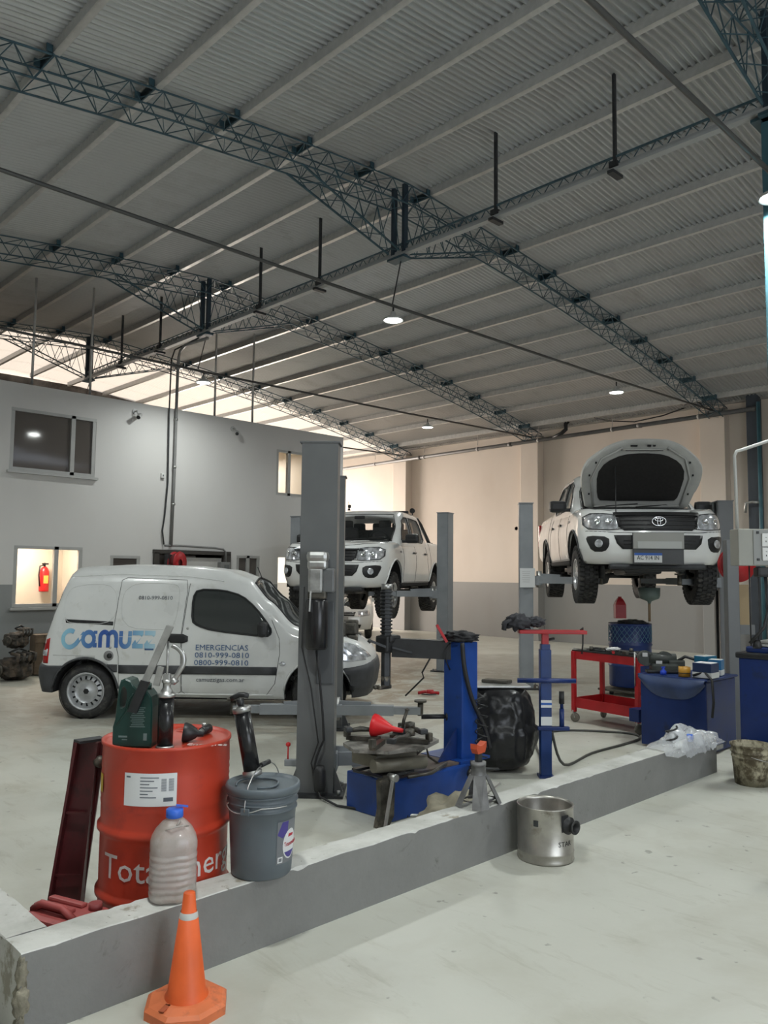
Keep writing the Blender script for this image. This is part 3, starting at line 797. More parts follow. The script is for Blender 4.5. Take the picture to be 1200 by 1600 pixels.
    def xprism(poly, x0, x1):
        mb = MB(); n = len(poly); vs = [(x0, y, z) for y, z in poly]+[(x1, y, z) for y, z in poly]
        mb.add(vs, [list(range(n)), [n+i for i in range(n)][::-1]]+[(i, (i+1) % n, (i+1) % n+n, i+n) for i in range(n)]); return mb.build('cut', M_DARK)
    wsp = [(-.75, 1.2), (.75, 1.2), (.70, 1.5), (.57, 1.715), (-.57, 1.715), (-.70, 1.5)]
    rwp = [(-.62, 1.32), (.62, 1.32), (.56, 1.66), (-.56, 1.66)]
    for c in (yprism(win_f), yprism(win_r), xprism(wsp, -.95, 1), xprism(rwp, -3, -2.3)): boolean(cab, [c])
    cab.data.materials.clear(); cab.data.materials.append(M_WHITE)
    patch(bc, 'x+', smooth_poly([(y*1.02, z) for y, z in [(-.75, 1.19), (.75, 1.19), (.70, 1.5), (.57, 1.722), (-.57, 1.722), (-.70, 1.5)]]), -.012, 'windscreen', M_PANE, t, thick=.002)
    patch(bc, 'x-', rwp, -.012, 'rear_window', M_PANE, t, thick=.002)
    for ax in ('y+', 'y-'):
        patch(bc, ax, win_f, -.012, 'door_window', M_PANE, t, thick=.002); patch(bc, ax, win_r, -.012, 'door_window', M_PANE, t, thick=.002)
        fr = sline(bc, ax, win_f, .011, .002, closed=True); fr2 = sline(bc, ax, win_r, .011, .002, closed=True)
        fr.build('window_trim', M_BLACKPL, t); fr2.build('window_trim', M_BLACKPL, t)
    sline(bc, 'x+', [(-.76, 1.2), (-.71, 1.5), (-.58, 1.73), (.58, 1.73), (.71, 1.5), (.76, 1.2)], .01, .001, closed=True).build('windscreen_seal', M_BLACKPL, t)
    for y0, y1 in ((-.6, .02), (-.02, .6)):
        MB().tube([hit(bc, 'x+', lerp(y0, y1, i/8), 1.215+.05*i/8, .012)[0] for i in range(9)], .008, 5).build('wiper', M_BLACKPL, t)
    # interior
    it = MB().box((-1.5, 0, 1.13), (2.1, 1.5, .04)).box((-.55, 0, 1.2), (.35, 1.4, .12), bev=.03)
    it.build('dashboard', M_DARK, t)
    for sx, ys in ((-1.15, (-.38, .38)), (-2.0, (-.4, 0, .4))):
        for y in ys:
            MB().box((sx, y, 1.28), (.13, .46, .44), bev=.05).box((sx-.01, y, 1.55), (.09, .24, .16), bev=.035).build('seat_back', mat('seat_cloth', (.03, .03, .032), .8), t)
    MB().tube([(-.78+.06*sin(a), .38+.17*cos(a), 1.26+.15*sin(a)) for a in [2*pi*i/20 for i in range(20)]], .014, 6, closed=True).build('steering_wheel', M_BLACKPL, t)
    MB().box((-.78, 0, 1.66), (.03, .2, .06), bev=.01).build('inner_mirror', M_BLACKPL, t)
    # door shut lines, handles, sill
    for ax, sy in (('y+', 1), ('y-', -1)):
        for pts in ([(-.50, 1.17), (-.53, .9), (-.52, .55), (-.6, .50)], [(-1.42, 1.2), (-1.42, .6), (-1.45, .48)], [(-2.33, 1.2), (-2.38, .85), (-2.55, .62), (-2.6, .48)], [(-2.66, 1.26), (-2.66, .46)], [(-.6, .485), (-2.58, .485)]):
            sline(bv, ax, pts, .004, .0).build('shut_line', M_DARK, t)
        for hx in (-1.30, -2.2):
            p, n = hit(bv, ax, hx, 1.02, .0)
            MB().box((hx, p.y+sy*.015, 1.02), (.17, .03, .035), bev=.012).build('door_handle', M_BLACKPL if hood_open is None else mat('handle_dark', (.05, .05, .05), .25), t)
        # mirrors
        mm = thing_part = MB()
        mm.box((-.62, sy*1.045, 1.26), (.13, .25, .17), bev=.05).box((-.6, sy*.9, 1.21), (.07, .14, .05), bev=.015)
        mo = mm.build('door_mirror', M_BLACKPL, t)
        MB().box((-.69, sy*1.05, 1.265), (.006, .2, .13)).build('mirror_glass', M_CHROME, mo)
        sl = MB().box((-1.52, sy*.83, .44), (2.2, .12, .07), bev=.02).build('sill', M_DARK, t)
    # ---- front face
    g = [(-.52, 1.03), (.52, 1.03), (.49, .88), (.42, .825), (-.42, .825), (-.49, .88)]
    patch(bv, 'x+', g, .007, 'grille', M_BLACKPL, t, thick=.012)
    for zz in (.85, .90, .955, 1.005):
        sline(bv, 'x+', [(-.47, zz), (.47, zz)], .008, .012).build('grille_bar', mat('grille_gloss', (.03, .03, .032), .2), t)
    p, n = hit(bv, 'x+', 0, .935, .035)
    ME = Matrix.Translation(p) @ Matrix(((0, 0, 1, 0), (1, 0, 0, 0), (0, 1, 0, 0), (0, 0, 0, 1)))
    emblem(t, ME)
    for s in (-1, 1):
        hl = [(s*.51, 1.03), (s*.66, 1.05), (s*.80, 1.06), (s*.875, 1.02), (s*.88, .92), (s*.83, .855), (s*.62, .835), (s*.48, .845)]
        h = patch(bv, 'x+', smooth_poly(hl), .006, 'headlamp', M_LENS, t, thick=.014, step=.03)
        sline(bv, 'x+', hl, .006, .006, closed=True).build('lamp_rim', M_BLACKPL, h)
        for yy, rr in ((.60, .042), (.73, .035)):
            p, n = hit(bv, 'x+', s*yy, .945, .012)
            MB().lathe([(rr, .0), (rr, .012), (rr*.8, .008), (0, .002)], 18, M=Matrix.Translation(p) @ n.to_track_quat('Z', 'Y').to_matrix().to_4x4()).build('reflector', M_CHROME, h)
        p, n = hit(bv, 'x+', s*.60, .905, .014)
        fg = [(s*.61, .745), (s*.84, .77), (s*.86, .72), (s*.80, .56), (s*.66, .555), (s*.61, .63)]
        f = patch(bv, 'x+', smooth_poly(fg), .004, 'fog_lamp_bezel', M_BLACKPL, t, thick=.012, step=.03)
        p, n = hit(bv, 'x+', s*.725, .66, .012)
        MB().lathe([(.052, 0), (.052, .014), (.042, .012), (0, .02)], 20, M=Matrix.Translation(p) @ n.to_track_quat('Z', 'Y').to_matrix().to_4x4()).build('fog_lamp', M_LENS, f)
        # side repeater / lower lip of the bumper
    sline(bv, 'x+', [(-.86, .83), (-.5, .80), (.5, .80), (.86, .83)], .004, 0).build('shut_line', M_DARK, t)
    it_ = [(-.55, .765), (.55, .765), (.52, .66), (.45, .59), (-.45, .59), (-.52, .66)]
    patch(bv, 'x+', it_, .008, 'air_intake', M_BLACKPL, t, thick=.014, rings=12)
    for zz in (.655, .695): sline(bv, 'x+', [(-.44, zz), (.44, zz)], .007, .01).build('grille_bar', MATS['grille_gloss'], t)
    p, n = hit(bv, 'x+', 0, .52, 0)
    # blank panel over the intake, and the number plate below it
    if plate == 'panel':
        MB().box((p.x+.03, -.03, .60), (.05, .62, .40), bev=.008).build('plate_carrier', mat('plate_carrier_grey', (.06, .062, .065), .5), t)
        MB().box((p.x+.062, -.03, .695), (.012, .62, .20)).build('blank_panel', mat('blank_panel_grey', (.3, .3, .28), .6), t)
        MB().box((p.x+.072, -.02, .64), (.012, .54, .09)).build('cover_strip', mat('cover_strip_grey', (.42, .43, .42), .6), t)
        pl = MB().box((p.x+.06, -.16+.0, .48), (.012, .34, .12), bev=.004).build('number_plate', M_LABEL, t)
        MB().box((p.x+.0665, -.16, .525), (.003, .34, .03)).build('blue_band', mat('plate_blue', (.01, .08, .35), .4), pl)
    else:
        MB().box((p.x+.03, 0, .56), (.05, .62, .22), bev=.01).build('plate_carrier', mat('plate_carrier_grey', (.06, .062, .065), .5), t)
        pl = MB().box((p.x+.06, .0, .57), (.012, .40, .13), bev=.004).build('number_plate', mat('grey_plate', (.3, .3, .3), .5), t)
    Mp = Matrix.Translation((p.x+.068, pl.bound_box[0][1]+.03, .455 if plate == 'panel' else .54)) @ Matrix(((0, 0, 1, 0), (1, 0, 0, 0), (0, 1, 0, 0), (0, 0, 0, 1)))
    text_obj('AC 914 IN' if plate == 'panel' else 'AB 417 KD', .075, 'plate_lettering', M_BLACKPL, pl, Mp, ext=.0015, sx=.82)
    # bonnet
    hood_out = [(-.30, .70), (-.05, .76), (.25, .83), (.50, .80), (.76, .50), (.86, .24), (.87, 0)]
    ho = hood_out+[(x, -y) for x, y in hood_out[::-1][1:]]
    if not hood_open:
        sline(bv, 'z+', ho, .005, .0).build('bonnet_line', M_DARK, t)
        for s in (-1, 1): sline(bv, 'z+', [(-.2, s*.38), (.6, s*.3)], .008, -.002).build('bonnet_crease', M_WHITE, t)
        if cover: 
            MB().tube([hit(bv, 'x+', -.6+1.2*i/10, 1.0, .02)[0] for i in range(11)], .012, 6).build('bonnet_edge_gap', M_DARK, t)
    else:
        hd = bpy.data.objects.new('bonnet', None)
        hinge = Vector((-.30, 0, 1.17)); ang = R(-56)
        Mh = Matrix.Translation(hinge) @ Matrix.Rotation(ang, 4, 'Y')
        def hp(x, y, dz): # x along from hinge, slight crown and edge turn down
            e = max(abs(y)/.8, x/1.19); return Mh @ Vector((x, y, .05*(1-(y/.8)**2)-.10*(x/1.19)**3+dz-(.03 if e > .97 else 0)))
        loc_ = [(x+.30, y) for x, y in ho]; poly = densify(smooth_poly(loc_, 2), .05); n = len(poly); cx_ = .55
        def sheet(dz, sc0, rings=8, sc_in=0.0, closeedge=None):
            vs = []; fs = []
            for r in range(rings+1):
                f = sc0+(sc_in-sc0)*r/rings
                for (a, b) in poly: vs.append(hp(cx_+(a-cx_)*f, b*f, dz))
            for r in range(rings):
                for i in range(n): fs.append((r*n+i, r*n+(i+1) % n, (r+1)*n+(i+1) % n, (r+1)*n+i))
            return vs, fs
        mb = MB(); v1, f1 = sheet(0, 1.0); mb.add(v1, f1, None, True); v2, f2 = sheet(-.035, .985); mb.add(v2, f2, None, True)
        o_ = len(v1)
        mb.add([*v1[:n], *v2[:n]], [(i, (i+1) % n, (i+1) % n+n, i+n) for i in range(n)], None, False)
        bo = mb.build('bonnet', mat('bonnet_shaded_white', (.42, .42, .40), .4, var=.08), t)  # white paint darkened to stand in for shade under the raised bonnet
        ins = [(.17, -.5), (.25, -.56), (.62, -.6), (.80, -.5), (.92, -.28), (.94, 0), (.92, .28), (.80, .5), (.62, .6), (.25, .56), (.17, .5)]
        ins = densify(smooth_poly(ins), .06); mbi = MB(); vs = []; fs = []; ni = len(ins)
        for r in range(7):
            f = 1-r/6
            for a, b in ins: vs.append(hp(.55+(a-.55)*f, b*f, -.045-(.02 if r else 0)))
        for r in range(6):
            for i in range(ni): fs.append((r*ni+i, r*ni+(i+1) % ni, (r+1)*ni+(i+1) % ni, (r+1)*ni+i))
        mbi.add(vs, fs, None, True).build('bonnet_insulation', mat('bonnet_felt', (.018, .017, .016), .9, var=.3, scale=30), bo)
        # inner frame ribs and latch holes
        rib = MB()
        for s in (-1, 1):
            rib.tube([hp(.10, s*.60, -.045), hp(.55, s*.67, -.045), hp(.86, s*.56, -.045), hp(1.03, s*.3, -.045)], .016, 6)
        rib.tube([hp(.10, -.6, -.045), hp(.10, .6, -.045)], .016, 6); rib.tube([hp(1.0, -.3, -.045), hp(1.0, .3, -.045)], .01, 6)
        rib.build('bonnet_rib', MATS['bonnet_shaded_white'], bo)
        lt = MB()
        for (x, y, a, b) in ((1.06, -.15, .02, .09), (1.06, .05, .025, .05), (1.06, .12, .02, .03), (1.0, .3, .015, .03), (1.0, -.3, .015, .03), (.98, 0, .008, .5)):
            lt.box((0, 0, 0), (a, b, .012), Matrix.Translation(hp(x, y, -.045)) @ Matrix.Rotation(ang, 4, 'Y'))
        for s in (-1, 1):
            for x, y in ((.3, .68), (.6, .70), (.8, .63)): lt.box((0, 0, 0), (.025, .02, .012), Matrix.Translation(hp(x, s*y, -.045)) @ Matrix.Rotation(ang, 4, 'Y'))
        lt.build('bonnet_openings', M_DARK, bo)
        MB().tube([Mh @ Vector((.02, s*.62, -.05)) if k == 0 else Vector((-.2, s*.66, 1.08)) for s in (1,) for k in range(2)], .02, 6).build('hinge_arm', M_WHITE, bo)
        MB().tube([Mh @ Vector((.02, -.62, -.05)), Vector((-.2, -.66, 1.08))], .02, 6).build('hinge_arm', M_WHITE, bo)
        MB().tube([hp(.75, -.36, -.05), Vector((.62, -.46, 1.05))], .006, 6).build('prop_rod', M_DKMETAL, t)
        # engine bay contents
        eb = MB().box((.2, 0, .86), (.55, .5, .26), bev=.05); eb.build('engine_block', M_DKMETAL, t)
        MB().box((.22, .0, 1.0), (.42, .40, .05), bev=.02).build('engine_cover', M_BLACKPL, t)
        MB().box((.25, .5, .96), (.28, .2, .2), bev=.02).build('battery', M_BLACKPL, t)
        MB().box((.3, -.5, .97), (.3, .26, .16), bev=.03).build('air_filter_box', M_BLACKPL, t)
        MB().cyl((.42, .28, .9), (.42, .28, 1.05), .05).build('fluid_bottle', mat('bottle_white', (.5, .5, .48), .5), t)
        MB().tube([(.3, -.38, 1.03), (.45, -.1, 1.07), (.4, .15, 1.05)], .035, 10).build('intake_hose', M_CABLE, t)
        MB().box((.70, 0, .985), (.05, 1.1, .03), bev=.01).build('radiator_support', M_DKMETAL, t)
        vs = []; nn = 24
        for i in range(nn+1):
            y = -.62+1.24*i/nn; fx = .945-.20*(y/.93)**2-(.10 if abs(y) > .55 else 0)
            for x, dz in ((fx-.14, .028), (fx-.03, .024), (fx, -.02)): vs.append((x, y, 1.045+dz))
        MB().add(vs, [(3*i+j, 3*i+j+1, 3*i+j+4, 3*i+j+3) for i in range(nn) for j in range(2)], None, True).build('dark_gap_strip', M_BLACKPL, t)  # black strip added to stand in for the dark gap below the bonnet
        MB().tube([(-.22, -.7, 1.12), (-.2, 0, 1.15), (-.22, .7, 1.12)], .03, 6).build('cowl_panel', M_BLACKPL, t)
    # ---- chassis under the body
    ch = MB()
    for s in (-1, 1): ch.box((-1.65, s*.42, .43-.02), (4.9, .09, .14), bev=.01)
    for x in (.55, -.5, -1.5, -2.4, -3.5, -4.1): ch.box((x, 0, .43), (.1, .85, .1))
    ch.build('chassis_frame', M_DARK, t)
    un = MB().box((.35, 0, .34), (.7, .8, .05), bev=.02).box((-.1, 0, .36), (.5, .5, .16), bev=.04).box((-1.0, .05, .36), (.8, .3, .2), bev=.05).box((-1.6, -.5, .36), (1.1, .4, .2), bev=.05)
    un.box((.84, 0, .37), (.16, 1.2, .07), bev=.03)
    un.build('underbody_guard', M_DKMETAL, t)
    MB().tube([(-.3, -.25, .36), (-1.4, -.2, .32), (-2.4, -.3, .35), (-3.9, -.5, .38)], .035, 8).build('exhaust', M_GREASE, t)
    za = .385-droop
    MB().cyl((-3.085, -.7, za), (-3.085, .7, za), .05).lathe([(0, -.17), (.1, -.14), (.15, 0), (.1, .14), (0, .17)], 16, M=Matrix.Translation((-3.085, .05, za))).build('rear_axle', M_DKMETAL, t)
    for s in (-1, 1):
        MB().bar((0, s*.35, .42), (0, s*.7, za-.08), .05).bar((.1, s*.35, .5), (0, s*.7, za+.12), .04).cyl((0, s*.25, .42), (0, s*.7, za), .03).build('suspension_arm', M_GREASE, t)
        MB().cyl((.05, s*.55, za-.05), (0, s*.52, .85), .045).build('shock_absorber', M_DKMETAL, t)
        MB().box((-3.1, s*.52, za+.07), (1.1, .06, .04)).build('leaf_spring', M_DKMETAL, t)
        for x in (0, -3.085):
            wheel(t, (x, s*.77, za), s, .385, .25, .205, lugs=True, style=style)
    # tail lamps, rear bumper, mud flaps
    for s in (-1, 1):
        MB().box((-4.34, s*.86, 1.0), (.1, .1, .42), bev=.02).build('tail_lamp', mat('tail_lamp_red', (.35, .01, .01), .2), t)
        MB().box((-3.56, s*.80, .42), (.02, .24, .36)).build('mud_flap', M_DARK, t)
    MB().box((-4.42, 0, .55), (.14, 1.6, .14), bev=.03).build('rear_bumper', M_BLACKPL, t)
    if rollbar:
        rbm = MB()
        for s in (-1, 1):
            rbm.tube([(-2.76, s*.66, 1.27), (-2.74, s*.62, 1.6), (-2.72, s*.52, 1.80), (-2.71, s*.40, 1.84)], .036, 10)
            rbm.tube([(-2.73, s*.60, 1.76), (-2.95, s*.63, 1.66), (-3.35, s*.68, 1.38), (-3.5, s*.70, 1.27)], .036, 10)
            rbm.box((-2.8, s*.67, 1.285), (.22, .1, .03)).box((-3.48, s*.70, 1.285), (.22, .1, .03))
        rbm.tube([(-2.71, -.40, 1.84), (-2.71, .40, 1.84)], .036, 10)
        rbm.build('roll_bar', M_BLACKPL, t)
    if lightbar:
        lb = MB().box((-2.42, 0, 1.875), (.08, 1.0, .06), bev=.01).box((-2.42, .4, 1.84), (.03, .03, .04)).box((-2.42, -.4, 1.84), (.03, .03, .04)).build('light_bar', M_BLACKPL, t)
        MB().lathe([(0, -.03), (.05, -.02), (.055, .03), (0, .035)], 14, axis='x', M=Matrix.Translation((-2.7, .52, 1.93))).cyl((-2.7, .52, 1.84), (-2.7, .52, 1.92), .012).build('spot_lamp', M_BLACKPL, t)
        MB().cyl((-1.1, -.32, 1.82), (-1.1, -.32, 1.86), .03, .02).box((-1.12, -.32, 1.90), (.05, .06, .07), bev=.02).bar((-1.1, -.32, 1.86), (-1.18, -.36, 2.0), .006).build('aerial', M_BLACKPL, t)
    # small fender script
    for sy, ax in ((1, 'y+'), (-1, 'y-')):
        def mp_(p, sy=sy, ax=ax):
            q, n = hit(bv, ax, (-.28-p.x) if sy > 0 else (-.45+p.x), 1.0+p.y, .002+p.z); return q
        text_obj('HILUX', .05, 'fender_script', mat('script_grey', (.25, .25, .26), .3), t, None, mapper=mp_)
    return t
# right pickup, bonnet raised
pickup('white pickup with its bonnet raised, on the right-hand lift', (10.2, 5.42, 1.41), 3.862, hood_open=True, plate='panel', style='alloy')
pickup('white pickup with closed bonnet and roof light bar, lifted behind the grey column', (9.19, 10.45, 1.03), 3.66, lightbar=True, plate='grey', style='alloy')

# lift columns, carriages, arms
def lift_column(label, loc, rz, paint, h=2.70, motor=False, arms=(), wd=.28, dp=.19, carr=.0, flip=1, notch=True):
    """column faces +y (towards its partner); arms start at the carriage height carr"""
    t = thing('lift_column', label, 'lift column', loc, rz, group=None)
    mb = MB(); th = .012
    mb.box((0, -dp/2, h/2), (wd, th, h)).box((-wd/2+th/2, 0, h/2), (th, dp, h)).box((wd/2-th/2, 0, h/2), (th, dp, h))
    for s in (-1, 1): mb.box((s*(wd/2-.035), dp/2, h/2), (.07, th, h))
    mb.build('post', paint, t)
    MB().box((0, 0, h+.006), (wd+.03, dp+.03, .012)).build('cap_plate', paint, t)
    MB().box((0, 0, .01), (wd+.16, dp+.18, .02)).build('base_plate', M_DKMETAL, t)
    gs = MB()
    for s in (-1, 1):
        gs.add([(s*(wd/2), -.05, .02), (s*(wd/2+.07), -.05, .02), (s*(wd/2), -.05, .2), (s*(wd/2), -.035, .02), (s*(wd/2+.07), -.035, .02), (s*(wd/2), -.035, .2)], [(0, 1, 2), (3, 5, 4), (0, 3, 4, 1), (1, 4, 5, 2), (2, 5, 3, 0)])
    gs.build('gusset', paint, t)
    for a in (-1, 1):
        for b in (-1, 1):
            MB().cyl((a*(wd/2+.045), b*(dp/2+.05), .02), (a*(wd/2+.045), b*(dp/2+.05), .05), .014, n=6).build('anchor_bolt', M_STEEL, t)
    cg = MB().box((0, dp/2-.06, carr+.35), (wd-.06, .1, .8)).box((0, dp/2+.06, carr+.06), (wd+.02, .16, .14), bev=.01).build('carriage', M_LIFT2 if paint is not M_LIFT2 else paint, t)
    for s in (-1, 1):
        MB().cyl((s*(wd/2-.05), dp/2+.10, carr-.04), (s*(wd/2-.05), dp/2+.10, carr+.2), .035, n=14).build('arm_pin', M_STEEL, cg)
    for (s, ang, L, L2) in arms:
        px, py = s*(wd/2-.05), dp/2+.10; ca, sa = cos(R(ang)), sin(R(ang))
        A = Vector((px, py, carr+.07)); B = A+Vector((ca*L, sa*L, 0)); C_ = A+Vector((ca*(L+L2), sa*(L+L2), 0))
        am = MB().bar(A, B, .11, .10).bar(A+Vector((0, 0, .07)), A+Vector((ca*L*.6, sa*L*.6, .055)), .03, .05).build('lift_arm', M_LIFT2, t)
        MB().bar(A+(B-A)*.5, C_, .08, .075).build('arm_extension', M_LIFT2, am)
        MB().cyl(C_+Vector((0, 0, -.05)), C_+Vector((0, 0, .09)), .03).cyl(C_+Vector((0, 0, .09)), C_+Vector((0, 0, .11)), .065, n=18).build('lift_pad', M_GREASE, am)
    return t
LB = 'grey two-post lift column '
g_ang = math.atan2
cA = lift_column('tall grey lift column with motor and black oil tank in front of the white van', (3.93, 4.77, 0), R(-44-2), M_LIFT, h=2.655, carr=.14, arms=((1, 12, .42, .25), (-1, 85, .5, .3)))
cAp = lift_column('grey lift column hidden mostly behind the tall motor column', (5.62, 6.62, 0), R(136), M_LIFT, h=2.70, carr=.16, arms=((-1, 178, .60, .28), (1, 2, .62, .28)))
# motor unit on column A (outer face is -y)
mu = MB().box((.01, -.20, 1.715), (.145, .15, .07), bev=.02).box((.01, -.20, 1.775), (.16, .16, .08), bev=.03)
mo = mu.build('motor_cap', M_STEEL, cA)
MB().box((.0, -.205, 1.60), (.11, .13, .19), bev=.02).build('motor_body', mat('cast_aluminium', (.3, .3, .29), .5, metal=.6, var=.25, scale=18), cA)
MB().box((.095, -.19, 1.60), (.085, .12, .18), bev=.012).build('switch_box', M_LIFT, cA)
MB().box((.01, -.20, 1.49), (.14, .11, .06), bev=.015).build('valve_block', M_GREASE, cA)
MB().bar((-.03, -.28, 1.52), (-.035, -.29, 1.37), .012).build('release_lever', M_CHROME, cA)
MB().lathe([(0, 1.09), (.072, 1.09), (.082, 1.105), (.082, 1.445), (.072, 1.46), (0, 1.46)], 28, M=Matrix.Translation((.01, -.205, 0))).build('oil_tank', mat('gun_black', (.012, .012, .013), .25), cA)
MB().box((.065, -.105, 1.13), (.13, .02, .62), bev=.03).build('back_panel', mat('lift_dark_panel', (.07, .075, .08), .45), cA)
MB().tube([(.01, -.2, 1.08), (.03, -.17, .9), (.06, -.16, .6), (.07, -.16, .42), (.02, -.16, .3), (0, -.17, .2), (.03, -.2, .1), (.06, -.24, .03), (.2, -.4, .015), (.7, -.6, .012)], .009, 6).build('power_cable', M_CABLE, cA)
MB().tube([(-.09, -.2, 1.55), (-.1, -.19, 1.1), (-.03, -.16, .8), (.03, -.16, .4), (-.02, -.16, .25), (0, -.17, .18)], .006, 6).build('signal_cable', M_CABLE, cA)
MB().lathe([(0, .06), (.04, .06), (.045, .1), (.045, .2), (.03, .24), (0, .24)], 14, M=Matrix.Translation((.05, -.19, 0))).build('cable_knot', M_CABLE, cA)
MB().box((-.185, .02, .21), (.12, .05, .05), bev=.008).build('lever_bracket', M_LIFT2, cA)
MB().cyl((-.22, .02, .2), (-.22, .02, .33), .006, n=6).lathe([(0, -.02), (.016, -.012), (.02, 0), (.016, .012), (0, .02)], 12, M=Matrix.Translation((-.22, .02, .345))).build('red_knob_lever', mat('knob_red', (.5, .02, .02), .35), cA)
dC = math.atan2(4.83-7.07, 11.55-9.74)
lift_column('grey lift column left of the pickup with the raised bonnet, paper notice on it', (9.78, 7.05, 0), dC-pi/2, M_LIFT2, h=2.72, carr=1.52, arms=((1, 52, .6, .4), (-1, 135, .5, .3)))
lift_column('grey lift column right of the pickup with the raised bonnet, by the electric box', (11.25, 4.72, 0), dC+pi/2, M_LIFT, h=2.72, carr=1.52, arms=((1, 52, .6, .4), (-1, 135, .5, .3)))
dB = math.atan2(9.35-12.1, 10.58-9.44)
lift_column('short-looking far lift column to the left of the tall motor column', (9.36, 12.0, 0), dB-pi/2, M_LIFT2, h=2.72, carr=1.0, arms=((1, 50, .6, .4), (-1, 135, .5, .3)))
lift_column('grey lift column to the right of the middle pickup with a black round hole', (10.40, 9.2, 0), dB+pi/2, M_LIFT2, h=2.72, carr=1.25, arms=((-1, 135, .7, .5), (1, 50, .5, .3)))
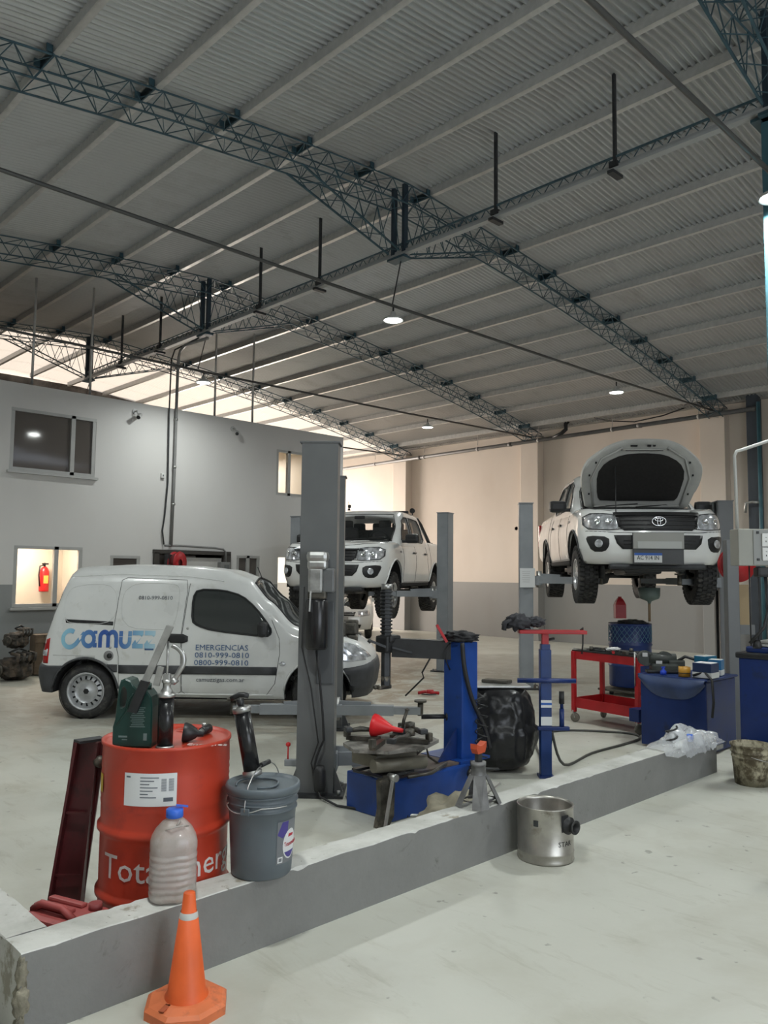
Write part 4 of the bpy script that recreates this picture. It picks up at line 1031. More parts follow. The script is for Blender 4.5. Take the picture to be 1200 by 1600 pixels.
# ================================================================== WHITE VAN (x forward, origin at the rear axle on the floor)
def ribbon(bv, ax, path, wd, off, mb, ox, oz):
    path = [Vector(p) for p in path]; n = len(path); vs = []
    for i, p in enumerate(path):
        t = (path[min(i+1, n-1)]-path[max(i-1, 0)]).normalized(); q = Vector((-t.y, t.x))
        for s in (-.5, .5):
            a = p+q*wd*s; vs.append(hit(bv, ax, ox+a.x, oz+a.y*1.22, off)[0])
    mb.add(vs, [(2*i, 2*i+1, 2*i+3, 2*i+2) for i in range(n-1)])
def van():
    t = thing('delivery_van', 'white panel van with blue lettering parked sideways behind the tall grey lift column', 'van', (4.44, 9.36, 0), R(-44))
    W = 1.70
    zt = [(-.6, 1.63), (-.2, 1.685), (.4, 1.715), (1.1, 1.70), (1.5, 1.66), (1.78, 1.57), (2.03, 1.32), (2.32, 1.045), (2.45, .995), (2.8, .93), (3.0, .88), (3.15, .80), (3.27, .70)]
    zb = [(-.6, .30), (.4, .26), (2.2, .24), (3.27, .26)]
    fo = [(.25, .08), (.4, .02), (.55, 0), (.7, .03), (.85, .12)]
    ro = [(.3, .03), (.5, 0), (.84, .04), (1.13, .10), (1.38, .17), (1.6, .24), (1.76, .36)]
    so = [(.25, .06), (.38, .015), (.6, 0), (.9, .0), (1.02, .02), (1.3, .07), (1.55, .13), (1.66, .18), (1.73, .25)]
    kw = dict(crown=.03, ef=(.5, .36), er=(.12, .12), bowf=.16, bowr=.04, ns=22, edge=.05, nside=80)
    mk = lambda W_=W, zb_=zb, zt_=zt, d=0: shell(3.27+d, -.56-d, W_, zb_, zt_, fo, ro, so, **kw)
    body = mk().build('body', M_VAN, t)
    full = mk().build('tmp', M_VAN); bv = bvh_of(full); bpy.data.objects.remove(full)
    def archcut(sy): return [arch_cutter(x, .31, rr_, sy*.5, sy*1.2) for x, rr_ in ((0, .365), (2.60, .375))]
    for sy in (-1, 1):
        for c in archcut(sy): boolean(body, [c])
    body.data.materials.clear(); body.data.materials.append(M_VAN)
    # bumpers: dark plastic shells wrapping both ends
    for nm, zt2, bx in (('rear_bumper', [(-.7, .62), (-.1, .62), (0.5, .60)], (2.1, 3.9)), ('front_bumper', [(2.5, .56), (2.9, .62), (3.4, .66)], (1.0, 3.5))):
        b = mk(W+.025, [(x, z-.0) for x, z in zb], zt2, .02).build(nm, M_GREYPL, t)
        c0 = MB().box((bx[0] if nm[0] == 'r' else .55, 0, .5), (bx[1] if nm[0] == 'r' else 4.5, 3, 2)).build('cut', M_DARK)
        boolean(b, [c0])
        for sy in (-1, 1):
            for c in archcut(sy): boolean(b, [c])
        b.data.materials.clear(); b.data.materials.append(M_GREYPL)
    for x, rr_ in ((0, .365), (2.60, .375)):
        for sy in (-1, 1):
            ax = 'y+' if sy > 0 else 'y-'
            MB().tube([hit(bv, ax, x+(rr_+.005)*cos(R(a)), .31+(rr_+.005)*sin(R(a)), .006)[0] for a in range(6, 176, 8)], .013, 6).build('arch_lip', M_GREYPL if x == 0 else M_VAN, t)
            la = [R(a) for a in range(-2, 183, 8)]; n_ = len(la); r0 = rr_-.012
            MB().add([(x+r0*cos(a), sy*.5, .31+r0*sin(a)) for a in la]+[(x+r0*cos(a), sy*.83, .31+r0*sin(a)) for a in la]+[(x, sy*.5, .31)], [(i, i+1, i+1+n_, i+n_) for i in range(n_-1)]+[(i, i+1, 2*n_) for i in range(n_-1)], None, True).build('wheel_liner', M_DARK, t)
            wheel(t, (x, sy*.72, .305), sy, .305, .175, .20, style='steel')
    # black side mouldings
    for ax in ('y-', 'y+'):
        for x0, x1, a0, a1 in ((.24, .36, .615, .53), (.375, 1.06, .61, .515), (1.075, 2.14, .605, .515)):
            patch(bv, ax, [(x0, a0), (x1, a0-.002), (x1, a1-.002), (x0+(.08 if x0 == .24 else 0), a1)], .008, 'side_moulding', M_GREYPL, t, thick=.012, rings=3)
        patch(bv, ax, [(-.25, 1.108), (.29, 1.085), (.29, 1.045), (-.24, 1.068)], .004, 'slide_rail', M_BLACKPL, t, thick=.01, rings=3)
        win = smooth_poly([(1.17, 1.10), (1.165, 1.36), (1.21, 1.455), (1.50, 1.45), (1.72, 1.39), (1.88, 1.26), (2.06, 1.04), (2.07, .97), (2.02, .935), (1.40, 1.0), (1.24, 1.05)], 1)
        f = patch(bv, ax, win, .003, 'door_window', M_GLASS, t, thick=.008)
        sline(bv, ax, win, .011, .004, closed=True).build('window_seal', M_BLACKPL, f)
        # panel beads and shut lines
        sline(bv, ax, smooth_poly([(-.26, 1.12), (-.29, 1.30), (-.22, 1.49), (.30, 1.51), (.32, 1.06), (-.2, 1.06)], 2), .004, .001, closed=True).build('panel_bead', M_VAN, t)
        sline(bv, ax, smooth_poly([(.37, 1.52), (.95, 1.52), (1.02, 1.46), (.99, 1.08), (.92, 1.0), (.37, 1.02)], 2), .004, .001, closed=True).build('panel_bead', M_VAN, t)
        for pts in ([(.30, 1.0), (.34, 1.55), (.40, 1.58), (1.08, 1.56), (1.10, 1.45), (1.06, .95), (1.07, .32), (1.03, .29), (.38, .29), (.37, .7), (.30, .98)],
                    [(1.12, 1.52), (1.07, .95), (1.08, .32), (1.12, .29), (2.02, .28), (2.12, .42), (2.17, .75), (2.16, .92), (2.07, 1.12)], [(-.42, 1.45), (-.47, 1.1), (-.48, .9)]):
            sline(bv, ax, pts, .0035, .0).build('shut_line', mat('shut_line_grey', (.08, .08, .08), .6), t)
        patch(bv, ax, smooth_poly([(.90, .96), (1.14, .955), (1.14, .855), (.90, .86)]), .008, 'door_handle', M_BLACKPL, t, thick=.01, rings=3, step=.02)
        p, n = hit(bv, ax, 2.2, .64, .004); MB().lathe([(0, .01), (.018, .008), (.025, 0)], 14, M=Matrix.Translation(p) @ n.to_track_quat('Z', 'Y').to_matrix().to_4x4() @ Matrix.Diagonal((1.5, 1, 1, 1))).build('side_repeater', M_LENS, t)
        sline(bv, ax, [(.42, .29), (2.1, .285)], .012, -.002).build('sill_lip', M_VAN, t)
        # roof gutter
        sline(bv, ax, [(-.3, 1.58), (.3, 1.62), (1.1, 1.60), (1.5, 1.55)], .008, .0).build('roof_gutter', M_VAN, t)
    # filler cap, locks
    p, n = hit(bv, 'y-', .26, .71, .002); Mq = Matrix.Translation(p) @ n.to_track_quat('Z', 'Y').to_matrix().to_4x4()
    fc = MB().lathe([(0, .006), (.05, .006), (.056, .0)], 22, M=Mq).build('filler_recess', mat('filler_grey', (.2, .2, .2), .5), t)
    MB().lathe([(0, .02), (.026, .018), (.03, .004)], 16, M=Mq @ Matrix.Translation((.012, 0, 0))).build('filler_cap', M_BLACKPL, fc)
    for x, z in ((.275, .80), (.86, .90), (1.13, 1.02)):
        p, n = hit(bv, 'y-', x, z, .002); MB().lathe([(0, .008), (.011, .006), (.014, 0)], 12, M=Matrix.Translation(p) @ n.to_track_quat('Z', 'Y').to_matrix().to_4x4()).build('lock', M_STEEL, t)
    # mirror, lamps
    for sy in (-1, 1):
        MB().box((1.98, sy*.88, 1.02), (.10, .18, .17), bev=.04).box((2.0, sy*.80, .97), (.09, .1, .06), bev=.02).build('door_mirror', M_BLACKPL, t)
        ax = 'y+' if sy > 0 else 'y-'
        tl_ = patch(bv, ax, [(-.49, .86), (-.40, .90), (-.415, .62), (-.53, .62)], .006, 'tail_lamp', mat('tail_lamp_red', (.35, .01, .01), .2), t, thick=.012, rings=3)
        patch(bv, ax, [(-.495, .77), (-.42, .78), (-.425, .70), (-.51, .70)], .012, 'reversing_lamp', M_LENS, tl_, thick=.008, rings=3)
        patch(bv, ax, smooth_poly([(2.82, .88), (2.95, .87), (3.12, .78), (3.2, .68), (2.86, .66), (2.80, .74)]), .006, 'headlamp', M_LENS, t, thick=.012)
        # worn front corner: fog lamp opening in the bumper
        patch(bv, ax, smooth_poly([(2.95, .34), (2.95, .44), (3.1, .46), (3.12, .36)]), .018, 'bumper_opening', M_DARK, t, thick=.008, rings=3)
    # windscreen as a pane on the sloping front, wiper
    wsc = [(2.36, -.68), (2.10, -.66), (1.84, -.60), (1.80, 0), (1.84, .60), (2.10, .66), (2.36, .68), (2.38, 0)]
    ws = patch(bv, 'z+', wsc, .004, 'windscreen', M_GLASS, t, thick=.01, rings=10)
    sline(bv, 'z+', wsc, .011, .006, closed=True).build('windscreen_seal', M_BLACKPL, ws)
    MB().cyl((1.86, -.2, 1.58), (1.80, -.2, 1.72), .006).build('aerial', M_CABLE, t)
    # bonnet standing ajar
    vs = []; fs = []
    for i in range(9):
        for j in range(13):
            u = i/8; y = -.66+1.32*j/12; yy = y*(1-.12*u); vs.append((2.40+.60*u*cos(R(38)), yy, 1.0+.60*u*sin(R(38))+.03*(1-(y/.66)**2)-.05*u*u))
    for i in range(8):
        for j in range(12): a = i*13+j; fs.append((a, a+1, a+14, a+13))
    bn = MB().add(vs, fs, None, True).add([(x, y, z-.02) for x, y, z in vs], fs, None, True).build('bonnet', M_VAN, t)
    # opened engine bay contents that show over the wing
    r2 = random.Random(3); eb = MB()
    for k in range(16):
        x, y, z = 2.74+r2.random()*.26, -.50+r2.random()*.8, .86+r2.random()*.17
        eb.box((x, y, z), (.10+.1*r2.random(), .1+.14*r2.random(), .06+.12*r2.random()), bev=.02)
    eb.build('engine', M_GREASE, t)
    MB().box((1.3, 0, .26), (3.2, 1.3, .1)).build('underbody', M_DARK, t)
    MB().cyl((-.3, -.4, .22), (.9, -.4, .22), .05).build('silencer', M_GREASE, t)
    # paper sheet behind the door window
    # ---- lettering
    blue = bpy.data.materials.new('logo_blue'); blue.use_nodes = True; n = blue.node_tree.nodes; l = blue.node_tree.links
    tc = n.new('ShaderNodeTexCoord'); sp = n.new('ShaderNodeSeparateXYZ'); l.new(tc.outputs['Object'], sp.inputs[0])
    mr = n.new('ShaderNodeMapRange'); mr.inputs['From Min'].default_value = -.25; mr.inputs['From Max'].default_value = .80; l.new(sp.outputs['X'], mr.inputs['Value'])
    rp = n.new('ShaderNodeValToRGB'); e = rp.color_ramp.elements; e[0].position = 0; e[0].color = (.25, .5, .62, 1); e[1].position = 1; e[1].color = (.42, .6, .68, 1)
    for ps, c in ((.22, (.08, .2, .42, 1)), (.42, (.02, .07, .3, 1)), (.62, (.06, .15, .38, 1)), (.82, (.2, .4, .55, 1))):
        q = e.new(ps); q.color = c
    l.new(mr.outputs[0], rp.inputs['Fac']); l.new(rp.outputs['Color'], n['Principled BSDF'].inputs['Base Color'])
    sw = .042; h = .15; G = []
    A = lambda cx, cy, r, a0, a1, k=14, ry=None: arc(cx, cy, r, a0, a1, k, ry)
    G.append(A(.09, .075, .075, 55, 300)+[(.16, .03), (.25, .13)])                      # c joined into a
    G.append(A(.30, .075, .062, 0, 360, 22)); G.append([(.372, .15), (.372, 0)])         # a
    G.append([(.43, 0), (.43, .09)]+A(.475, .095, .045, 180, 0, 10)+[(.52, 0)]); G.append([(.52, .09)]+A(.565, .095, .045, 180, 0, 10)+[(.61, 0)])  # m
    G.append([(.66, .15), (.66, .06)]+A(.71, .06, .05, 180, 360, 10)+[(.76, .15)])       # u
    for zx in (.79, .925): G += [[(zx, .134), (zx+.12, .134)], [(zx+.105, .134), (zx+.012, .016)], [(zx, .016), (zx+.12, .016)]]
    lg = MB()
    for g in G: ribbon(bv, 'y-', g, sw, .004, lg, -.27, .80)
    o = lg.build('side_logo', blue, t, fix=False)
    pb = mat('van_lettering_blue', (.06, .12, .25), .5)
    def put(txt, sz, x, z, sx=1.0, m=pb, nm='lettering'):
        return text_obj(txt, sz, nm, m, t, None, ext=.0008, sx=sx, mapper=lambda p: hit(bv, 'y-', x+p.x, z+p.y, .004+p.z)[0])
    put('EMERGENCIAS', .088, 1.225, .782, 1.04); put('0810-999-0810', .085, 1.22, .70, 1.17); put('0800-999-0810', .085, 1.215, .617, 1.17)
    put('camuzzigas.com.ar', .066, 1.24, .435, 1.10, M_PRINT)
    put('0810-999-0810', .06, .55, 1.335, 1.05, M_PRINT)
    patch(bv, 'y-', [(.66, .80), (.76, .80), (.76, .775), (.66, .775)], .003, 'blue_sticker', pb, t, thick=.003, rings=2)
    sline(bv, 'y-', [(-.36, .71), (-.02, .705)], .003, 0).build('faded_lettering', mat('faint_print', (.4, .4, .4), .6), t)
    return t
van()
# ================================================================== FOREGROUND AND WORKSHOP OBJECTS
from mathutils import noise as mnoise
def smc(pts, k=5):
    P = [Vector(p) for p in pts]; out = []
    for i in range(len(P)-1):
        a, b, c, d = P[max(i-1, 0)], P[i], P[i+1], P[min(i+2, len(P)-1)]
        for j in range(k):
            t = j/k; out.append(.5*((2*b)+(c-a)*t+(2*a-5*b+4*c-d)*t*t+(3*b-a-3*c+d)*t**3))
    return out+[P[-1]]
CAMDIR = lambda x, y: math.atan2(-y, -x)
def nz(p, s, seed=0): return mnoise.noise(Vector((p[0]*s+seed*7.1, p[1]*s+seed*3.3, p[2]*s-seed*5.7)))
def blob(name, m, parent, c, d, amp=.12, sc=3, sub=4, seed=0, loc=None, flat=None, ridged=False):
    bm = bmesh.new(); bmesh.ops.create_icosphere(bm, subdivisions=sub, radius=1)
    for v in bm.verts:
        p = v.co.copy(); k = nz(p, sc, seed)+.5*nz(p, sc*2.3, seed+1)
        if ridged: k = -abs(k)*2+.3+.5*abs(nz(p, sc*3, seed+2))
        q = p*(1+amp*k); v.co = Vector((c[0]+q.x*d[0]/2, c[1]+q.y*d[1]/2, c[2]+q.z*d[2]/2))
        if flat is not None and v.co.z < flat: v.co.z = flat
    bm.verts.index_update(); mb = MB(); mb.add([v.co.copy() for v in bm.verts], [[v.index for v in f.verts] for f in bm.faces], None, True); bm.free()
    return mb.build(name, m, parent, loc)
def cylpatch(r, a0, a1, z0, z1, off=.001, n=14, zr=None, m_=1):
    mb = MB(); vs = []
    for i in range(n+1):
        a = R(a0+(a1-a0)*i/n)
        for z in (z0, z1): rr = (r if not zr else zr(z))+off; vs.append((rr*cos(a), rr*sin(a), z))
    return mb.add(vs, [(2*i, 2*i+2, 2*i+3, 2*i+1) for i in range(n)], None, True)
def open_lathe(prof, n=40, **k): return MB().lathe(prof, n, **k)

# ---- low parapet wall: grey painted block, whitewashed worn top
def parapet_mat():
    m = bpy.data.materials.new('parapet_paint'); m.use_nodes = True; n = m.node_tree.nodes; l = m.node_tree.links; b = n['Principled BSDF']
    tc = n.new('ShaderNodeTexCoord'); ge = n.new('ShaderNodeNewGeometry'); sp = n.new('ShaderNodeSeparateXYZ'); l.new(ge.outputs['True Normal'], sp.inputs[0])
    def nzx(sc, p0, p1, det=8, dist=0):
        t = n.new('ShaderNodeTexNoise'); t.inputs['Scale'].default_value = sc; t.inputs['Detail'].default_value = det; t.inputs['Roughness'].default_value = .65; t.inputs['Distortion'].default_value = dist; l.new(tc.outputs['Object'], t.inputs['Vector'])
        r = n.new('ShaderNodeValToRGB'); r.color_ramp.elements[0].position = p0; r.color_ramp.elements[1].position = p1; l.new(t.outputs['Fac'], r.inputs['Fac']); return r.outputs['Color']
    def mix(f, a, c):
        x = n.new('ShaderNodeMix'); x.data_type = 'RGBA'; l.new(f, x.inputs[0])
        for s_, v in ((6, a), (7, c)):
            if isinstance(v, tuple): x.inputs[s_].default_value = (*v, 1)
            else: l.new(v, x.inputs[s_])
        return x.outputs[2]
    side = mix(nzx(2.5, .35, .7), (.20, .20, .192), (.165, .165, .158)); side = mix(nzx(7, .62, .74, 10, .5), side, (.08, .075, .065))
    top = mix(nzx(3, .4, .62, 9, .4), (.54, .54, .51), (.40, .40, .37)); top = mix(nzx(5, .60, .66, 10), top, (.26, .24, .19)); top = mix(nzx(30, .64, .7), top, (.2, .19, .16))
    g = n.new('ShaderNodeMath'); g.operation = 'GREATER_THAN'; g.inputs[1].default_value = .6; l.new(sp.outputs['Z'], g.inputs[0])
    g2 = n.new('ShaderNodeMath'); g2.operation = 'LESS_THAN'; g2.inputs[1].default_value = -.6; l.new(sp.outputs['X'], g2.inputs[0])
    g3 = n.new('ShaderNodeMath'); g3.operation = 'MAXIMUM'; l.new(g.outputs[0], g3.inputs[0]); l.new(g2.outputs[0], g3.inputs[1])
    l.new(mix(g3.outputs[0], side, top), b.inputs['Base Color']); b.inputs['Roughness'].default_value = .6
    t = n.new('ShaderNodeTexNoise'); t.inputs['Scale'].default_value = 35; t.inputs['Detail'].default_value = 6; l.new(tc.outputs['Object'], t.inputs['Vector'])
    bp = n.new('ShaderNodeBump'); bp.inputs['Strength'].default_value = .35; bp.inputs['Distance'].default_value = .006; l.new(t.outputs['Fac'], bp.inputs['Height']); l.new(bp.outputs[0], b.inputs['Normal'])
    return m
PARM = parapet_mat()
def worn_block(x0, y0, x1, y1, h, along, step=.03, end_chip=True):
    """block with chipped upper arrises"""
    mb = MB(); L = (x1-x0) if along == 'x' else (y1-y0); n = int(L/step)
    prof_n = 10; vs = []
    for i in range(n+1):
        s = i/n; c = abs(mnoise.noise(Vector((i*.35, 1.7, y0)))); c2 = abs(mnoise.noise(Vector((i*.35, 8.2, x0))))
        e1 = .004+.016*max(0, c-.35)*2; e2 = .004+.016*max(0, c2-.3)*2; hh = h+.004*mnoise.noise(Vector((i*.15, 3, 3)))
        if along == 'x':
            X = x0+L*s; ring = [(X, y0, 0), (X, y0, hh-e1), (X, y0+e1*.8, hh), (X, (y0+y1)/2, hh+.002), (X, y1-e2, hh), (X, y1, hh-e2), (X, y1, 0)]
        else:
            Y = y0+L*s; ring = [(x0, Y, 0), (x0, Y, hh-e1), (x0+e1*.8, Y, hh), ((x0+x1)/2, Y, hh+.002), (x1-e2, Y, hh), (x1, Y, hh-e2), (x1, Y, 0)]
        vs += ring
    k = 7; fs = [(i*k+j, (i+1)*k+j, (i+1)*k+j+1, i*k+j+1) for i in range(n) for j in range(k-1)]+[list(range(k)), [n*k+j for j in range(k)][::-1]]
    return mb.add(vs, fs)
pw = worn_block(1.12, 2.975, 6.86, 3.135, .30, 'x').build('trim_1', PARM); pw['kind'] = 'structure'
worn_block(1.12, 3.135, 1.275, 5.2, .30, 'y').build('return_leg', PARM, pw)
cm = mat('bare_broken_mortar', (.20, .185, .14), .9, var=.4, scale=20, bump=.8)
for (z0_, z1_, w_) in ((.17, .292, .024), (.08, .19, .034), (.01, .09, .022)):
    blob('chipped_corner', cm, pw, (1.128, 2.983, (z0_+z1_)/2), (w_*1.6, w_*1.6, z1_-z0_), .5, 4, 3, int(z0_*100))

# ---- red oil drum
DX, DY, DR = 1.93, 3.445, .288
dr_ = thing('oil_drum', 'red steel oil drum with large white lettering behind the low grey wall', 'oil drum', (DX, DY, 0))
M_DRUM = mat('drum_red', (.42, .040, .018), .38, var=.12, scale=5, dirt=(.30, .03, .018), dirt_amt=.35, dscale=6)
pr = [(0, .01), (DR-.01, .01), (DR, 0), (DR+.006, .01), (DR, .025)]
for zc in (.215, .50):
    pr += [(DR, zc-.03), (DR+.004, zc-.018), (DR+.014, zc-.008), (DR+.014, zc+.008), (DR+.004, zc+.018), (DR, zc+.03)]
for k in range(6): pr += [(DR, .60+k*.03), (DR+.0025, .615+k*.03)]
pr += [(DR, .86), (DR+.007, .866), (DR+.007, .88), (DR-.002, .882), (DR-.008, .87), (DR-.02, .866), (0, .868)]
MB().lathe(pr, 64).build('drum_body', M_DRUM, dr_)
MB().lathe([(0, .875), (.03, .875), (.035, .868)], 20, M=Matrix.Translation((.15, .12, 0))).build('bung', M_DRUM, dr_)
ca = math.degrees(CAMDIR(DX, DY))
M_DW = mat('drum_white_print', (.60, .56, .54), .5)
def drum_text(txt, size, a0, z0, width, parent, r=DR, m=M_DW, off=.0012, nm='lettering'):
    cu = bpy.data.curves.new('t', 'FONT'); cu.body = txt; cu.size = size; o = bpy.data.objects.new('t', cu); COL.objects.link(o)
    bpy.context.view_layer.update(); w0 = o.dimensions.x; bpy.data.objects.remove(o); bpy.data.curves.remove(cu)
    sx = width/w0
    return text_obj(txt, size, nm, m, parent, None, ext=.0006, sx=sx, mapper=lambda p: Vector(((r+off+p.z)*cos(R(a0)+p.x/r), (r+off+p.z)*sin(R(a0)+p.x/r), z0+p.y)))
drum_text('TotalEnergies', .150, ca-61, .312, .84, dr_)
lb_ = cylpatch(DR+.003, ca-37, ca+9, .635, .775).build('paper_label', M_LABEL, dr_)
pl_ = MB()
for k in range(7):
    q = cylpatch(DR+.004, ca-22, ca-6-(k*37 % 11), .755-k*.014, .759-k*.014, n=6); pl_.add(q.v, q.f)
for j in range(12):
    for aa in (-4, 2.2):
        q = cylpatch(DR+.004, ca+aa, ca+aa+4.3, .70+j*.0045, .7022+j*.0045, n=3); pl_.add(q.v, q.f)
q = cylpatch(DR+.004, ca-35, ca-31, .755, .762, n=3); pl_.add(q.v, q.f)
q = cylpatch(DR+.004, ca-2, ca+6, .655, .672, n=3); pl_.add(q.v, q.f)
pl_.build('label_print', M_PRINT, lb_, fix=False)['kind'] = 'stuff'
cylpatch(DR+.003, ca-80, ca-70, .66, .74).build('yellow_sticker', mat('sticker_yellow', (.62, .42, .04), .5), dr_)
drum_topt = text_obj('Energies', .055, 'lettering', M_DW, dr_, Matrix.Translation((-.02, -.20, .870)) @ Matrix.Rotation(R(-44), 4, 'Z'), ext=.0006)

# ---- things on the drum
ZD = .868
jg = thing('oil_jug', 'dark green plastic oil jug with moulded handle standing on the red drum', 'jug', (1.745, 3.40, ZD), R(-46))
jg.scale = (.80, .80, .88)
M_GREEN = mat('jug_green', (.006, .032, .026), .35, var=.15, scale=6)
# outline x (width) - z, handle hole on the left
out = [(-.105, 0), (.105, 0), (.11, .02), (.108, .20), (.10, .255), (.075, .285), (.02, .292), (-.005, .31), (-.02, .335), (-.05, .345), (-.075, .335), (-.086, .30), (-.10, .14), (-.112, .10), (-.112, .02)]
mbj = MB(); n_ = len(out); vs = []
for y, s in ((-.06, .94), (-.075, 1), (.075, 1), (.06, .94)):
    pass
rings = [(-.06, .93), (-.074, .99), (-.06, 1.0), (.06, 1.0), (.074, .99), (.06, .93)]
lay = [(-.068, .95), (-.058, 1.0), (.058, 1.0), (.068, .95)]
for y, s in lay: vs += [((x)*s, y, .17+(z-.17)*s) for x, z in out]
fs = [list(range(n_)), [3*n_+i for i in range(n_)][::-1]]+[(r*n_+i, r*n_+(i+1) % n_, (r+1)*n_+(i+1) % n_, (r+1)*n_+i) for r in range(3) for i in range(n_)]
mbj.add(vs, fs)
jb = mbj.build('jug_body', M_GREEN, jg)
hc = MB(); ho_ = smooth_poly([(-.072, .19), (-.045, .20), (-.035, .24), (-.035, .285), (-.055, .31), (-.07, .29), (-.078, .23)], 2); nh = len(ho_)
hc.add([(x, -.2, z) for x, z in ho_]+[(x, .2, z) for x, z in ho_], [list(range(nh)), [nh+i for i in range(nh)][::-1]]+[(i, (i+1) % nh, (i+1) % nh+nh, i+nh) for i in range(nh)])
boolean(jb, [hc.build('cut', None)])
jb.data.materials.clear(); jb.data.materials.append(M_GREEN)
MB().cyl((.055, 0, .285), (.055, 0, .315), .026, n=20).build('cap', M_GREEN, jg)
MB().tube([(-.1, -.062, .10), (-.075, -.066, .13), (-.03, -.066, .19), (-.02, -.066, .24), (.0, -.066, .27)], .006, 6).build('moulded_edge', M_GREEN, jg)
lp_ = MB()
for k in range(11): lp_.box((.03, -.0685, .20-k*.0095), (.085-(k*13 % 5)*.006, .0008, .0035))
lp_.box((.075, -.0685, .055), (.02, .0008, .035)).box((-.05, -.0685, .055), (.05, .0008, .009)).box((-.04, -.0685, .04), (.03, .0008, .004))
lp_.build('label_print', mat('jug_print_grey', (.12, .16, .155), .5), jg, fix=False)['kind'] = 'stuff'

gg = thing('grease_gun', 'chrome-headed black lever grease gun standing on the red drum', 'grease gun', (1.815, 3.262, ZD), R(-44))
gg.scale = (.95, .95, .76)
MB().cyl((0, 0, .012), (0, 0, .30), .036, n=28).build('barrel', mat('gun_black', (.012, .012, .013), .25), gg)
MB().lathe([(0, 0), (.041, 0), (.041, .014), (.037, .016)], 28).build('end_cap', M_STEEL, gg); MB().lathe([(.037, .295), (.042, .295), (.042, .315), (.03, .32), (.026, .335), (.018, .35), (.018, .375), (.024, .38), (.024, .395), (0, .40)], 24).build('end_cap', M_STEEL, gg)
MB().tube(smc([(.0, 0, .37), (.03, 0, .39), (.055, 0, .44), (.075, 0, .49), (.072, 0, .54), (.05, 0, .575), (.02, 0, .595)]), .013, 12).lathe([(0, 0), (.02, 0), (.02, .03), (0, .03)], 8, M=Matrix.Translation((.022, 0, .378)) @ Matrix.Rotation(R(45), 4, 'Y')).build('spout', M_STEEL, gg)
MB().cyl((0, 0, .37), (0, 0, .62), .006, n=10).box((0, 0, .41), (.035, .03, .04), bev=.006).build('plunger_rod', M_STEEL, gg)
MB().bar((.01, -.012, .71), (-.105, -.02, .36), .034, .012, upv=(0, 1, 0)).bar((.006, .012, .71), (-.04, .012, .58), .03, .006, upv=(0, 1, 0)).cyl((0, -.02, .69), (0, .02, .69), .008).bar((-.05, 0, .36), (-.03, 0, .47), .03, .012, upv=(0, 1, 0)).build('lever', M_STEEL, gg)
MB().bar((-.095, -.02, .39), (-.15, -.024, .21), .042, .026, upv=(0, 1, 0)).build('lever_grip', M_BLACKPL, gg)

bk = thing('black_funnel', 'small black rubber funnel lying on the drum behind the grease gun', 'funnel', (1.945, 3.33, ZD), R(-36))
bk.scale = (.78,)*3
MB().lathe([(.055, 0), (.058, .01), (.05, .04), (.03, .075), (.018, .085), (.015, .12), (.01, .12), (.01, .08), (.045, .035), (.05, 0)], 24, M=Matrix.Translation((0, 0, .055)) @ Matrix.Rotation(R(97), 4, 'Y')).build('cone', M_BLACKPL, bk)
tl = thing('air_gun', 'small black air tool lying on the right side of the drum lid', 'air tool', (2.10, 3.40, ZD), R(-55))
MB().cyl((0, .05, .022), (0, -.03, .022), .022, .018, n=16).build('grip', M_BLACKPL, tl)
MB().cyl((0, -.03, .022), (0, -.075, .018), .014, .008, n=14).build('nozzle', M_STEEL, tl); MB().cyl((.0, .05, .022), (-.03, .06, .03), .008).cyl((-.03, .06, .02), (-.03, .06, .045), .01).build('air_inlet', M_STEEL, tl)

# ---- grey bucket on the wall, with pump leaning in it
GB = (2.20, 3.05, .302)
gb = thing('grey_bucket', 'grey lidded plastic bucket with wire handle standing on the low wall', 'bucket', GB)
gb.scale = (1.06,)*3
M_GBK = mat('bucket_grey', (.095, .115, .13), .42, var=.08, scale=6, dirt=(.07, .085, .095), dirt_amt=.3)
brad = lambda z: .128+.020*z/.37
gp = [(0, .0), (.122, .0), (.128, .008)]+[(brad(z), z) for z in (.1, .2, .27)]
gp += [(brad(.27)+.006, .272), (brad(.27)+.006, .278), (brad(.28), .28), (brad(.30), .30), (brad(.30)+.008, .303), (brad(.3)+.008, .309), (brad(.31), .311), (brad(.33), .33), (brad(.33)+.008, .333), (brad(.33)+.008, .338), (brad(.34), .34), (.150, .35)]
MB().lathe(gp, 56).build('bucket_body', M_GBK, gb)
MB().lathe([(.149, .340), (.158, .342), (.160, .362), (.157, .374), (.150, .376), (.146, .366), (.12, .362), (0, .364)], 56).build('lid', M_GBK, gb)
gca = math.degrees(CAMDIR(*GB[:2]))
for s in (-1, 1):
    a = R(gca-28 if s < 0 else gca+152); MB().box((0, 0, 0), (.012, .04, .03), Matrix.Translation((cos(a)*.152, sin(a)*.152, .285)) @ Matrix.Rotation(a, 4, 'Z'), bev=.004).build('handle_lug', M_GBK, gb)
a0, a1 = R(gca-28), R(gca+152); P0 = Vector((cos(a0)*.158, sin(a0)*.158, .285)); P1 = Vector((cos(a1)*.158, sin(a1)*.158, .285)); bl = []
for k in range(25):
    t_ = k/24; a = pi*t_; base = P0.lerp(P1, .5-.5*cos(a)); bl.append(base+Vector((.0, .0, .155*sin(a)**.75+.0))+Vector((.03, .03, 0))*sin(a))
MB().tube(bl, .0028, 6).build('wire_handle', M_STEEL, gb)
mid = bl[12]; dv = (bl[14]-bl[10]).normalized(); MB().cyl(mid-dv*.036, mid+dv*.036, .011, n=14).build('handle_grip', M_BLACKPL, gb)
MB().tube([Vector((cos(R(gca-92+k*7))*.153, sin(R(gca-92+k*7))*.153, .30-.026*sin(pi*min(1, k/13)))) for k in range(20)], .0022, 6).build('wire_hoop', mat('pale_wire', (.45, .45, .44), .4, metal=.5), gb)
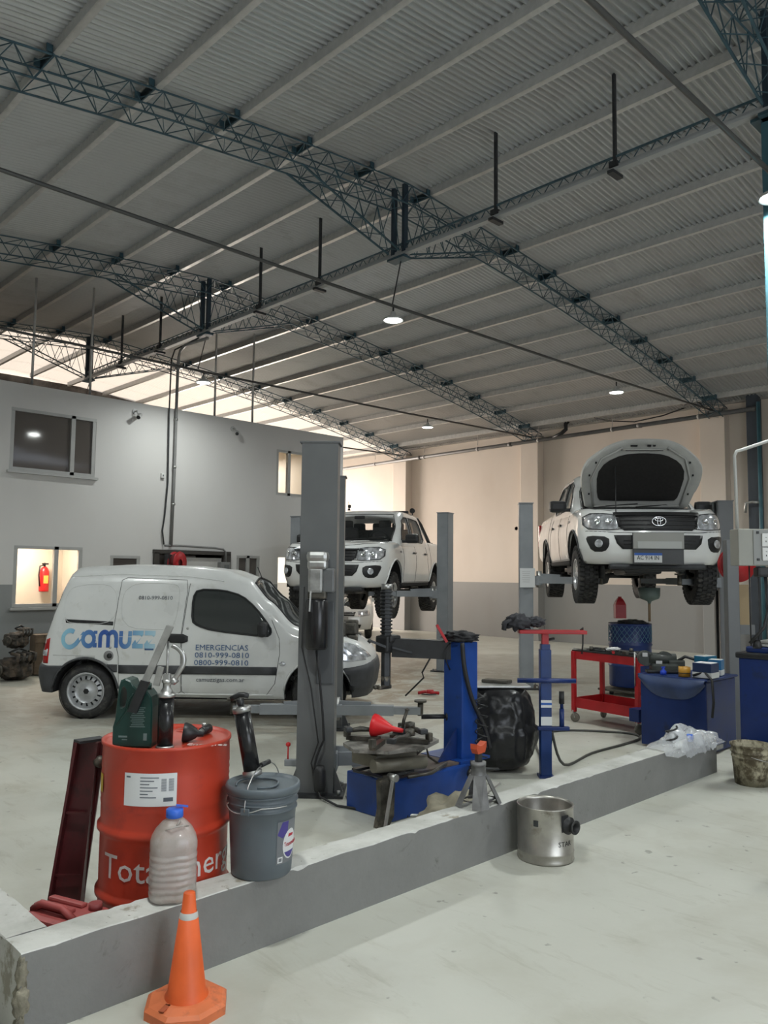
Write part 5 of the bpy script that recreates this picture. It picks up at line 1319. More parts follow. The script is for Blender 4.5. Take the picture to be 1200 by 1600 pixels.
MB().tube([(cos(R(gca+a))*.09-.03, sin(R(gca+a))*.09, .371+.002*cos(a)) for a in range(0, 300, 20)], .005, 6).build('lid_moulding', M_GBK, gb)
lz = lambda z: brad(z)
lab = cylpatch(0, gca+27, gca+80, .06, .235, .0015, zr=lz).build('label', mat('label_grey', (.15, .16, .17), .5), gb)
def cyl_poly(poly, off, name, m, parent, zr, a_c):
    mb = MB(); poly = densify(poly, .008); n = len(poly); vs = []
    cx = sum(p[0] for p in poly)/n; cy = sum(p[1] for p in poly)/n
    for f in (1, .66, .33):
        for x, z in poly:
            xx, zz = cx+(x-cx)*f, cy+(z-cy)*f; r = zr(zz)+off; a = R(a_c)+xx/r; vs.append((r*cos(a), r*sin(a), zz))
    r = zr(cy)+off; a = R(a_c)+cx/r; vs.append((r*cos(a), r*sin(a), cy))
    fs = [(k*n+i, k*n+(i+1) % n, (k+1)*n+(i+1) % n, (k+1)*n+i) for k in range(2) for i in range(n)]+[(2*n+i, 2*n+(i+1) % n, 3*n) for i in range(n)]
    return mb.add(vs, fs).build(name, m, parent, fix=False)
M_PURP = mat('label_purple', (.06, .045, .22), .5)
cyl_poly([(-.062, .185), (-.04, .232), (-.005, .232), (-.008, .19), (-.035, .165), (-.06, .18)], .002, 'purple_diamond', M_PURP, lab, lz, gca+53)
ov = [(.012+.045*cos(2*pi*i/24), .135+.062*sin(2*pi*i/24)) for i in range(24)]
cyl_poly(ov, .0025, 'white_oval', M_LABEL, lab, lz, gca+53)
cyl_poly([(p[0], min(p[1], .105)) for p in [(.012+.04*cos(2*pi*i/24), .135+.056*sin(2*pi*i/24)) for i in range(24)] if p[1] < .135], .003, 'purple_band', M_PURP, lab, lz, gca+53)
cyl_poly([(-.055, .066), (-.03, .066), (-.03, .09), (-.055, .09)], .0025, 'white_square', M_LABEL, lab, lz, gca+53)
cyl_poly([(-.05, .071), (-.035, .071), (-.035, .085), (-.05, .085)], .003, 'square_centre', MATS['label_grey'], lab, lz, gca+53)
cyl_poly([(-.005, .165), (.03, .165), (.034, .175), (.0, .178)], .0035, 'red_emblem', mat('red_print', (.4, .02, .04), .5), lab, lz, gca+53)
rr_ = brad(.13)
text_obj('Transmission', .026, 'lettering', MATS['red_print'], lab, None, ext=.0004, sx=.72, mapper=lambda p: Vector(((rr_+.0045+p.z)*cos(R(gca+53)+(-.026+p.x)/rr_), (rr_+.0045+p.z)*sin(R(gca+53)+(-.026+p.x)/rr_), .128+p.y)))

pm = thing('hand_pump', 'black cylinder hand pump with T handle leaning in the grey bucket lid', 'hand pump', (2.18, 3.10, .302+.405))
Mt = Matrix.Rotation(R(-44), 4, 'Z') @ Matrix.Rotation(R(-11), 4, 'Y')
MB().cyl((0, 0, .03), (0, 0, .315), .038, n=28, M=Mt).build('barrel', MATS['gun_black'], pm)
MB().lathe([(0, 0), (.045, 0), (.045, .022), (.037, .026), (.037, .03)], 28, M=Mt @ Matrix.Translation((0, 0, .012))).build('collar', M_STEEL, pm); MB().lathe([(.037, .305), (.043, .305), (.043, .325), (.038, .33), (0, .335)], 28, M=Mt).build('collar', M_STEEL, pm)
MB().cyl((0, 0, .33), (0, 0, .365), .014, .018, M=Mt).tube([(-.042, 0, .372), (-.02, 0, .38), (0, 0, .384), (.02, 0, .38), (.042, 0, .372)], .0125, 10, M=Mt).build('t_handle', M_BLACKPL, pm)
MB().cyl((0, 0, .0), (0, 0, -.0), .01, M=Mt) if False else None

# ---- water bottle on the wall
wb = thing('water_bottle', 'dusty large clear plastic bottle with blue cap standing on the low wall', 'bottle', (1.755, 3.055, .302), R(-44+20))
wb.scale = (1, 1, .91)
M_PLBOT = mat('dusty_clear_plastic', (.50, .46, .43), .3, var=.1, scale=5, alpha=.66, dirt=(.40, .36, .32), dirt_amt=.45, dscale=7, coat=.3)
bp_ = [(0, .0), (.085, .0), (.098, .01)]
for k in range(7):
    z0 = .02+k*.028; bp_ += [(.100, z0), (.1005, z0+.010), (.0965, z0+.018), (.0965, z0+.022)]
bp_ += [(.100, .225), (.100, .25), (.094, .275), (.078, .305), (.052, .335), (.032, .352), (.03, .36), (.03, .37)]
mbw = MB(); ns_ = 48; vs = []; fs = []
for r, z in bp_:
    for k in range(ns_):
        a = 2*pi*k/ns_; sq = 1/max(abs(cos(a)), abs(sin(a)))
        q = r*(1+(.10*(min(sq, 1.19)-1)/.19 if z < .34 else 0)); vs.append((q*cos(a)*.96, q*sin(a)*.88, z+.004*nz((cos(a), sin(a), z*4), 2)))
for i in range(len(bp_)-1):
    for k in range(ns_): fs.append((i*ns_+k, i*ns_+(k+1) % ns_, (i+1)*ns_+(k+1) % ns_, (i+1)*ns_+k))
mbw.add(vs, fs, None, True).build('bottle_body', M_PLBOT, wb)
MB().tube([(0.0, -.03, .325), (.01, -.055, .34), (.02, -.035, .352)], .005, 6).tube([(-.055, -.04, .31), (-.02, -.07, .33), (.03, -.06, .335), (.055, -.03, .32)], .004, 6).build('neck_ring', M_PLBOT, wb)
MB().lathe([(.034, .358), (.036, .36), (.035, .393), (.031, .396), (0, .397)], 28).box((-.055, 0, .402), (.05, .014, .006), Matrix.Rotation(R(12), 4, 'Y')).build('cap', mat('cap_blue', (.03, .12, .55), .4), wb)
MB().box((.125, -.02, .04), (.01, .035, .055), Matrix.Rotation(R(15), 4, 'Y')).build('paper_tag', M_LABEL, wb) if False else None

# ---- traffic cone
tc_ = thing('traffic_cone', 'orange traffic cone with a pale band standing before the low wall', 'traffic cone', (1.665, 2.77, 0), R(10))
M_OR = mat('cone_orange', (.62, .10, .02), .5, var=.14, scale=7, dirt=(.36, .07, .025), dirt_amt=.33, dscale=9)
M_ORB = mat('cone_base_orange', (.60, .16, .06), .55, var=.14, scale=7, dirt=(.34, .10, .05), dirt_amt=.38, dscale=9)
oc = [(.148*cos(R(22.5+45*k))*1.08, .148*sin(R(22.5+45*k))*1.08) for k in range(8)]
b_ = MB(); vs = [(x, y, 0) for x, y in oc]+[(x, y, .03) for x, y in oc]+[(x*.9, y*.9, .042) for x, y in oc]+[(x*.62, y*.62, .050) for x, y in oc]
b_.add(vs, [list(range(8))[::-1], [24+i for i in range(8)]]+[(r*8+i, r*8+(i+1) % 8, (r+1)*8+(i+1) % 8, (r+1)*8+i) for r in range(3) for i in range(8)]).build('base', M_ORB, tc_)
MB().box((-.105, .03, .048), (.05, .022, .004), Matrix.Rotation(R(20), 4, 'Z')).build('base_slot', mat('cone_slot', (.35, .08, .03), .6), tc_)
MB().lathe([(.082, .048), (.080, .056), (.072, .066), (.036, .335), (.031, .335), (.022, .425), (.019, .428), (.0, .428)], 40).build('cone_body', M_OR, tc_)
MB().lathe([(.0365, .318), (.0372, .322), (.0325, .358), (.0318, .358)], 40).build('reflective_band', mat('cone_band', (.42, .42, .40), .4, var=.1, dirt=(.25, .24, .22), dirt_amt=.35, dscale=20), tc_)
cc = math.degrees(CAMDIR(1.665, 2.77))-10
for k, (a, z) in enumerate(((10, .27), (14, .24))):
    zr_ = .072-(z-.066)*(.036/.269)
    text_obj('TALLER' if k else 'TALL', .03, 'hand_lettering', mat('faint_marker', (.25, .06, .03), .7), tc_, None, ext=.0003, sx=.8, mapper=lambda p, zr_=zr_, a=a, z=z: Vector(((zr_+.0015-(p.y)*.134)*cos(R(cc+a)+p.x/zr_), (zr_+.0015-p.y*.134)*sin(R(cc+a)+p.x/zr_), z+p.y))) if False else None

# ---- steel can before the wall
sc_ = thing('metal_can', 'open brushed steel can with a black side outlet standing against the low wall', 'can', (4.05, 2.785, 0), R(0))
sc_.scale = (1, 1, .93)
M_CAN = mat('brushed_can_steel', (.40, .385, .35), .35, metal=.85, var=.22, scale=9, dirt=(.16, .14, .11), dirt_amt=.36, dscale=6)
cr_, ch_ = .163, .335
MB().lathe([(0, .004), (cr_-.005, .004), (cr_, 0), (cr_+.003, .01), (cr_, .02), (cr_, .055), (cr_+.003, .06), (cr_, .065), (cr_, ch_-.01), (cr_+.004, ch_-.004), (cr_+.003, ch_), (cr_-.004, ch_), (cr_-.006, ch_-.02), (cr_-.006, .03), (0, .02)], 56).build('can_wall', M_CAN, sc_)
MB().lathe([(0, .024), (cr_-.007, .024), (cr_-.007, .22), (cr_-.0075, .024)], 40).build('rust_lining', mat('rust_brown', (.13, .055, .03), .8, var=.4, scale=10), sc_)
kca = math.degrees(CAMDIR(4.07, 2.80))
a = R(kca+52); Mo = Matrix.Rotation(a, 4, 'Z')
MB().lathe([(0, cr_-.02), (.05, cr_-.02), (.052, cr_+.01), (.036, cr_+.014), (.036, cr_+.045), (.042, cr_+.047), (.042, cr_+.054), (.028, cr_+.054), (.026, cr_-.01)], 28, axis='x', M=Mo @ Matrix.Translation((0, 0, .235))).build('side_outlet', M_BLACKPL, sc_)
cylpatch(cr_, kca+34, kca+52, .20, .30, .002).build('black_patch', M_BLACKPL, sc_)
cylpatch(cr_, kca-24, kca-14, .232, .268, .0022).build('latch_plate', M_DKMETAL, sc_)
text_obj('STAR', .042, 'lettering', mat('marker_black', (.02, .02, .02), .7), sc_, None, ext=.0003, mapper=lambda p: Vector(((cr_+.0015+p.z)*cos(R(kca+26)+p.x/cr_), (cr_+.0015+p.z)*sin(R(kca+26)+p.x/cr_), .115+p.y)))

# ---- stained bucket at the wall end
sb_ = thing('stained_bucket', 'grimy brown-stained plastic bucket standing at the right end of the low wall', 'bucket', (6.70, 2.62, 0))
sb_.scale = (.93, .93, .95)
M_STB = mat('grimy_bucket', (.33, .30, .21), .6, var=.3, scale=8, dirt=(.07, .055, .03), dirt_amt=.52, dscale=11)
br2 = lambda z: .140+.03*z/.33
MB().lathe([(0, .01), (.13, .01), (.14, 0), (br2(.1), .1), (br2(.22), .22), (br2(.23)+.006, .225), (br2(.23)+.006, .231), (br2(.24), .235), (br2(.26), .26), (br2(.27)+.007, .264), (br2(.27)+.007, .27), (br2(.28), .275), (br2(.31), .31), (br2(.33)+.008, .318), (br2(.33)+.009, .33), (br2(.33)+.001, .333), (br2(.33)-.006, .325), (br2(.1)-.006, .1), (0, .06)], 48).build('bucket_body', M_STB, sb_)
MB().tube([(br2(.24)*1.05*cos(R(a)), br2(.24)*1.05*sin(R(a)), .25-.05*sin(R(a-200))) for a in range(200, 385, 12)], .0025, 6).build('wire_handle', M_STEEL, sb_)

# ---- jack stand on the wall
js = thing('jack_stand', 'grey steel jack stand with an orange saddle standing on the low wall', 'jack stand', (3.76, 3.055, .302), R(8))
js.scale = (1.25, 1.1, .86)
M_JS = mat('worn_grey_casting', (.17, .17, .17), .5, metal=.5, var=.3, scale=12, dirt=(.09, .085, .08), dirt_amt=.35, dscale=9)
for k in range(4):
    a = R(45+90*k); c_, s_ = cos(a), sin(a)
    fx, fy = c_*.115, s_*.100
    MB().add([(c_*.03-s_*.03, s_*.03+c_*.03, .20), (c_*.03+s_*.03, s_*.03-c_*.03, .20), (fx*.95+s_*.045, fy*.95-c_*.045, 0), (fx*.95-s_*.045, fy*.95+c_*.045, 0), (c_*.05, s_*.05, .20), (fx*1.15, fy*1.15, 0)],
             [(0, 1, 2, 3), (0, 3, 5, 4), (1, 4, 5, 2), (0, 4, 1), (3, 2, 5)]).build('leg', M_JS, js)
MB().tube([(.115*cos(R(45+90*k))*.9, .1*sin(R(45+90*k))*.9, .035) for k in range(4)], .006, 6, closed=True).build('leg_brace', M_JS, js)
MB().lathe([(.045, .17), (.04, .20), (.036, .26), (.039, .262), (.039, .285), (.02, .287)], 24).build('collar', M_JS, js)
MB().box((0, 0, .30), (.036, .024, .12), bev=.003).build('ratchet_bar', M_DKMETAL, js)
MB().cyl((-.03, 0, .245), (.11, -.05, .215), .009, n=10).build('release_handle', M_BLACKPL, js)
sad = [(-.045, .415), (-.03, .405), (-.012, .395), (.012, .395), (.03, .405), (.045, .415), (.044, .38), (.03, .345), (-.03, .345), (-.044, .38)]
MB().add([(x, -.02, z) for x, z in sad]+[(x, .02, z) for x, z in sad], [list(range(10)), [10+i for i in range(10)][::-1]]+[(i, (i+1) % 10, (i+1) % 10+10, i+10) for i in range(10)]).build('saddle', mat('saddle_orange', (.42, .06, .02), .55, var=.2), js)

# ---- clear plastic bag on the wall
pb_ = thing('plastic_bag', 'crumpled clear plastic bag lying on the right end of the low wall', 'plastic bag', (6.38, 3.05, .302), R(0))
M_FILM = mat('clear_film', (.62, .64, .66), .12, alpha=.42, var=.15, scale=9, spec=.9, coat=.6)
def film(L, Wd, H_, seed, dx=0, dy=0):
    vs = []; fs = []; nx, ny = 46, 26
    for i in range(nx+1):
        for j in range(ny+1):
            u, v = i/nx*2-1, j/ny*2-1; e = max(0, 1-(u*u)**1.2)*max(0, 1-(v*v)**1.2)
            p = (u*L, v*Wd, 0); k = abs(nz((u*1.1, v*.9, seed), 1.6, seed)); k2 = nz((u*2, v*2, seed), 2.0, seed+2)
            z = .012+H_*(e**.6)*(.35+.9*k)+.012*k2*(e**.3)
            if abs(v*Wd+dy) > .09: z -= .16*min(1, (abs(v*Wd+dy)-.09)/.12)*(.6+.4*nz((u*4, 0, seed), 3)) if abs(u) < .6 else .04
            vs.append((dx+u*L+.03*nz((u*1.5, v*1.5, 9), 1.5), dy+v*Wd+.03*nz((u*1.5, v*1.5, 19), 1.5), z))
    for i in range(nx):
        for j in range(ny): a = i*(ny+1)+j; fs.append((a, a+1, a+ny+2, a+ny+1))
    return MB().add(vs, fs, None, True)
film(.46, .17, .09, 1).build('film', M_FILM, pb_, fix=False); film(.24, .13, .16, 5, -.02, .0).build('film', M_FILM, pb_, fix=False); film(.26, .12, .07, 8, .25, .0).build('film', M_FILM, pb_, fix=False)
MB().lathe([(0, -.018), (.03, -.018), (.03, .018), (0, .018)], 18, axis='y', M=Matrix.Translation((-.04, -.085, .055))).build('blue_bottle_cap', mat('cap_blue', (.03, .12, .55), .4), pb_)
MB().tube([(-.22+.05*cos(R(a)), -.02+.04*sin(R(a)), .02+.0002*a) for a in range(0, 700, 30)], .008, 6).build('black_strap', M_CABLE, pb_)
MB().cyl((-.0, -.03, .045), (.28, .02, .04), .033, n=18).build('clear_bottle', mat('pet_bottle', (.5, .53, .55), .1, alpha=.5), pb_)

# ---- red jerrycan in the corner and the dark red steel channel beside the drum
jc = thing('red_jerrycan', 'faded red plastic jerrycan lying in the corner of the low wall', 'jerrycan', (1.46, 3.40, 0), R(20))
M_FRED = mat('faded_red_plastic', (.36, .075, .07), .55, var=.12, scale=6, dirt=(.22, .05, .045), dirt_amt=.35, dscale=7)
MB().box((0, 0, .115), (.24, .32, .23), bev=.045).build('can_body', M_FRED, jc)
MB().box((-.02, .05, .236), (.05, .2, .022), bev=.01).box((.05, .05, .236), (.035, .2, .02), bev=.01).tube([(-.06, -.10, .23), (-.06, -.04, .262), (-.06, .08, .262), (-.06, .13, .23)], .016, 8).build('moulded_handle', M_FRED, jc)
MB().cyl((.06, -.10, .225), (.06, -.10, .255), .028, n=18).build('cap', mat('jerry_cap', (.25, .05, .05), .5), jc)
rp_ = thing('steel_channel', 'dark red steel channel section leaning upright against the drum', 'steel channel', (1.70, 3.86, 0))
a_ = Vector((-.05, .0, .0)); b2 = Vector((.03, -.02, .82))
M_MAR = mat('maroon_paint', (.075, .012, .014), .4, var=.3, scale=6, dirt=(.03, .012, .012), dirt_amt=.4, dscale=6)
sd = Vector((.72, -.695, 0)); nv = Vector((.695, .72, 0))
chm = MB().bar(a_+Vector((0, 0, 0)), b2, .155, .012, upv=nv).bar(a_-sd*.075-nv*.02, b2-sd*.05-nv*.02, .012, .06, upv=nv).bar(a_+sd*.075-nv*.02, b2+sd*.05-nv*.02, .012, .06, upv=nv)
chm.build('web', M_MAR, rp_)
for f in (.25, .6): MB().bar(a_.lerp(b2, f)-sd*.07-nv*.03, a_.lerp(b2, f)+sd*.07-nv*.03, .01, .01).build('cross_rib', M_MAR, rp_)
MB().box(tuple(b2+Vector((0, 0, .006))), (.13, .07, .012), Matrix.Identity(4)).build('end_plate', M_DKMETAL, rp_)
q = b2+Vector((.02, -.05, -.09)); MB().lathe([(0, 0), (.026, .004), (.03, .02), (.024, .04), (0, .045)], 16, M=Matrix.Translation(q) @ Matrix.Rotation(R(90), 4, 'X')).build('bolt_knob', M_GREASE, rp_)

# ================================================================== TYRE CHANGER
tcn = thing('tyre_changer', 'blue tyre changing machine with upright column and black swing arm behind the low wall', 'tyre changer', (4.73, 4.02, 0))
MB().box((-.46, .06, .13), (.88, .46, .26), bev=.012).build('cabinet', M_BLUE, tcn)
MB().box((-.48, .07, .268), (.78, .40, .016), bev=.004).build('cabinet_top', mat('rusty_top', (.10, .075, .06), .6, var=.4, scale=10, dirt=(.04, .05, .1), dirt_amt=.4), tcn)
MB().box((.0, .05, .27), (.34, .4, .02)).build('column_foot', M_BLUE, tcn)
MB().box((0, 0, .70), (.185, .185, .88), bev=.01).build('column', M_BLUE, tcn)
MB().add([(-.1, -.05, .28), (-.30, -.05, .28), (-.1, -.05, .50), (-.1, -.035, .28), (-.30, -.035, .28), (-.1, -.035, .50)], [(0, 1, 2), (3, 5, 4), (0, 3, 4, 1), (1, 4, 5, 2), (2, 5, 3, 0)]).build('gusset', M_NAVY, tcn)
dA = Vector((-.72, .695, 0)); az = Vector((0, 0, 1))
ar0 = Vector((0, .0, 1.07)); ar1 = dA*.53+Vector((0, 0, 1.09))
MB().bar(ar0-dA*.05, ar1, .10, .14).build('swing_arm', M_BLACKPL, tcn)
hd_ = dA*.57+Vector((0, 0, 1.115)); MB().box(tuple(hd_), (.13, .13, .13), bev=.02).box(tuple(hd_+Vector((.02, -.03, .04))), (.12, .1, .06), bev=.02).build('arm_head', M_BLACKPL, tcn)
hx_ = dA*.575
MB().cyl(hx_+Vector((0, 0, .80)), hx_+Vector((0, 0, 1.56)), .038, n=6, smooth=False).build('hex_shaft', M_DKMETAL, tcn)
for k in range(13): MB().lathe([(.035, 0), (.048, .004), (.048, .014), (.035, .018)], 14, M=Matrix.Translation(hx_+Vector((0, 0, 1.17+k*.028)))).build('spring_coil', M_DKMETAL, tcn)
MB().cyl(hx_+Vector((0, 0, 1.53)), hx_+Vector((0, 0, 1.575)), .042, n=20).build('shaft_cap', M_STEEL, tcn)
MB().cyl(hx_+Vector((0, 0, .80)), hx_+Vector((0, 0, .87)), .028, .04).box(tuple(hx_+Vector((-.02, 0, .79))), (.13, .05, .035), bev=.012).lathe([(0, -.02), (.02, -.01), (.02, .01), (0, .02)], 12, M=Matrix.Translation(hx_+Vector((-.08, .03, .79)))).build('mount_head', M_GREASE, tcn)
MB().bar(hd_+Vector((-.05, -.05, -.02)), hd_+Vector((-.17, .0, .03)), .018).lathe([(0, -.02), (.022, 0), (0, .02)], 10, M=Matrix.Translation(hd_+Vector((-.18, .0, .03)))).bar(hd_+Vector((-.02, -.08, -.02)), hd_+Vector((.10, -.17, -.06)), .014).build('lock_lever', M_DKMETAL, tcn)
MB().cyl(dA*.1+Vector((0, 0, .57)), dA*.30+Vector((0, 0, .565)), .018).cyl(dA*.1+Vector((0, 0, .57)), dA*.115+Vector((0, 0, .57)), .035).build('pull_handle', M_BLACKPL, tcn)
blob('cloth', mat('black_cloth', (.018, .018, .02), .8), tcn, (0, 0, 1.175), (.26, .26, .09), .35, 3.5, 4, 3)
MB().tube(smc([(-.1, -.1, 1.14), (-.09, -.115, .95), (-.02, -.13, .72), (.09, -.16, .5), (.13, -.18, .34)]), .017, 8).build('strap_hose', M_CABLE, tcn)
MB().tube([(-.10-.1*sin(pi*k/10)*.5, .02, 1.13-k*.02) for k in range(11)], .005, 5).tube([(-.16, .12, 1.08), (-.22, .2, .9), (-.20, .2, .86), (-.3, .3, .72)], .007, 5).build('loose_cable', M_CABLE, tcn)
co = [(.07+.045*cos(2*pi*k/12)+.01, -.14+.045*sin(2*pi*k/12), .72-k*.0063) for k in range(12*6)]
MB().tube(co, .0055, 5).build('coil_hose', M_CABLE, tcn)
MB().bar((-.14, .02, 1.14), (-.20, .07, 1.27), .03, .02).build('red_handle', M_RED, tcn)
MB().bar((.10, .0, 1.07), (.13, -.03, .93), .05, .03).bar((.12, -.03, .92), (.14, -.05, .72), .008).build('side_latch', M_GREASE, tcn)
# air regulator at the front
MB().cyl((-.14, -.24, .22), (-.14, -.24, .30), .022).cyl((-.08, -.24, .22), (-.08, -.24, .31), .022).box((-.11, -.24, .25), (.12, .03, .03)).cyl((-.18, -.27, .22), (-.18, -.24, .22), .032, n=18).build('air_regulator', M_GREASE, tcn)
MB().disc((-.18, -.271, .22), .026, (0, -1, 0)).build('gauge_face', M_LABEL, tcn)
# turntable
MB().cyl((-.78, .03, .27), (-.78, .03, .47), .07, n=20).build('turntable_hub', M_GREASE, tcn)
MB().box((-.76, .05, .385), (.40, .26, .09), Matrix.Translation((0, 0, 0)), bev=.02).cyl((-1.03, -.12, .38), (-.62, -.20, .36), .045, n=16).build('turntable_drive', mat('khaki_cylinder', (.15, .14, .11), .5, metal=.3, var=.3), tcn)
oc2 = [(-.76+.38*cos(R(a)), -.02+.28*sin(R(a))) for a in (10, 50, 95, 140, 185, 230, 275, 320)]
MB().prism(oc2, .470, .492).build('turntable', mat('dusty_plate', (.22, .21, .19), .6, metal=.4, var=.3, scale=8, dirt=(.08, .075, .065), dirt_amt=.45, dscale=6), tcn)
for a in (30, 120, 210, 300):
    c_ = Vector((-.80+.2*cos(R(a)), -.02+.16*sin(R(a)), .51)); MB().bar(c_-Vector((cos(R(a)), sin(R(a)), 0))*.12, c_+Vector((cos(R(a)), sin(R(a)), 0))*.12, .045, .03).box(tuple(c_+Vector((cos(R(a)), sin(R(a)), 0))*.12+Vector((0, 0, .03))), (.04, .04, .06), bev=.008).build('clamp_jaw', M_GREASE, tcn)
MB().tube([(-.55, .0, .33), (-.45, -.06, .42), (-.38, -.02, .33), (-.3, -.05, .27)], .009, 6).tube([(-.8, -.22, .29), (-.6, -.25, .29), (-.3, -.12, .285)], .012, 6).build('loose_hose', M_GREASE, tcn)
# bead breaker arm on the left
bb = [(x+.09, z) for x, z in [(-1.13, .30), (-1.05, .32), (-.99, .30), (-1.00, .05), (-1.04, -.0), (-1.15, .0), (-1.12, .12)]]
MB().add([(x, -.20, z) for x, z in bb]+[(x, -.16, z) for x, z in bb], [list(range(7)), [7+i for i in range(7)][::-1]]+[(i, (i+1) % 7, (i+1) % 7+7, i+7) for i in range(7)]).build('bead_breaker', M_GREASE, tcn)
MB().bar((-.94, -.22, .32), (-1.05, -.26, .02), .018).cyl((-.94, -.25, .31), (-.94, -.18, .31), .025).build('breaker_lever', M_STEEL, tcn)
MB().tube([(-1.0, -.17, .305), (-1.0, .10, .305), (-.75, .10, .305), (-.70, -.17, .305)], .010, 6, closed=True).build('bin_rim', M_DKMETAL, tcn)

# loose parts on the turntable
rf = thing('red_funnel', 'bright red plastic funnel lying on the tyre changer turntable', 'funnel', (3.94, 4.02, .522), R(-62))
fm_ = mat('funnel_red', (.62, .015, .02), .4)
Mf = Matrix.Translation((-.10, 0, .075)) @ Matrix.Rotation(R(97), 4, 'Y')
MB().lathe([(.078, 0), (.080, .004), (.075, .03), (.026, .13), (.020, .14), (.014, .22), (.011, .22), (.017, .14), (.07, .032), (.073, 0)], 32, M=Mf).build('cone', fm_, rf)
for i, (x, y, a, L, lab_) in enumerate(((3.86, 3.80, 20, .30, 'greasy long steel lever lying across the front of the turntable'), (3.84, 4.12, -25, .26, 'blackened track rod lying left of the red funnel'), (4.05, 3.84, 70, .20, 'oily shock absorber lying right of the red funnel tip'))):
    t = thing('car_part', lab_, 'car part', (x, y, .535+.012*i), R(a), group=None)
    MB().tube([(-L/2, 0, .02), (-L/6, .01, .028), (L/6, -.01, .02), (L/2, .0, .03)], [.012, .02, .014, .018], 8).lathe([(0, -.03), (.035, -.02), (.035, .02), (0, .03)], 14, M=Matrix.Translation((L/2, 0, .035))).build('rod', M_GREASE, t)
    MB().box((-L/2, 0, .03), (.05, .06, .035), bev=.01).build('bracket', M_DKMETAL, t)
t = thing('car_part', 'upright black ball joint arm standing at the right of the turntable', 'car part', (4.12, 4.04, .52))
MB().tube([(0, 0, .02), (.01, 0, .09), (.04, .0, .15)], .012, 8).lathe([(0, -.015), (.02, 0), (0, .015)], 10, M=Matrix.Translation((.045, 0, .16))).build('arm', M_GREASE, t)
MB().box((0, 0, .02), (.12, .10, .04), bev=.015).build('joint_body', M_DKMETAL, t)
t = thing('parts_box', 'small grey and white box on the floor just behind the red funnel', 'box', (4.72, 5.12, 0), R(-30))
MB().box((0, 0, .06), (.16, .12, .12), bev=.01).build('case', mat('box_grey', (.13, .14, .16), .5), t); MB().box((-.03, -.062, .07), (.08, .004, .07)).build('label', M_LABEL, t)
t = thing('debris_sack', 'dusty grey rag heap in front of the blue tyre changer cabinet', 'rag heap', (3.95, 3.42, 0))
blob('rags', mat('dusty_rag', (.22, .20, .15), .9, var=.3, scale=10), t, (0, 0, .08), (.55, .34, .34), .3, 2.2, 4, 4, flat=0)
MB().bar((.05, -.05, .16), (.38, -.06, .27), .05, .012).build('pale_strip', mat('pale_strip', (.35, .34, .31), .6), t)

# ---- covered machine (black bag)
bg_ = thing('bagged_machine', 'machine wrapped in a black plastic sack between the blue column and blue stand', 'covered machine', (5.56, 4.30, 0), R(-44))
bg_.scale = (1.22, 1.0, 1.0)
M_SACK = mat('black_sack', (.014, .014, .015), .33, spec=.5, bump=.5, bscale=10)
bm = bmesh.new(); bmesh.ops.create_icosphere(bm, subdivisions=5, radius=1)
for v in bm.verts:
    p = v.co.copy(); zz_ = abs(p.z); k_ = ((1-zz_**3.2)**(1/3.2))/max(.02, math.sqrt(max(1e-4, 1-zz_*zz_))) if zz_ < .999 else 1
    k_ = min(k_, 1.5)*(1-.10*max(0, -p.z)); q_ = Vector((p.x, p.y, p.z*.35))
    fold = abs(nz(q_, 3.2, 4))*.17+abs(nz(q_, 7.0, 6))*.07; p = Vector((p.x*k_, p.y*k_, p.z))
    wv = .30 if p.z < 0 else .27
    v.co = Vector((p.x*wv*(1+.12*nz(p, 1.5, 2)-fold), p.y*wv*(1-fold), .36+(p.z if abs(p.z) < .93 else math.copysign(.93, p.z))*.37))
    v.co.z = max(.0, min(.70, v.co.z))
bm.verts.index_update(); MB().add([v.co.copy() for v in bm.verts], [[v.index for v in f.verts] for f in bm.faces], None, True).build('sack', M_SACK, bg_); bm.free()
MB().box((0, 0, .712), (.40, .34, .018), Matrix.Rotation(R(3), 4, 'Z'), bev=.005).build('top_plate', M_STEEL, bg_)
MB().box((-.02, .02, .735), (.2, .1, .03), Matrix.Rotation(R(-30), 4, 'Z'), bev=.01).build('top_tool', M_GREASE, bg_)
MB().tube([(-.24, -.12, .72), (-.27, -.12, .5), (-.26, -.14, .35)], .012, 6).build('side_strap', M_DKMETAL, bg_)

# ---- blue stand with crossbar
bs = thing('blue_stand', 'blue square post stand with crossbar and red top arm behind the low wall', 'stand', (5.62, 3.86, 0), R(-44))
MB().box((0, 0, .52), (.09, .09, 1.04), bev=.006).build('post', M_STBLUE, bs)
MB().box((0, 0, 1.055), (.075, .075, .06), bev=.006).build('inner_sleeve', M_NAVY, bs)
MB().cyl((-.24, -.06, .79), (.24, -.06, .79), .020, n=14).build('crossbar', M_NAVY, bs)
MB().box((0, 0, 1.12), (.055, .055, .10), bev=.004).build('red_neck', M_RED, bs)
MB().box((.06, 0, 1.185), (.56, .12, .03), bev=.006).build('red_arm', M_RED, bs)
MB().cyl((.03, 0, 1.12), (.08, 0, 1.13), .01).build('clamp_screw', M_DKMETAL, bs)
MB().box((0, -.049, .60), (.090, .002, .06), Matrix.Identity(4)).build('white_sticker', M_LABEL, bs); MB().box((0, -.0505, .60), (.090, .002, .018), Matrix.Rotation(0, 4, 'Y')).build('blue_stripe', MATS['plate_blue'], bs)
MB().box((0, -.049, .46), (.090, .002, .07)).build('white_sticker', M_LABEL, bs)
MB().box((.06, -.03, .40), (.26, .05, .03), bev=.005).cyl((.13, -.03, .40), (.13, -.03, .56), .02).cyl((.13, -.03, .56), (.13, -.03, .68), .014).build('hydraulic_ram', M_NAVY, bs)
MB().cyl((.13, -.03, .60), (.13, -.03, .70), .022, n=12).build('ram_cap', M_BLACKPL, bs)
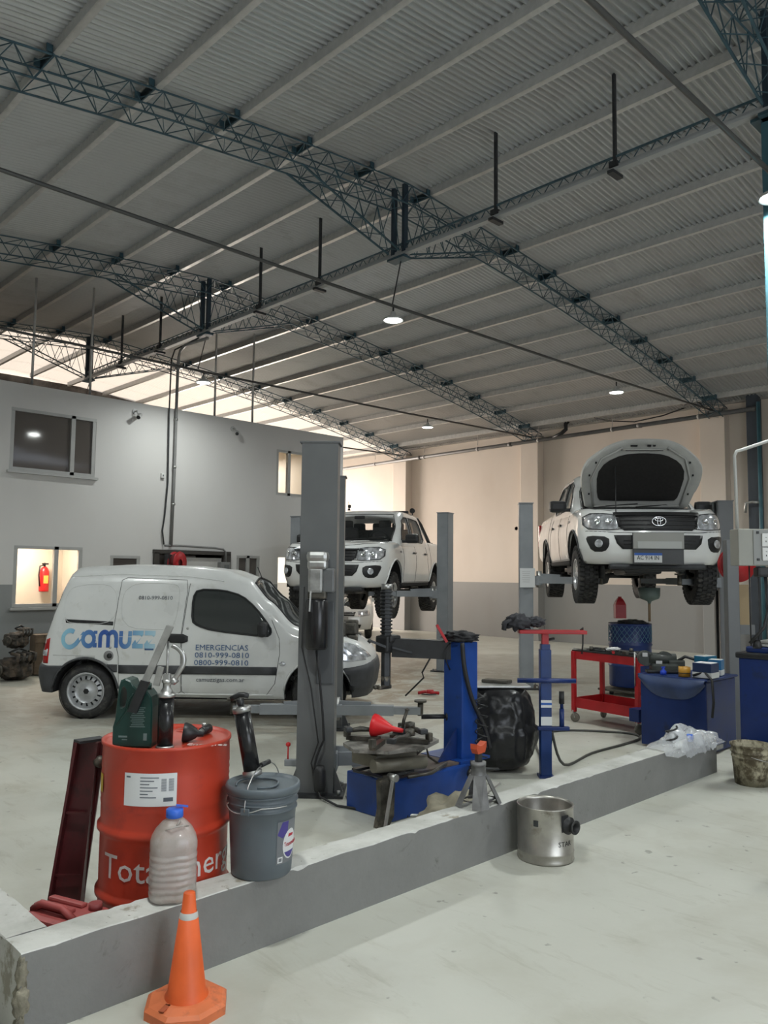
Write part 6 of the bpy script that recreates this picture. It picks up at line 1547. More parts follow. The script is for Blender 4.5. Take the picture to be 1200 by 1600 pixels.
MB().box((0, 0, .01), (.12, .12, .02)).build('foot', M_NAVY, bs)
gl = thing('work_gloves', 'dark work gloves draped over the left end of the red arm', 'gloves', (5.50, 3.99, 1.235), R(-44))
blob('glove', mat('glove_grey', (.035, .035, .04), .85, var=.2), gl, (-.05, 0, .03), (.20, .16, .13), .45, 2.6, 4, 7); blob('cuff', MATS['glove_grey'], gl, (.10, 0, .03), (.16, .14, .08), .4, 3, 4, 9)
for k in range(4): MB().tube([(-.11, -.05+.03*k, .05), (-.16, -.055+.032*k, .02), (-.165, -.055+.03*k, -.04)], .014, 8).build('finger', MATS['glove_grey'], gl)
tag(MB().tube([(.0, 0, .0), (.02, -.01, .02), (.04, 0, -.02), (.035, .0, -.12), (.02, 0, -.2)], .007, 6).build('rubber_strap', M_CABLE, None, (5.86, 3.67, 1.20)), 'black rubber strap hanging from the right end of the red arm', 'strap')

# ---- red tool trolley
tr = thing('tool_trolley', 'red two-tier tool trolley on castors', 'tool trolley', (7.90, 4.65, 0), R(-98))
# local x along the long side (image right), y away from the viewer
L_, D_ = .86, .50
for i, (x, y) in enumerate(((-L_/2, 0), (L_/2, 0), (-L_/2, D_), (L_/2, D_))): MB().box((x, y, .455), (.045, .045, .68), bev=.004).build('leg', M_RED, tr)
MB().box((0, 0, .755), (L_+.05, .012, .09)).box((0, D_, .755), (L_+.05, .012, .09)).box((-L_/2-.02, D_/2, .755), (.012, D_, .09)).box((L_/2+.02, D_/2, .755), (.012, D_, .09)).box((0, D_/2, .73), (L_, D_, .01)).build('top_tray', M_RED, tr)
MB().box((0, -.0, .22), (L_, .012, .11)).box((0, D_, .22), (L_, .012, .11)).box((-L_/2, D_/2, .22), (.012, D_, .11)).box((L_/2, D_/2, .22), (.012, D_, .11)).box((0, D_/2, .175), (L_, D_, .01)).build('lower_tray', M_RED, tr)
for i, (x, y) in enumerate(((-L_/2, 0), (L_/2, 0), (-L_/2, D_), (L_/2, D_))):
    c_ = MB().box((x, y, .115), (.02, .05, .04)).bar((x, y-.0, .11), (x+.02, y, .05), .04, .01).build('castor', M_STEEL, tr)
    MB().lathe([(0, -.018), (.03, -.018), (.05, -.014), (.052, 0), (.05, .014), (.03, .018), (0, .018)], 22, axis='y', M=Matrix.Translation((x+.015, y, .053)) @ Matrix.Rotation(R(20+40*i), 4, 'Z')).build('castor_wheel', mat('castor_grey', (.13, .12, .10), .6), c_)
MB().box((0, D_/2, .805), (L_+.03, D_+.02, .012)).build('rubber_mat', M_BLACKPL, tr)
MB().box((L_/2+.06, -.0, .22), (.12, .3, .13)).build('blue_side_bin', M_NAVY, tr)
r3 = random.Random(11)
def on_trolley(x, y, z=.812): 
    c, s = cos(R(-98)), sin(R(-98)); return (7.90+x*c-y*s, 4.65+x*s+y*c, z)
tools = [('spanner', 'chrome spanner'), ('screwdriver', 'dark screwdriver'), ('pliers', 'black pliers'), ('socket_wrench', 'greasy socket wrench'), ('hammer', 'short black hammer')]
ORD = 'first second third fourth fifth sixth seventh eighth ninth tenth last'.split()
for k in range(11):
    nm, lb = tools[k % 5]; x = -.38+k*.075; y = .06+.12*(k % 3)
    t = thing(nm, '%s, %s tool from the left on top of the red trolley' % (lb, ORD[k]), nm.replace('_', ' '), on_trolley(x, y), R(r3.uniform(0, 180)), group='%s on the red trolley' % nm.replace('_', ' '))
    mt = M_STEEL if nm == 'spanner' else M_DKMETAL
    if nm == 'spanner': MB().box((0, 0, .008), (.17, .016, .007), bev=.002).cyl((.085, 0, .004), (.085, 0, .014), .018, n=12).build('shank', mt, t)
    elif nm == 'screwdriver': MB().cyl((-.1, 0, .016), (0, 0, .016), .016).build('grip', M_RED if k > 5 else M_BLACKPL, t); MB().cyl((0, 0, .016), (.11, 0, .016), .004).build('blade', M_STEEL, t)
    elif nm == 'pliers': MB().tube([(-.1, .03, .012), (-.03, .008, .012), (.0, 0, .012)], .009, 6).tube([(-.1, -.03, .012), (-.03, -.008, .012), (0, 0, .012)], .009, 6).build('grips', M_BLACKPL, t); MB().box((.03, 0, .012), (.06, .025, .014), bev=.004).build('jaw', M_DKMETAL, t)
    elif nm == 'socket_wrench': MB().cyl((-.12, 0, .014), (.05, 0, .014), .010).build('shank', mt, t); MB().cyl((.07, 0, 0), (.07, 0, .05), .02, n=14).build('socket', M_GREASE, t)
    else: MB().cyl((-.12, 0, .018), (.04, 0, .018), .012).build('grip', M_BLACKPL, t); MB().box((.05, 0, .02), (.035, .10, .035), bev=.008).build('head', M_GREASE, t)
t = thing('white_rag', 'white paper wiper lying on the tools of the red trolley', 'rag', on_trolley(.08, .05, .86)); blob('rag', mat('white_cloth', (.6, .6, .6), .8), t, (0, 0, 0), (.22, .12, .03), .4, 4, 4, 2)
t = thing('g_clamp', 'small steel clamp hanging on the right end of the trolley', 'clamp', on_trolley(.42, -.03, .78)); MB().tube([(0, 0, .06), (.05, 0, .05), (.06, 0, 0), (.05, 0, -.06), (0, 0, -.07)], .008, 6).cyl((.0, 0, -.28), (0, 0, .08), .007).build('frame', M_STEEL, t)

# ---- barrel with mesh sleeve, funnel drain and red jug under the right pickup
bar_ = thing('waste_oil_barrel', 'dark blue waste oil barrel with diamond pattern band under the raised pickup', 'barrel', (10.42, 5.72, .12))
bpn = [(0, 0), (.28, 0), (.29, .01), (.29, .27), (.302, .285), (.302, .30), (.29, .315), (.29, .56), (.302, .575), (.302, .59), (.29, .605), (.29, .85), (.296, .86), (.296, .875), (.28, .875), (.27, .865), (0, .866)]
MB().lathe(bpn, 48).build('barrel_body', M_NAVY, bar_)
msh = MB()
for k in range(26):
    for s in (-1, 1):
        for j in range(5):
            a0 = 2*pi*(k+s*j*.5)/26; a1 = 2*pi*(k+s*(j+1)*.5)/26; msh.bar((.294*cos(a0), .294*sin(a0), .62+j*.045), (.294*cos(a1), .294*sin(a1), .62+(j+1)*.045), .006)
o = msh.build('mesh_sleeve', mat('mesh_light_blue', (.08, .17, .24), .4), bar_, fix=False); o['kind'] = 'stuff'
blob('rags_on_lid', M_DKMETAL, bar_, (.05, -.02, .88), (.4, .4, .08), .4, 3, 4, 5)
MB().box((-.0, 0, -.05), (.66, .66, .03), bev=.01).build('dolly', M_GREASE, bar_)
for a in (45, 135, 225, 315): MB().cyl((.27*cos(R(a)), .27*sin(R(a)), -.12), (.27*cos(R(a)), .27*sin(R(a)), -.06), .03).build('dolly_wheel', M_DKMETAL, bar_)
fn = thing('oil_drain_funnel', 'grey green catch funnel on a rod rising from the blue barrel', 'funnel', (10.46, 5.44, 1.03))
MB().cyl((0, 0, 0), (0, 0, .30), .018, n=10).build('rod', mat('brass_rod', (.2, .14, .08), .5), fn)
MB().lathe([(.02, .25), (.03, .28), (.13, .32), (.145, .36), (.15, .47), (.145, .47), (.135, .36), (.02, .30)], 32).build('bowl', mat('funnel_grey_green', (.12, .16, .145), .5), fn)
rj = thing('red_oil_jug', 'red plastic jug standing on the blue barrel under the raised pickup', 'jug', (10.36, 5.84, 1.06), R(-44))
MB().add([(x, y*1, z) for z, s in ((0, 1), (.19, 1), (.24, .75), (.28, .45)) for x, y in ((-.075*s, -.055*s), (.075*s, -.055*s), (.075*s, .055*s), (-.075*s, .055*s))], [(0, 3, 2, 1), (12, 13, 14, 15)]+[(r*4+i, r*4+(i+1) % 4, (r+1)*4+(i+1) % 4, (r+1)*4+i) for r in range(3) for i in range(4)]).build('jug_body', mat('jug_red', (.32, .01, .015), .4), rj)
MB().cyl((-.0, 0, .275), (0, 0, .305), .025, n=14).build('cap', M_RED, rj)

# ---- blue parts washer with things on its lid
pwz = thing('parts_washer', 'dark blue steel parts washer with a curved splash panel behind the low wall', 'parts washer', (7.36, 3.28, 0))
MB().box((.34, .33, .345), (.66, .66, .66), bev=.012).build('tank', M_NAVY, pwz)
vs = []; fs = []
for i in range(13):
    yy = .66*i/12
    for j in range(7):
        zz = .70-.21*j/6*(1-.75*((abs(yy-.33)/.33)**3)); vs.append((-.004-.035*sin(pi*j/6), yy, zz))
for i in range(12):
    for j in range(6): a = i*7+j; fs.append((a, a+1, a+8, a+7))
MB().add(vs, fs, None, True).build('splash_panel', mat('scuffed_blue_panel', (.03, .05, .12), .45, var=.3, scale=8), pwz)
MB().box((.34, .33, .69), (.70, .70, .02), bev=.006).build('lid', mat('lid_blue', (.012, .03, .12), .4, var=.2), pwz)
MB().box((.06, -.005, .06), (.5, .03, .04)).build('bottom_rail', M_STEEL, pwz)
ZL = .705
vz = thing('bench_vise', 'bulky dark green bench grinder or vise standing on the parts washer lid', 'bench tool', (7.62, 3.82, ZL), R(-50))
M_VG = mat('machine_dark_green', (.035, .04, .036), .5, var=.3, scale=9)
MB().cyl((-.17, -.02, .13), (-.17, .07, .13), .075, n=24).cyl((.02, -.02, .13), (.02, .07, .13), .07, n=20).build('guard', M_VG, vz)
MB().cyl((-.14, .02, .13), (.12, .02, .12), .06, n=20).box((0, 0, .045), (.26, .15, .08), bev=.02).box((.12, 0, .08), (.16, .1, .09), bev=.02).build('motor', M_VG, vz)
MB().box((-.19, -.045, .17), (.05, .006, .04), bev=.002).box((-.06, -.07, .10), (.06, .006, .03)).build('maker_plate', mat('plate_steel_grey', (.4, .4, .4), .4), vz)
MB().tube([(.12, 0, .10), (.2, -.04, .16), (.3, -.02, .13), (.38, -.06, .06), (.36, -.1, .03)], .015, 8).build('flex_hose', M_CABLE, vz)
MB().box((-.02, -.08, .015), (.34, .1, .03), bev=.01).build('base', M_BLACKPL, vz)
tp = thing('tape_roll', 'orange-yellow adhesive tape roll on the parts washer lid', 'tape roll', (7.44, 3.52, ZL))
MB().lathe([(.03, 0), (.055, 0), (.055, .09), (.03, .09), (.03, 0)], 28).build('tape', mat('tape_amber', (.42, .21, .02), .4), tp); MB().lathe([(.056, .028), (.057, .032), (.056, .036)], 28).build('seam', M_BLACKPL, tp)
bb_ = thing('blue_spray_nozzle', 'tiny blue spray nozzle at the left edge of the parts washer lid', 'nozzle', (7.41, 3.72, ZL))
MB().lathe([(0, 0), (.03, 0), (.03, .03), (.012, .05), (.012, .07), (0, .07)], 16).box((.0, 0, .07), (.05, .016, .014)).build('nozzle', mat('nozzle_blue', (.02, .06, .5), .35), bb_)
def carton(x, y, z, d, lab, m1, rz=0, m2=None, cat='box', grp=None):
    t = thing('carton', lab, cat, (x, y, z), R(rz), grp); MB().box((0, 0, d[2]/2), d, bev=.004).build('box', m1, t)
    if m2: MB().box((0, 0, .03), (d[0]+.003, d[1]+.003, .05)).build('pale_band', m2, t)
    MB().box((0, 0, d[2]+.001), (d[0]*.9, d[1]*.9, .003)).build('top_label', M_LABEL, t)
    return t
carton(7.50, 3.34, ZL, (.17, .18, .14), 'navy box with white lid and pale lower band on the parts washer', mat('carton_navy', (.015, .03, .09), .4), 0, M_LABEL)
carton(7.78, 3.36, ZL, (.12, .12, .15), 'blue and white box at the back right of the parts washer lid', mat('carton_blue', (.03, .14, .30), .4), 10, M_LABEL)
carton(7.86, 3.50, ZL, (.2, .12, .17), 'turquoise case behind the navy box on the parts washer', mat('carton_teal', (.01, .12, .22), .4), -10)
t = thing('glass_jars', 'pair of small clear jars behind the navy box', 'jars', (7.66, 3.50, ZL+.002)); MB().lathe([(0, 0), (.035, 0), (.035, .11), (0, .11)], 18).lathe([(0, 0), (.03, 0), (.03, .10), (0, .10)], 18, M=Matrix.Translation((.0, -.08, 0))).build('jar', mat('jar_pale', (.55, .58, .6), .2), t)
tag(MB().tube([(0, 0, .02), (.03, -.1, .06), (-.04, -.2, .0), (-.06, -.22, -.2), (-.05, -.2, -.34)], .012, 8).build('drain_hose', M_CABLE, None, (7.40, 3.42, ZL)), 'thin black hose curling off the right edge of the parts washer', 'hose')

# ---- big blue tool chest at the right edge
bn = thing('blue_tool_chest', 'large navy blue steel chest at the right edge of the workshop', 'tool chest', (7.03, 2.33, 0))
MB().box((0, 0, .50), (.26, .92, .98), bev=.02).build('chest_body', M_NAVY, bn)
MB().box((-.01, 0, 1.0), (.28, .96, .05), bev=.015).build('lid', M_BLACKPL, bn)
MB().box((.01, -.02, 1.05), (.22, .86, .05), bev=.015).build('tray', M_NAVY, bn)
MB().box((-.152, .02, .995), (.004, .20, .032)).build('badge', M_LABEL, bn)
text_obj('SCOPE', .034, 'badge_lettering', M_BLACKPL, bn, Matrix.Translation((-.155, .105, .983)) @ Matrix(((0, 0, -1, 0), (-1, 0, 0, 0), (0, 1, 0, 0), (0, 0, 0, 1))), ext=.0006, sx=1.3)
dt_ = thing('drip_tray', 'grey metal drip tray lying on the navy chest', 'tray', (7.03, 2.52, 1.078)); MB().box((0, 0, .012), (.18, .34, .02), bev=.008).box((.0, -.02, .04), (.14, .26, .03), bev=.01).build('tray', M_STEEL, dt_)
t = thing('red_tool', 'thin red tool lying on the front of the navy chest', 'tool', (6.95, 2.20, 1.078)); MB().box((0, 0, .012), (.03, .2, .02), bev=.006).build('handle', M_RED, t)

# ---- electric box on its post, hose reel
eb_ = thing('electric_box', 'grey electric box with two white double sockets beside the teal column', 'electric box', (6.67, 2.63, 0), R(-44))
MB().box((.18, .0, 1.90), (.52, .16, .30), bev=.008).build('enclosure', mat('box_beige_grey', (.27, .27, .24), .5, var=.05), eb_)
MB().box((.24, -.083, 1.90), (.40, .008, .28)).build('cover', mat('cover_grey', (.23, .235, .225), .45), eb_)
for k, z in enumerate((1.96, 1.845)):
    s = MB().box((.155, -.094, z), (.10, .014, .105), bev=.004).build('socket', mat('socket_white', (.6, .6, .58), .35), eb_)
    for dx in (-.02, .02):
        for dz_ in (0, ): MB().box((.155+dx, -.1015, z-.012), (.006, .002, .014), Matrix.Identity(4)).box((.155+dx*.9, -.1015, z+.02), (.012, .002, .004)).build('socket_slots', M_DKMETAL, s)
for z in (2.02, 1.80): MB().box((.075, -.09, z), (.018, .012, .02)).build('hinge', M_BLACKPL, eb_)
MB().box((.245, -.09, 1.90), (.035, .012, .04)).build('latch', M_BLACKPL, eb_)
MB().bar((.40, .0, 1.98), (.47, .36, 1.98), .05, .04).build('wall_bracket', M_LIFT, eb_); MB().bar((.40, .0, 1.82), (.47, .36, 1.82), .05, .04).build('wall_bracket', M_LIFT, eb_)
MB().tube([(-.05, .0, 2.04), (-.055, .0, 2.5), (-.06, 0, 2.66), (-.04, 0, 2.70), (.0, 0, 2.71), (.2, .02, 2.78), (.42, .1, 2.86)], .014, 8).build('conduit', mat('pvc_grey_white', (.42, .42, .40), .4), eb_)
MB().box((.2, -.02, 1.70), (.24, .1, .08), bev=.02).tube([(.16, -.02, 1.68), (.17, -.04, 1.4), (.13, -.04, 1.25), (.02, -.02, 1.12)], .014, 8).tube([(.03, -.02, 1.75), (.03, -.02, 1.1)], .006, 5).tube([(.10, -.02, 1.72), (.11, -.02, 1.3), (.09, -.02, 1.15)], .005, 5).build('plug_cables', M_CABLE, eb_)
MB().lathe([(0, 0), (.03, 0), (.035, .02), (.03, .05), (.02, .07), (0, .07)], 16, M=Matrix.Translation((.08, -.02, 1.08))).build('plug', M_CABLE, eb_)
sp_ = thing('steel_post', 'grey steel post with a red cable reel, left of the electric box', 'post', (8.255, 3.39, 0), R(-44))
MB().box((0, 0, 1.02), (.12, .10, 2.04), bev=.006).build('shaft', M_LIFT, sp_); MB().box((0, 0, .01), (.2, .2, .02)).build('foot', M_DKMETAL, sp_)
hr = thing('red_hose_reel', 'red cable reel mounted behind the grey steel post', 'hose reel', (8.47, 3.42, 1.79), R(-44))
for y0_ in (-.03, .03): MB().lathe([(0, y0_-.008), (.185, y0_-.008), (.185, y0_+.008), (0, y0_+.008)], 36, axis='y').build('reel_flange', M_RED, hr)
MB().lathe([(0, -.02), (.15, -.02), (.15, .02), (0, .02)], 36, axis='y').build('cable_coil', MATS['hose_dark_red'] if 'hose_dark_red' in MATS else mat('hose_dark_red', (.10, .012, .012), .6), hr)
wb_ = thing('wooden_board', 'tan wooden board hanging behind the cables below the electric box', 'board', (8.55, 3.42, 1.25), R(-44)); MB().box((0, 0, .12), (.17, .02, .42)).build('board', mat('board_tan', (.30, .22, .12), .6), wb_); MB().box((.04, 0, -.14), (.2, .03, .10)).build('lower_block', M_LIFT, wb_)

# ---- things on the office wall
def cctv(x, z, lab, tilt=20, y=YO, rz=0, X=None):
    t = thing('security_camera', lab, 'security camera', (x, y-.0, z) if X is None else (X, y, z), R(rz))
    MB().cyl((0, -.02, 0), (0, 0, 0), .05, n=18).build('mount', mat('cam_white', (.45, .45, .44), .4), t)
    MB().tube([(0, -.02, 0), (0, -.08, .0), (.01, -.11, -.05)], .014, 8).build('bracket', MATS['cam_white'], t)
    Mk = Matrix.Translation((.02, -.14, -.10)) @ Matrix.Rotation(R(tilt), 4, 'X') @ Matrix.Rotation(R(-35), 4, 'Z')
    MB().cyl((0, .07, 0), (0, -.07, 0), .038, n=20, M=Mk).build('housing', MATS['cam_white'], t); MB().cyl((0, -.07, 0), (0, -.078, 0), .033, n=18, M=Mk).build('lens', M_BLACKPL, t)
    return t
cctv(6.60, 4.53, 'white security camera on the office wall above the wide upper window', 35); cctv(8.68, 4.50, 'white security camera near the top middle of the office wall', 25)
cctv(0, 2.9, 'white security camera on the peach right wall between the two raised pickups', 10, y=12.7, rz=90, X=XR)
def pipe(name, pts, r, m, lab, cat='pipe', extra=None):
    t = thing(name, lab, cat, pts[0]); P0_ = Vector(pts[0]); MB().tube([Vector(p)-P0_ for p in pts], r, 10).build('run', m, t)
    if extra:
        for p in extra: MB().lathe([(r, -.02), (r+.008, -.02), (r+.008, .02), (r, .02)], 12, M=Matrix.Translation(Vector(p)-P0_)).build('clip', M_STEEL, t)
    return t
M_PVC = mat('conduit_grey', (.20, .20, .195), .45, var=.08)
pipe('conduit', [(7.2, 11.9, 5.72), (7.22, 12.7, 5.76), (7.3, 13.0, 5.74), (7.38, 13.2, 5.68), (7.40, 13.26, 5.5), (7.40, 13.27, 4.7), (7.40, 13.27, 3.4), (7.38, 13.27, 2.12)], .028, M_PVC, 'thick grey conduit running down the middle of the office wall', 'conduit', [(7.4, 13.27, z) for z in (4.5, 3.6, 2.9)])
pipe('conduit', [(7.22, 12.2, 5.80), (7.24, 13.1, 5.76), (7.26, 13.26, 5.6), (7.26, 13.28, 4.6), (7.28, 13.28, 3.3), (7.24, 13.28, 2.7), (7.2, 13.28, 2.4), (7.24, 13.28, 2.15)], .014, M_DKMETAL, 'thin dark cable running down beside the thick conduit', 'cable')
pipe('conduit', [(7.25, 13.27, 2.13), (7.5, 13.27, 2.14), (8.3, 13.27, 2.12), (8.5, 13.27, 2.10), (8.56, 13.27, 2.05), (8.57, 13.27, 1.85)], .02, M_PVC, 'light conduit running horizontally above the dark framed door', 'conduit')
t = thing('switch_box', 'small white switch box beside the conduit halfway up the office wall', 'switch', (7.18, YO-.02, 3.42)); MB().box((0, 0, 0), (.07, .05, .09), bev=.008).build('box', MATS['socket_white'], t); MB().box((0, -.027, 0), (.02, .006, .03)).build('rocker', M_PRINT, t)
t = thing('fuse_box', 'grey fuse box at the right side of the dark framed door', 'fuse box', (8.52, YO-.06, 1.72)); MB().box((0, 0, 0), (.22, .12, .26), bev=.01).build('box', M_PVC, t); MB().box((.03, -.065, 0), (.10, .01, .16)).build('cover', M_LIFT, t)
hr2 = thing('wall_hose_reel', 'red hose reel on the dark door frame above the van roof', 'hose reel', (7.42, YO-.22, 1.82), R(25))
MB().lathe([(.06, -.07), (.20, -.07), (.205, -.055), (.12, -.045), (.12, .045), (.205, .055), (.20, .07), (.06, .07)], 36, axis='y').build('reel_flange', M_RED, hr2)
MB().lathe([(0, -.05), (.17, -.04), (.17, .04), (0, .05)], 30, axis='y').build('hose_coil', mat('hose_dark_red', (.10, .012, .012), .6), hr2); MB().box((-.14, .1, .0), (.1, .1, .3), bev=.01).build('wall_bracket', M_DKMETAL, hr2)
for x, y, h0 in ((4.85, 13.6, 4.7), (5.86, 13.6, 4.7), (8.36, 13.6, 4.7), (9.3, 13.6, 4.7), (4.85, 13.6, 4.7)): pass
for i, (x, lab) in enumerate(((4.86, 'thin support pole rising from the office roof, leftmost of the row'), (5.86, 'thin support pole on the office roof, second from the left'), (8.40, 'thin support pole on the office roof behind the long conduit'), (9.30, 'thin support pole on the office roof, rightmost of the row'))):
    t = thing('support_pole', lab, 'pole', (x, 13.55, OH), group='support poles on the office roof')
    MB().cyl((0, 0, 0), (0, 0, roof_h(x)-OH-.14), .022, n=8).build('pole', M_GALV, t); MB().box((0, 0, .006), (.1, .1, .012)).build('foot', M_GALV, t)
t = thing('end_beam', 'dark steel beam along the back wall above the office block', 'beam', (4.0, 20.9, 5.3)); MB().box((0, 0, .0), (14, .12, .12)).box((0, 0, .35), (14, .08, .08)).build('beam', M_TRUSS, t)
for k in range(24): MB().bar((-6.8+.58*k, 0, .04), (-6.5+.58*k, 0, .33), .03).build('beam_strut', M_TRUSS, t)

# ---- pipe along the right wall
t = thing('drain_pipe', 'long grey drain pipe running along the top of the right wall', 'pipe', (XR-.33, 6.35, 5.17))
MB().tube([(0, 0, 0), (0, 7, -.06), (0, 14.5, -.13)], .05, 12).build('run', mat('pipe_grey', (.12, .115, .11), .45, var=.15), t)
for y in (1.2, 3.3, 5.4, 7.4, 9.4, 11.5, 13.2): MB().lathe([(.05, -.02), (.06, -.02), (.06, .02), (.05, .02)], 14, axis='y', M=Matrix.Translation((0, y, -.009*y))).bar((0, y, .04), (.02, y, .52), .010).build('pipe_hanger', mat('hanger_white', (.4, .38, .36), .5), t)
for y in (2.6, 6.3, 9.6): MB().cyl((0, y-.05, -.009*y), (0, y+.05, -.009*y), .058, n=14).build('coupling', MATS['pipe_grey'], t)
MB().tube([(0, 4.95, -.04), (0, 4.72, .04), (.03, 4.60, .14), (.05, 4.62, .28), (.12, 4.55, .38), (.16, 4.52, .50)], .05, 12).build('downpipe_elbow', M_BLACKPL, t)
MB().lathe([(.05, 0), (.11, .0), (.11, .05), (.05, .05)], 18, M=Matrix.Translation((.16, 4.52, .46))).build('roof_collar', M_STEEL, t)
t = thing('wall_cable', 'black cable sagging along the top of the right wall', 'cable', (XR-.28, 7.9, 5.35)); MB().tube([(0, 0, .06), (0, .5, -.04), (0, 1.2, -.09), (0, 1.9, .02), (0, 2.4, .2)], .014, 6).tube([(-.1, -.05, .1), (-.12, -.25, .18), (-.1, -.4, .1), (-.05, -.5, -.05)], .016, 6).build('cable', M_CABLE, t)
t = thing('wall_socket', 'small white wall socket low on the right wall near the left lift column', 'socket', (XR-.01, 12.1, .62)); MB().box((0, 0, 0), (.03, .08, .08), bev=.006).build('plate', MATS['socket_white'], t); MB().box((-.018, -.015, 0), (.006, .02, .03)).build('socket_hole', M_DKMETAL, t)
t = thing('wall_steel_post', 'dark grey steel post standing against the right wall beside the electric box', 'post', (XR-.15, 6.45, 0)); MB().box((0, 0, 2.75), (.2, .24, 5.5), bev=.008).build('shaft', mat('post_dark_grey', (.05, .06, .075), .45, var=.1), t); MB().box((0, 0, .01), (.3, .34, .02)).build('base_plate', M_DKMETAL, t)
t = thing('downpipe', 'thin teal pipe with an elbow tap beside the dark grey post', 'pipe', (XR-.35, 6.28, 0)); MB().cyl((0, 0, 0), (0, 0, 5.3), .04, n=10).build('run', MATS['column_teal'], t); MB().tube([(0, 0, 3.2), (-.05, .15, 3.22), (-.05, .28, 3.2), (-.05, .30, 3.0)], .03, 8).build('tap', M_STEEL, t)

# paper notice on the left lift column of the right pickup
t = thing('paper_notice', 'white paper notice taped to the lift column left of the raised bonnet pickup', 'notice', (9.675, 6.955, 1.62), R(-44))
MB().box((0, -.045, 0), (.22, .004, .28)).build('sheet', M_LABEL, t); nb = MB()
for k in range(6): nb.box((-.02, -.048, .09-k*.03), (.12-.01*(k % 3), .002, .006))
nb.build('print', mat('faint_print', (.4, .4, .4), .6), t)
# round hole plug on the far lift column
# ---- engine blocks and crate at the far left
def engine(x, y, z, rz, lab, s=1.0):
    t = thing('engine_block', lab, 'engine', (x, y, z), R(rz)); m = mat('old_engine_grime', (.05, .045, .04), .7, metal=.2, var=.6, scale=14, dirt=(.13, .10, .075), dirt_amt=.45, dscale=9)
    blob('crankcase', m, t, (0, 0, .2*s), (.62*s, .5*s, .42*s), .28, 2.4, 4, 1, flat=.0); MB().box((0, 0, .22*s), (.5*s, .4*s, .3*s), bev=.04).build('block', m, t)
    for k in range(4): MB().tube([((-.18+.12*k)*s, -.2*s, .3*s), ((-.18+.12*k)*s, -.3*s, .36*s), ((-.16+.12*k)*s, -.3*s, .46*s), ((-.15+.12*k)*s, -.1*s, .48*s)], .03*s, 8).build('intake_runner', m, t)
    MB().cyl((-.3*s, 0, .2*s), (-.36*s, 0, .2*s), .11*s, n=20).cyl((-.36*s, 0, .2*s), (-.38*s, 0, .2*s), .05*s).build('pulley', M_GREASE, t)
    MB().tube([(-.2*s, -.1*s, .5*s), (0, -.1*s, .56*s), (.2*s, -.05*s, .5*s), (.24*s, 0, .4*s)], .014, 6).build('hose', M_CABLE, t)
engine(4.45, 12.60, .0, 20, 'grimy engine block on the floor left of the van', .85); engine(4.50, 12.70, .46, 35, 'second greasy engine stacked on top of the floor engine', .62)
t = thing('wooden_crate', 'brown wooden crate standing against the office wall left of the van', 'crate', (5.12, 12.95, 0), R(-5))
for k in range(4): MB().box((-.21+.14*k, 0, .33), (.13, .3, .62), bev=.006).build('plank', mat('crate_wood', (.12, .085, .055), .7, var=.3, scale=7), t)
MB().box((0, -.16, .55), (.56, .02, .07)).box((0, -.16, .12), (.56, .02, .07)).build('batten', MATS['crate_wood'], t)

# ---- white hatchback parked in the passage, seen between the columns
def hatch():
    t = thing('hatchback_car', 'white hatchback parked in the bright passage behind the raised pickup', 'car', (13.6, 15.6, 0), R(226))
    zt = [(-3.0, .95), (-2.9, 1.35), (-2.2, 1.45), (-1.3, 1.46), (-.75, 1.36), (-.1, .99), (.1, .95), (.5, .86), (.75, .72)]
    zb = [(-3.1, .3), (.8, .26)]
    fo = [(.2, .06), (.4, .0), (.6, .01), (.8, .12)]; ro = [(.3, .05), (.6, 0), (1.0, .06), (1.4, .3)]; so = [(.25, .06), (.5, 0), (.85, .01), (1.0, .06), (1.4, .24)]
    kw = dict(crown=.03, edge=.05, nside=50, ef=(.4, .35), er=(.2, .15), bowf=.12, bowr=.05, ns=14)
    b = shell(.8, -3.1, 1.66, zb, zt, fo, ro, so, **kw).build('body', M_WHITE, t); bv = bvh_of(b)
    for x in (0, -2.45):
        for s in (-1, 1): boolean(b, [arch_cutter(x, .3, .34, s*.5, s*1.2)])
    b.data.materials.clear(); b.data.materials.append(M_WHITE)
    for x in (0, -2.45):
        for s in (-1, 1): wheel(t, (x, s*.7, .29), s, .29, .18, .18, style='steel')
    patch(bv, 'z+', [(-.15, -.66), (-.66, -.56), (-.66, .56), (-.15, .66)], .004, 'windscreen', M_GLASS, t, thick=.01)
    patch(bv, 'x+', [(-.40, .70), (.40, .70), (.36, .60), (-.36, .60)], .006, 'grille', M_BLACKPL, t, thick=.01)
    for zz in (.63, .67): sline(bv, 'x+', [(-.38, zz), (.38, zz)], .007, .01).build('grille_bar', M_CHROME, t)
    for s in (-1, 1):
        patch(bv, 'x+', [(s*.44, .72), (s*.72, .74), (s*.76, .62), (s*.46, .58)], .006, 'headlamp', M_LENS, t, thick=.012)
        patch(bv, 'y+' if s > 0 else 'y-', [(-.55, .95), (-1.2, .98), (-2.3, 1.0), (-2.1, 1.32), (-1.0, 1.33)], .004, 'side_window', M_GLASS, t)
        MB().box((-.45, s*.86, .98), (.1, .16, .12), bev=.03).build('door_mirror', M_WHITE, t)
    patch(bv, 'x+', smooth_poly([(-.55, .42), (.55, .42), (.5, .28), (-.5, .28)]), .008, 'lower_intake', M_BLACKPL, t, thick=.01)
    p, n = hit(bv, 'x+', 0, .5, .02); MB().box((p.x+.01, 0, .50), (.02, .44, .17)).build('number_plate', mat('grey_plate', (.3, .3, .3), .5), t)
hatch()

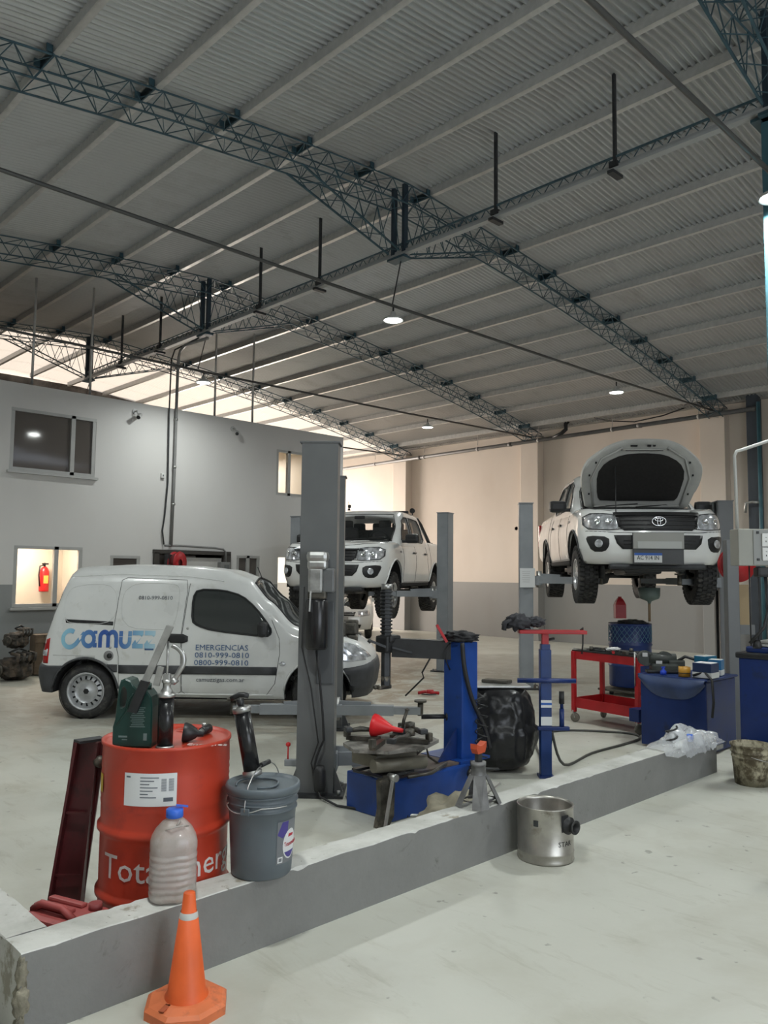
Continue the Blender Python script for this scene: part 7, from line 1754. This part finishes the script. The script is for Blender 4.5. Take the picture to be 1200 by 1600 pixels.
# ---- bits on the floor
t = thing('red_floor_tool', 'red hand tool lying on the floor between the blue column and far lift', 'tool', (8.15, 7.50, 0), R(-44)); MB().tube([(-.14, 0, .03), (-.05, .05, .04), (.05, -.03, .04), (.14, 0, .03)], .022, 8).box((.02, 0, .05), (.1, .07, .05), bev=.015).build('tool_body', M_RED, t); MB().tube([(-.1, -.04, .02), (0, -.08, .02), (.1, -.04, .02)], .008, 6).build('clip', M_DKMETAL, t)
t = thing('loose_lift_pad', 'steel lift pad standing on the floor right of the tyre changer', 'lift pad', (5.62, 5.75, 0)); MB().lathe([(0, 0), (.05, 0), (.05, .02), (.025, .03), (.025, .13), (.07, .14), (.07, .16), (0, .16)], 24).build('pad', M_STEEL, t)
t = thing('floor_hose', 'black air hose looping over the floor from the blue stand to the trolley', 'hose', (5.75, 3.85, .012))
MB().tube(smc([(-.03, 0, .36), (.15, .2, .05), (1.0, .9, 0), (1.6, 1.0, 0), (2.0, .5, 0), (1.9, .25, 0), (1.5, .2, 0), (.9, .2, 0), (.2, .05, .03), (-.05, -.0, .34)]), .012, 6).build('hose', mat('hose_grey', (.06, .06, .055), .5), t)
t = thing('floor_cable', 'pale cable lying on the floor at the foot of the tall lift column', 'cable', (4.0, 4.5, .01)); MB().tube([(0, 0, 0), (-.1, -.2, 0), (-.1, -.5, 0), (.1, -.75, 0)], .012, 6).build('cable', mat('pale_wire', (.45, .45, .44), .4, metal=.5), t)
t = thing('wheel_dolly', 'blue and grey steel stand at the right edge of the floor', 'stand', (4.52, 1.55, 0), R(0)); MB().box((.15, 0, .08), (.36, .2, .03), bev=.008).cyl((.1, 0, .0), (.1, 0, .12), .035).lathe([(0, .12), (.07, .12), (.07, .135), (0, .135)], 20, M=Matrix.Translation((.1, 0, 0))).build('base', M_STEEL, t); MB().box((.15, 0, .18), (.3, .08, .07), bev=.006).build('blue_tube', M_BLUE, t)

# things of one kind that stand in view more than once share a group
from collections import defaultdict
kinds = defaultdict(list)
for o in bpy.data.objects:
    if o.parent is None and o.get('category') and not o.get('group'): kinds[o.name.split('.')[0]].append(o)
for k, v in kinds.items():
    if len(v) > 1:
        for o in v: o['group'] = k.replace('_', ' ') + ('es' if k.endswith(('x', 's', 'sh')) else 's') + ' in the workshop'
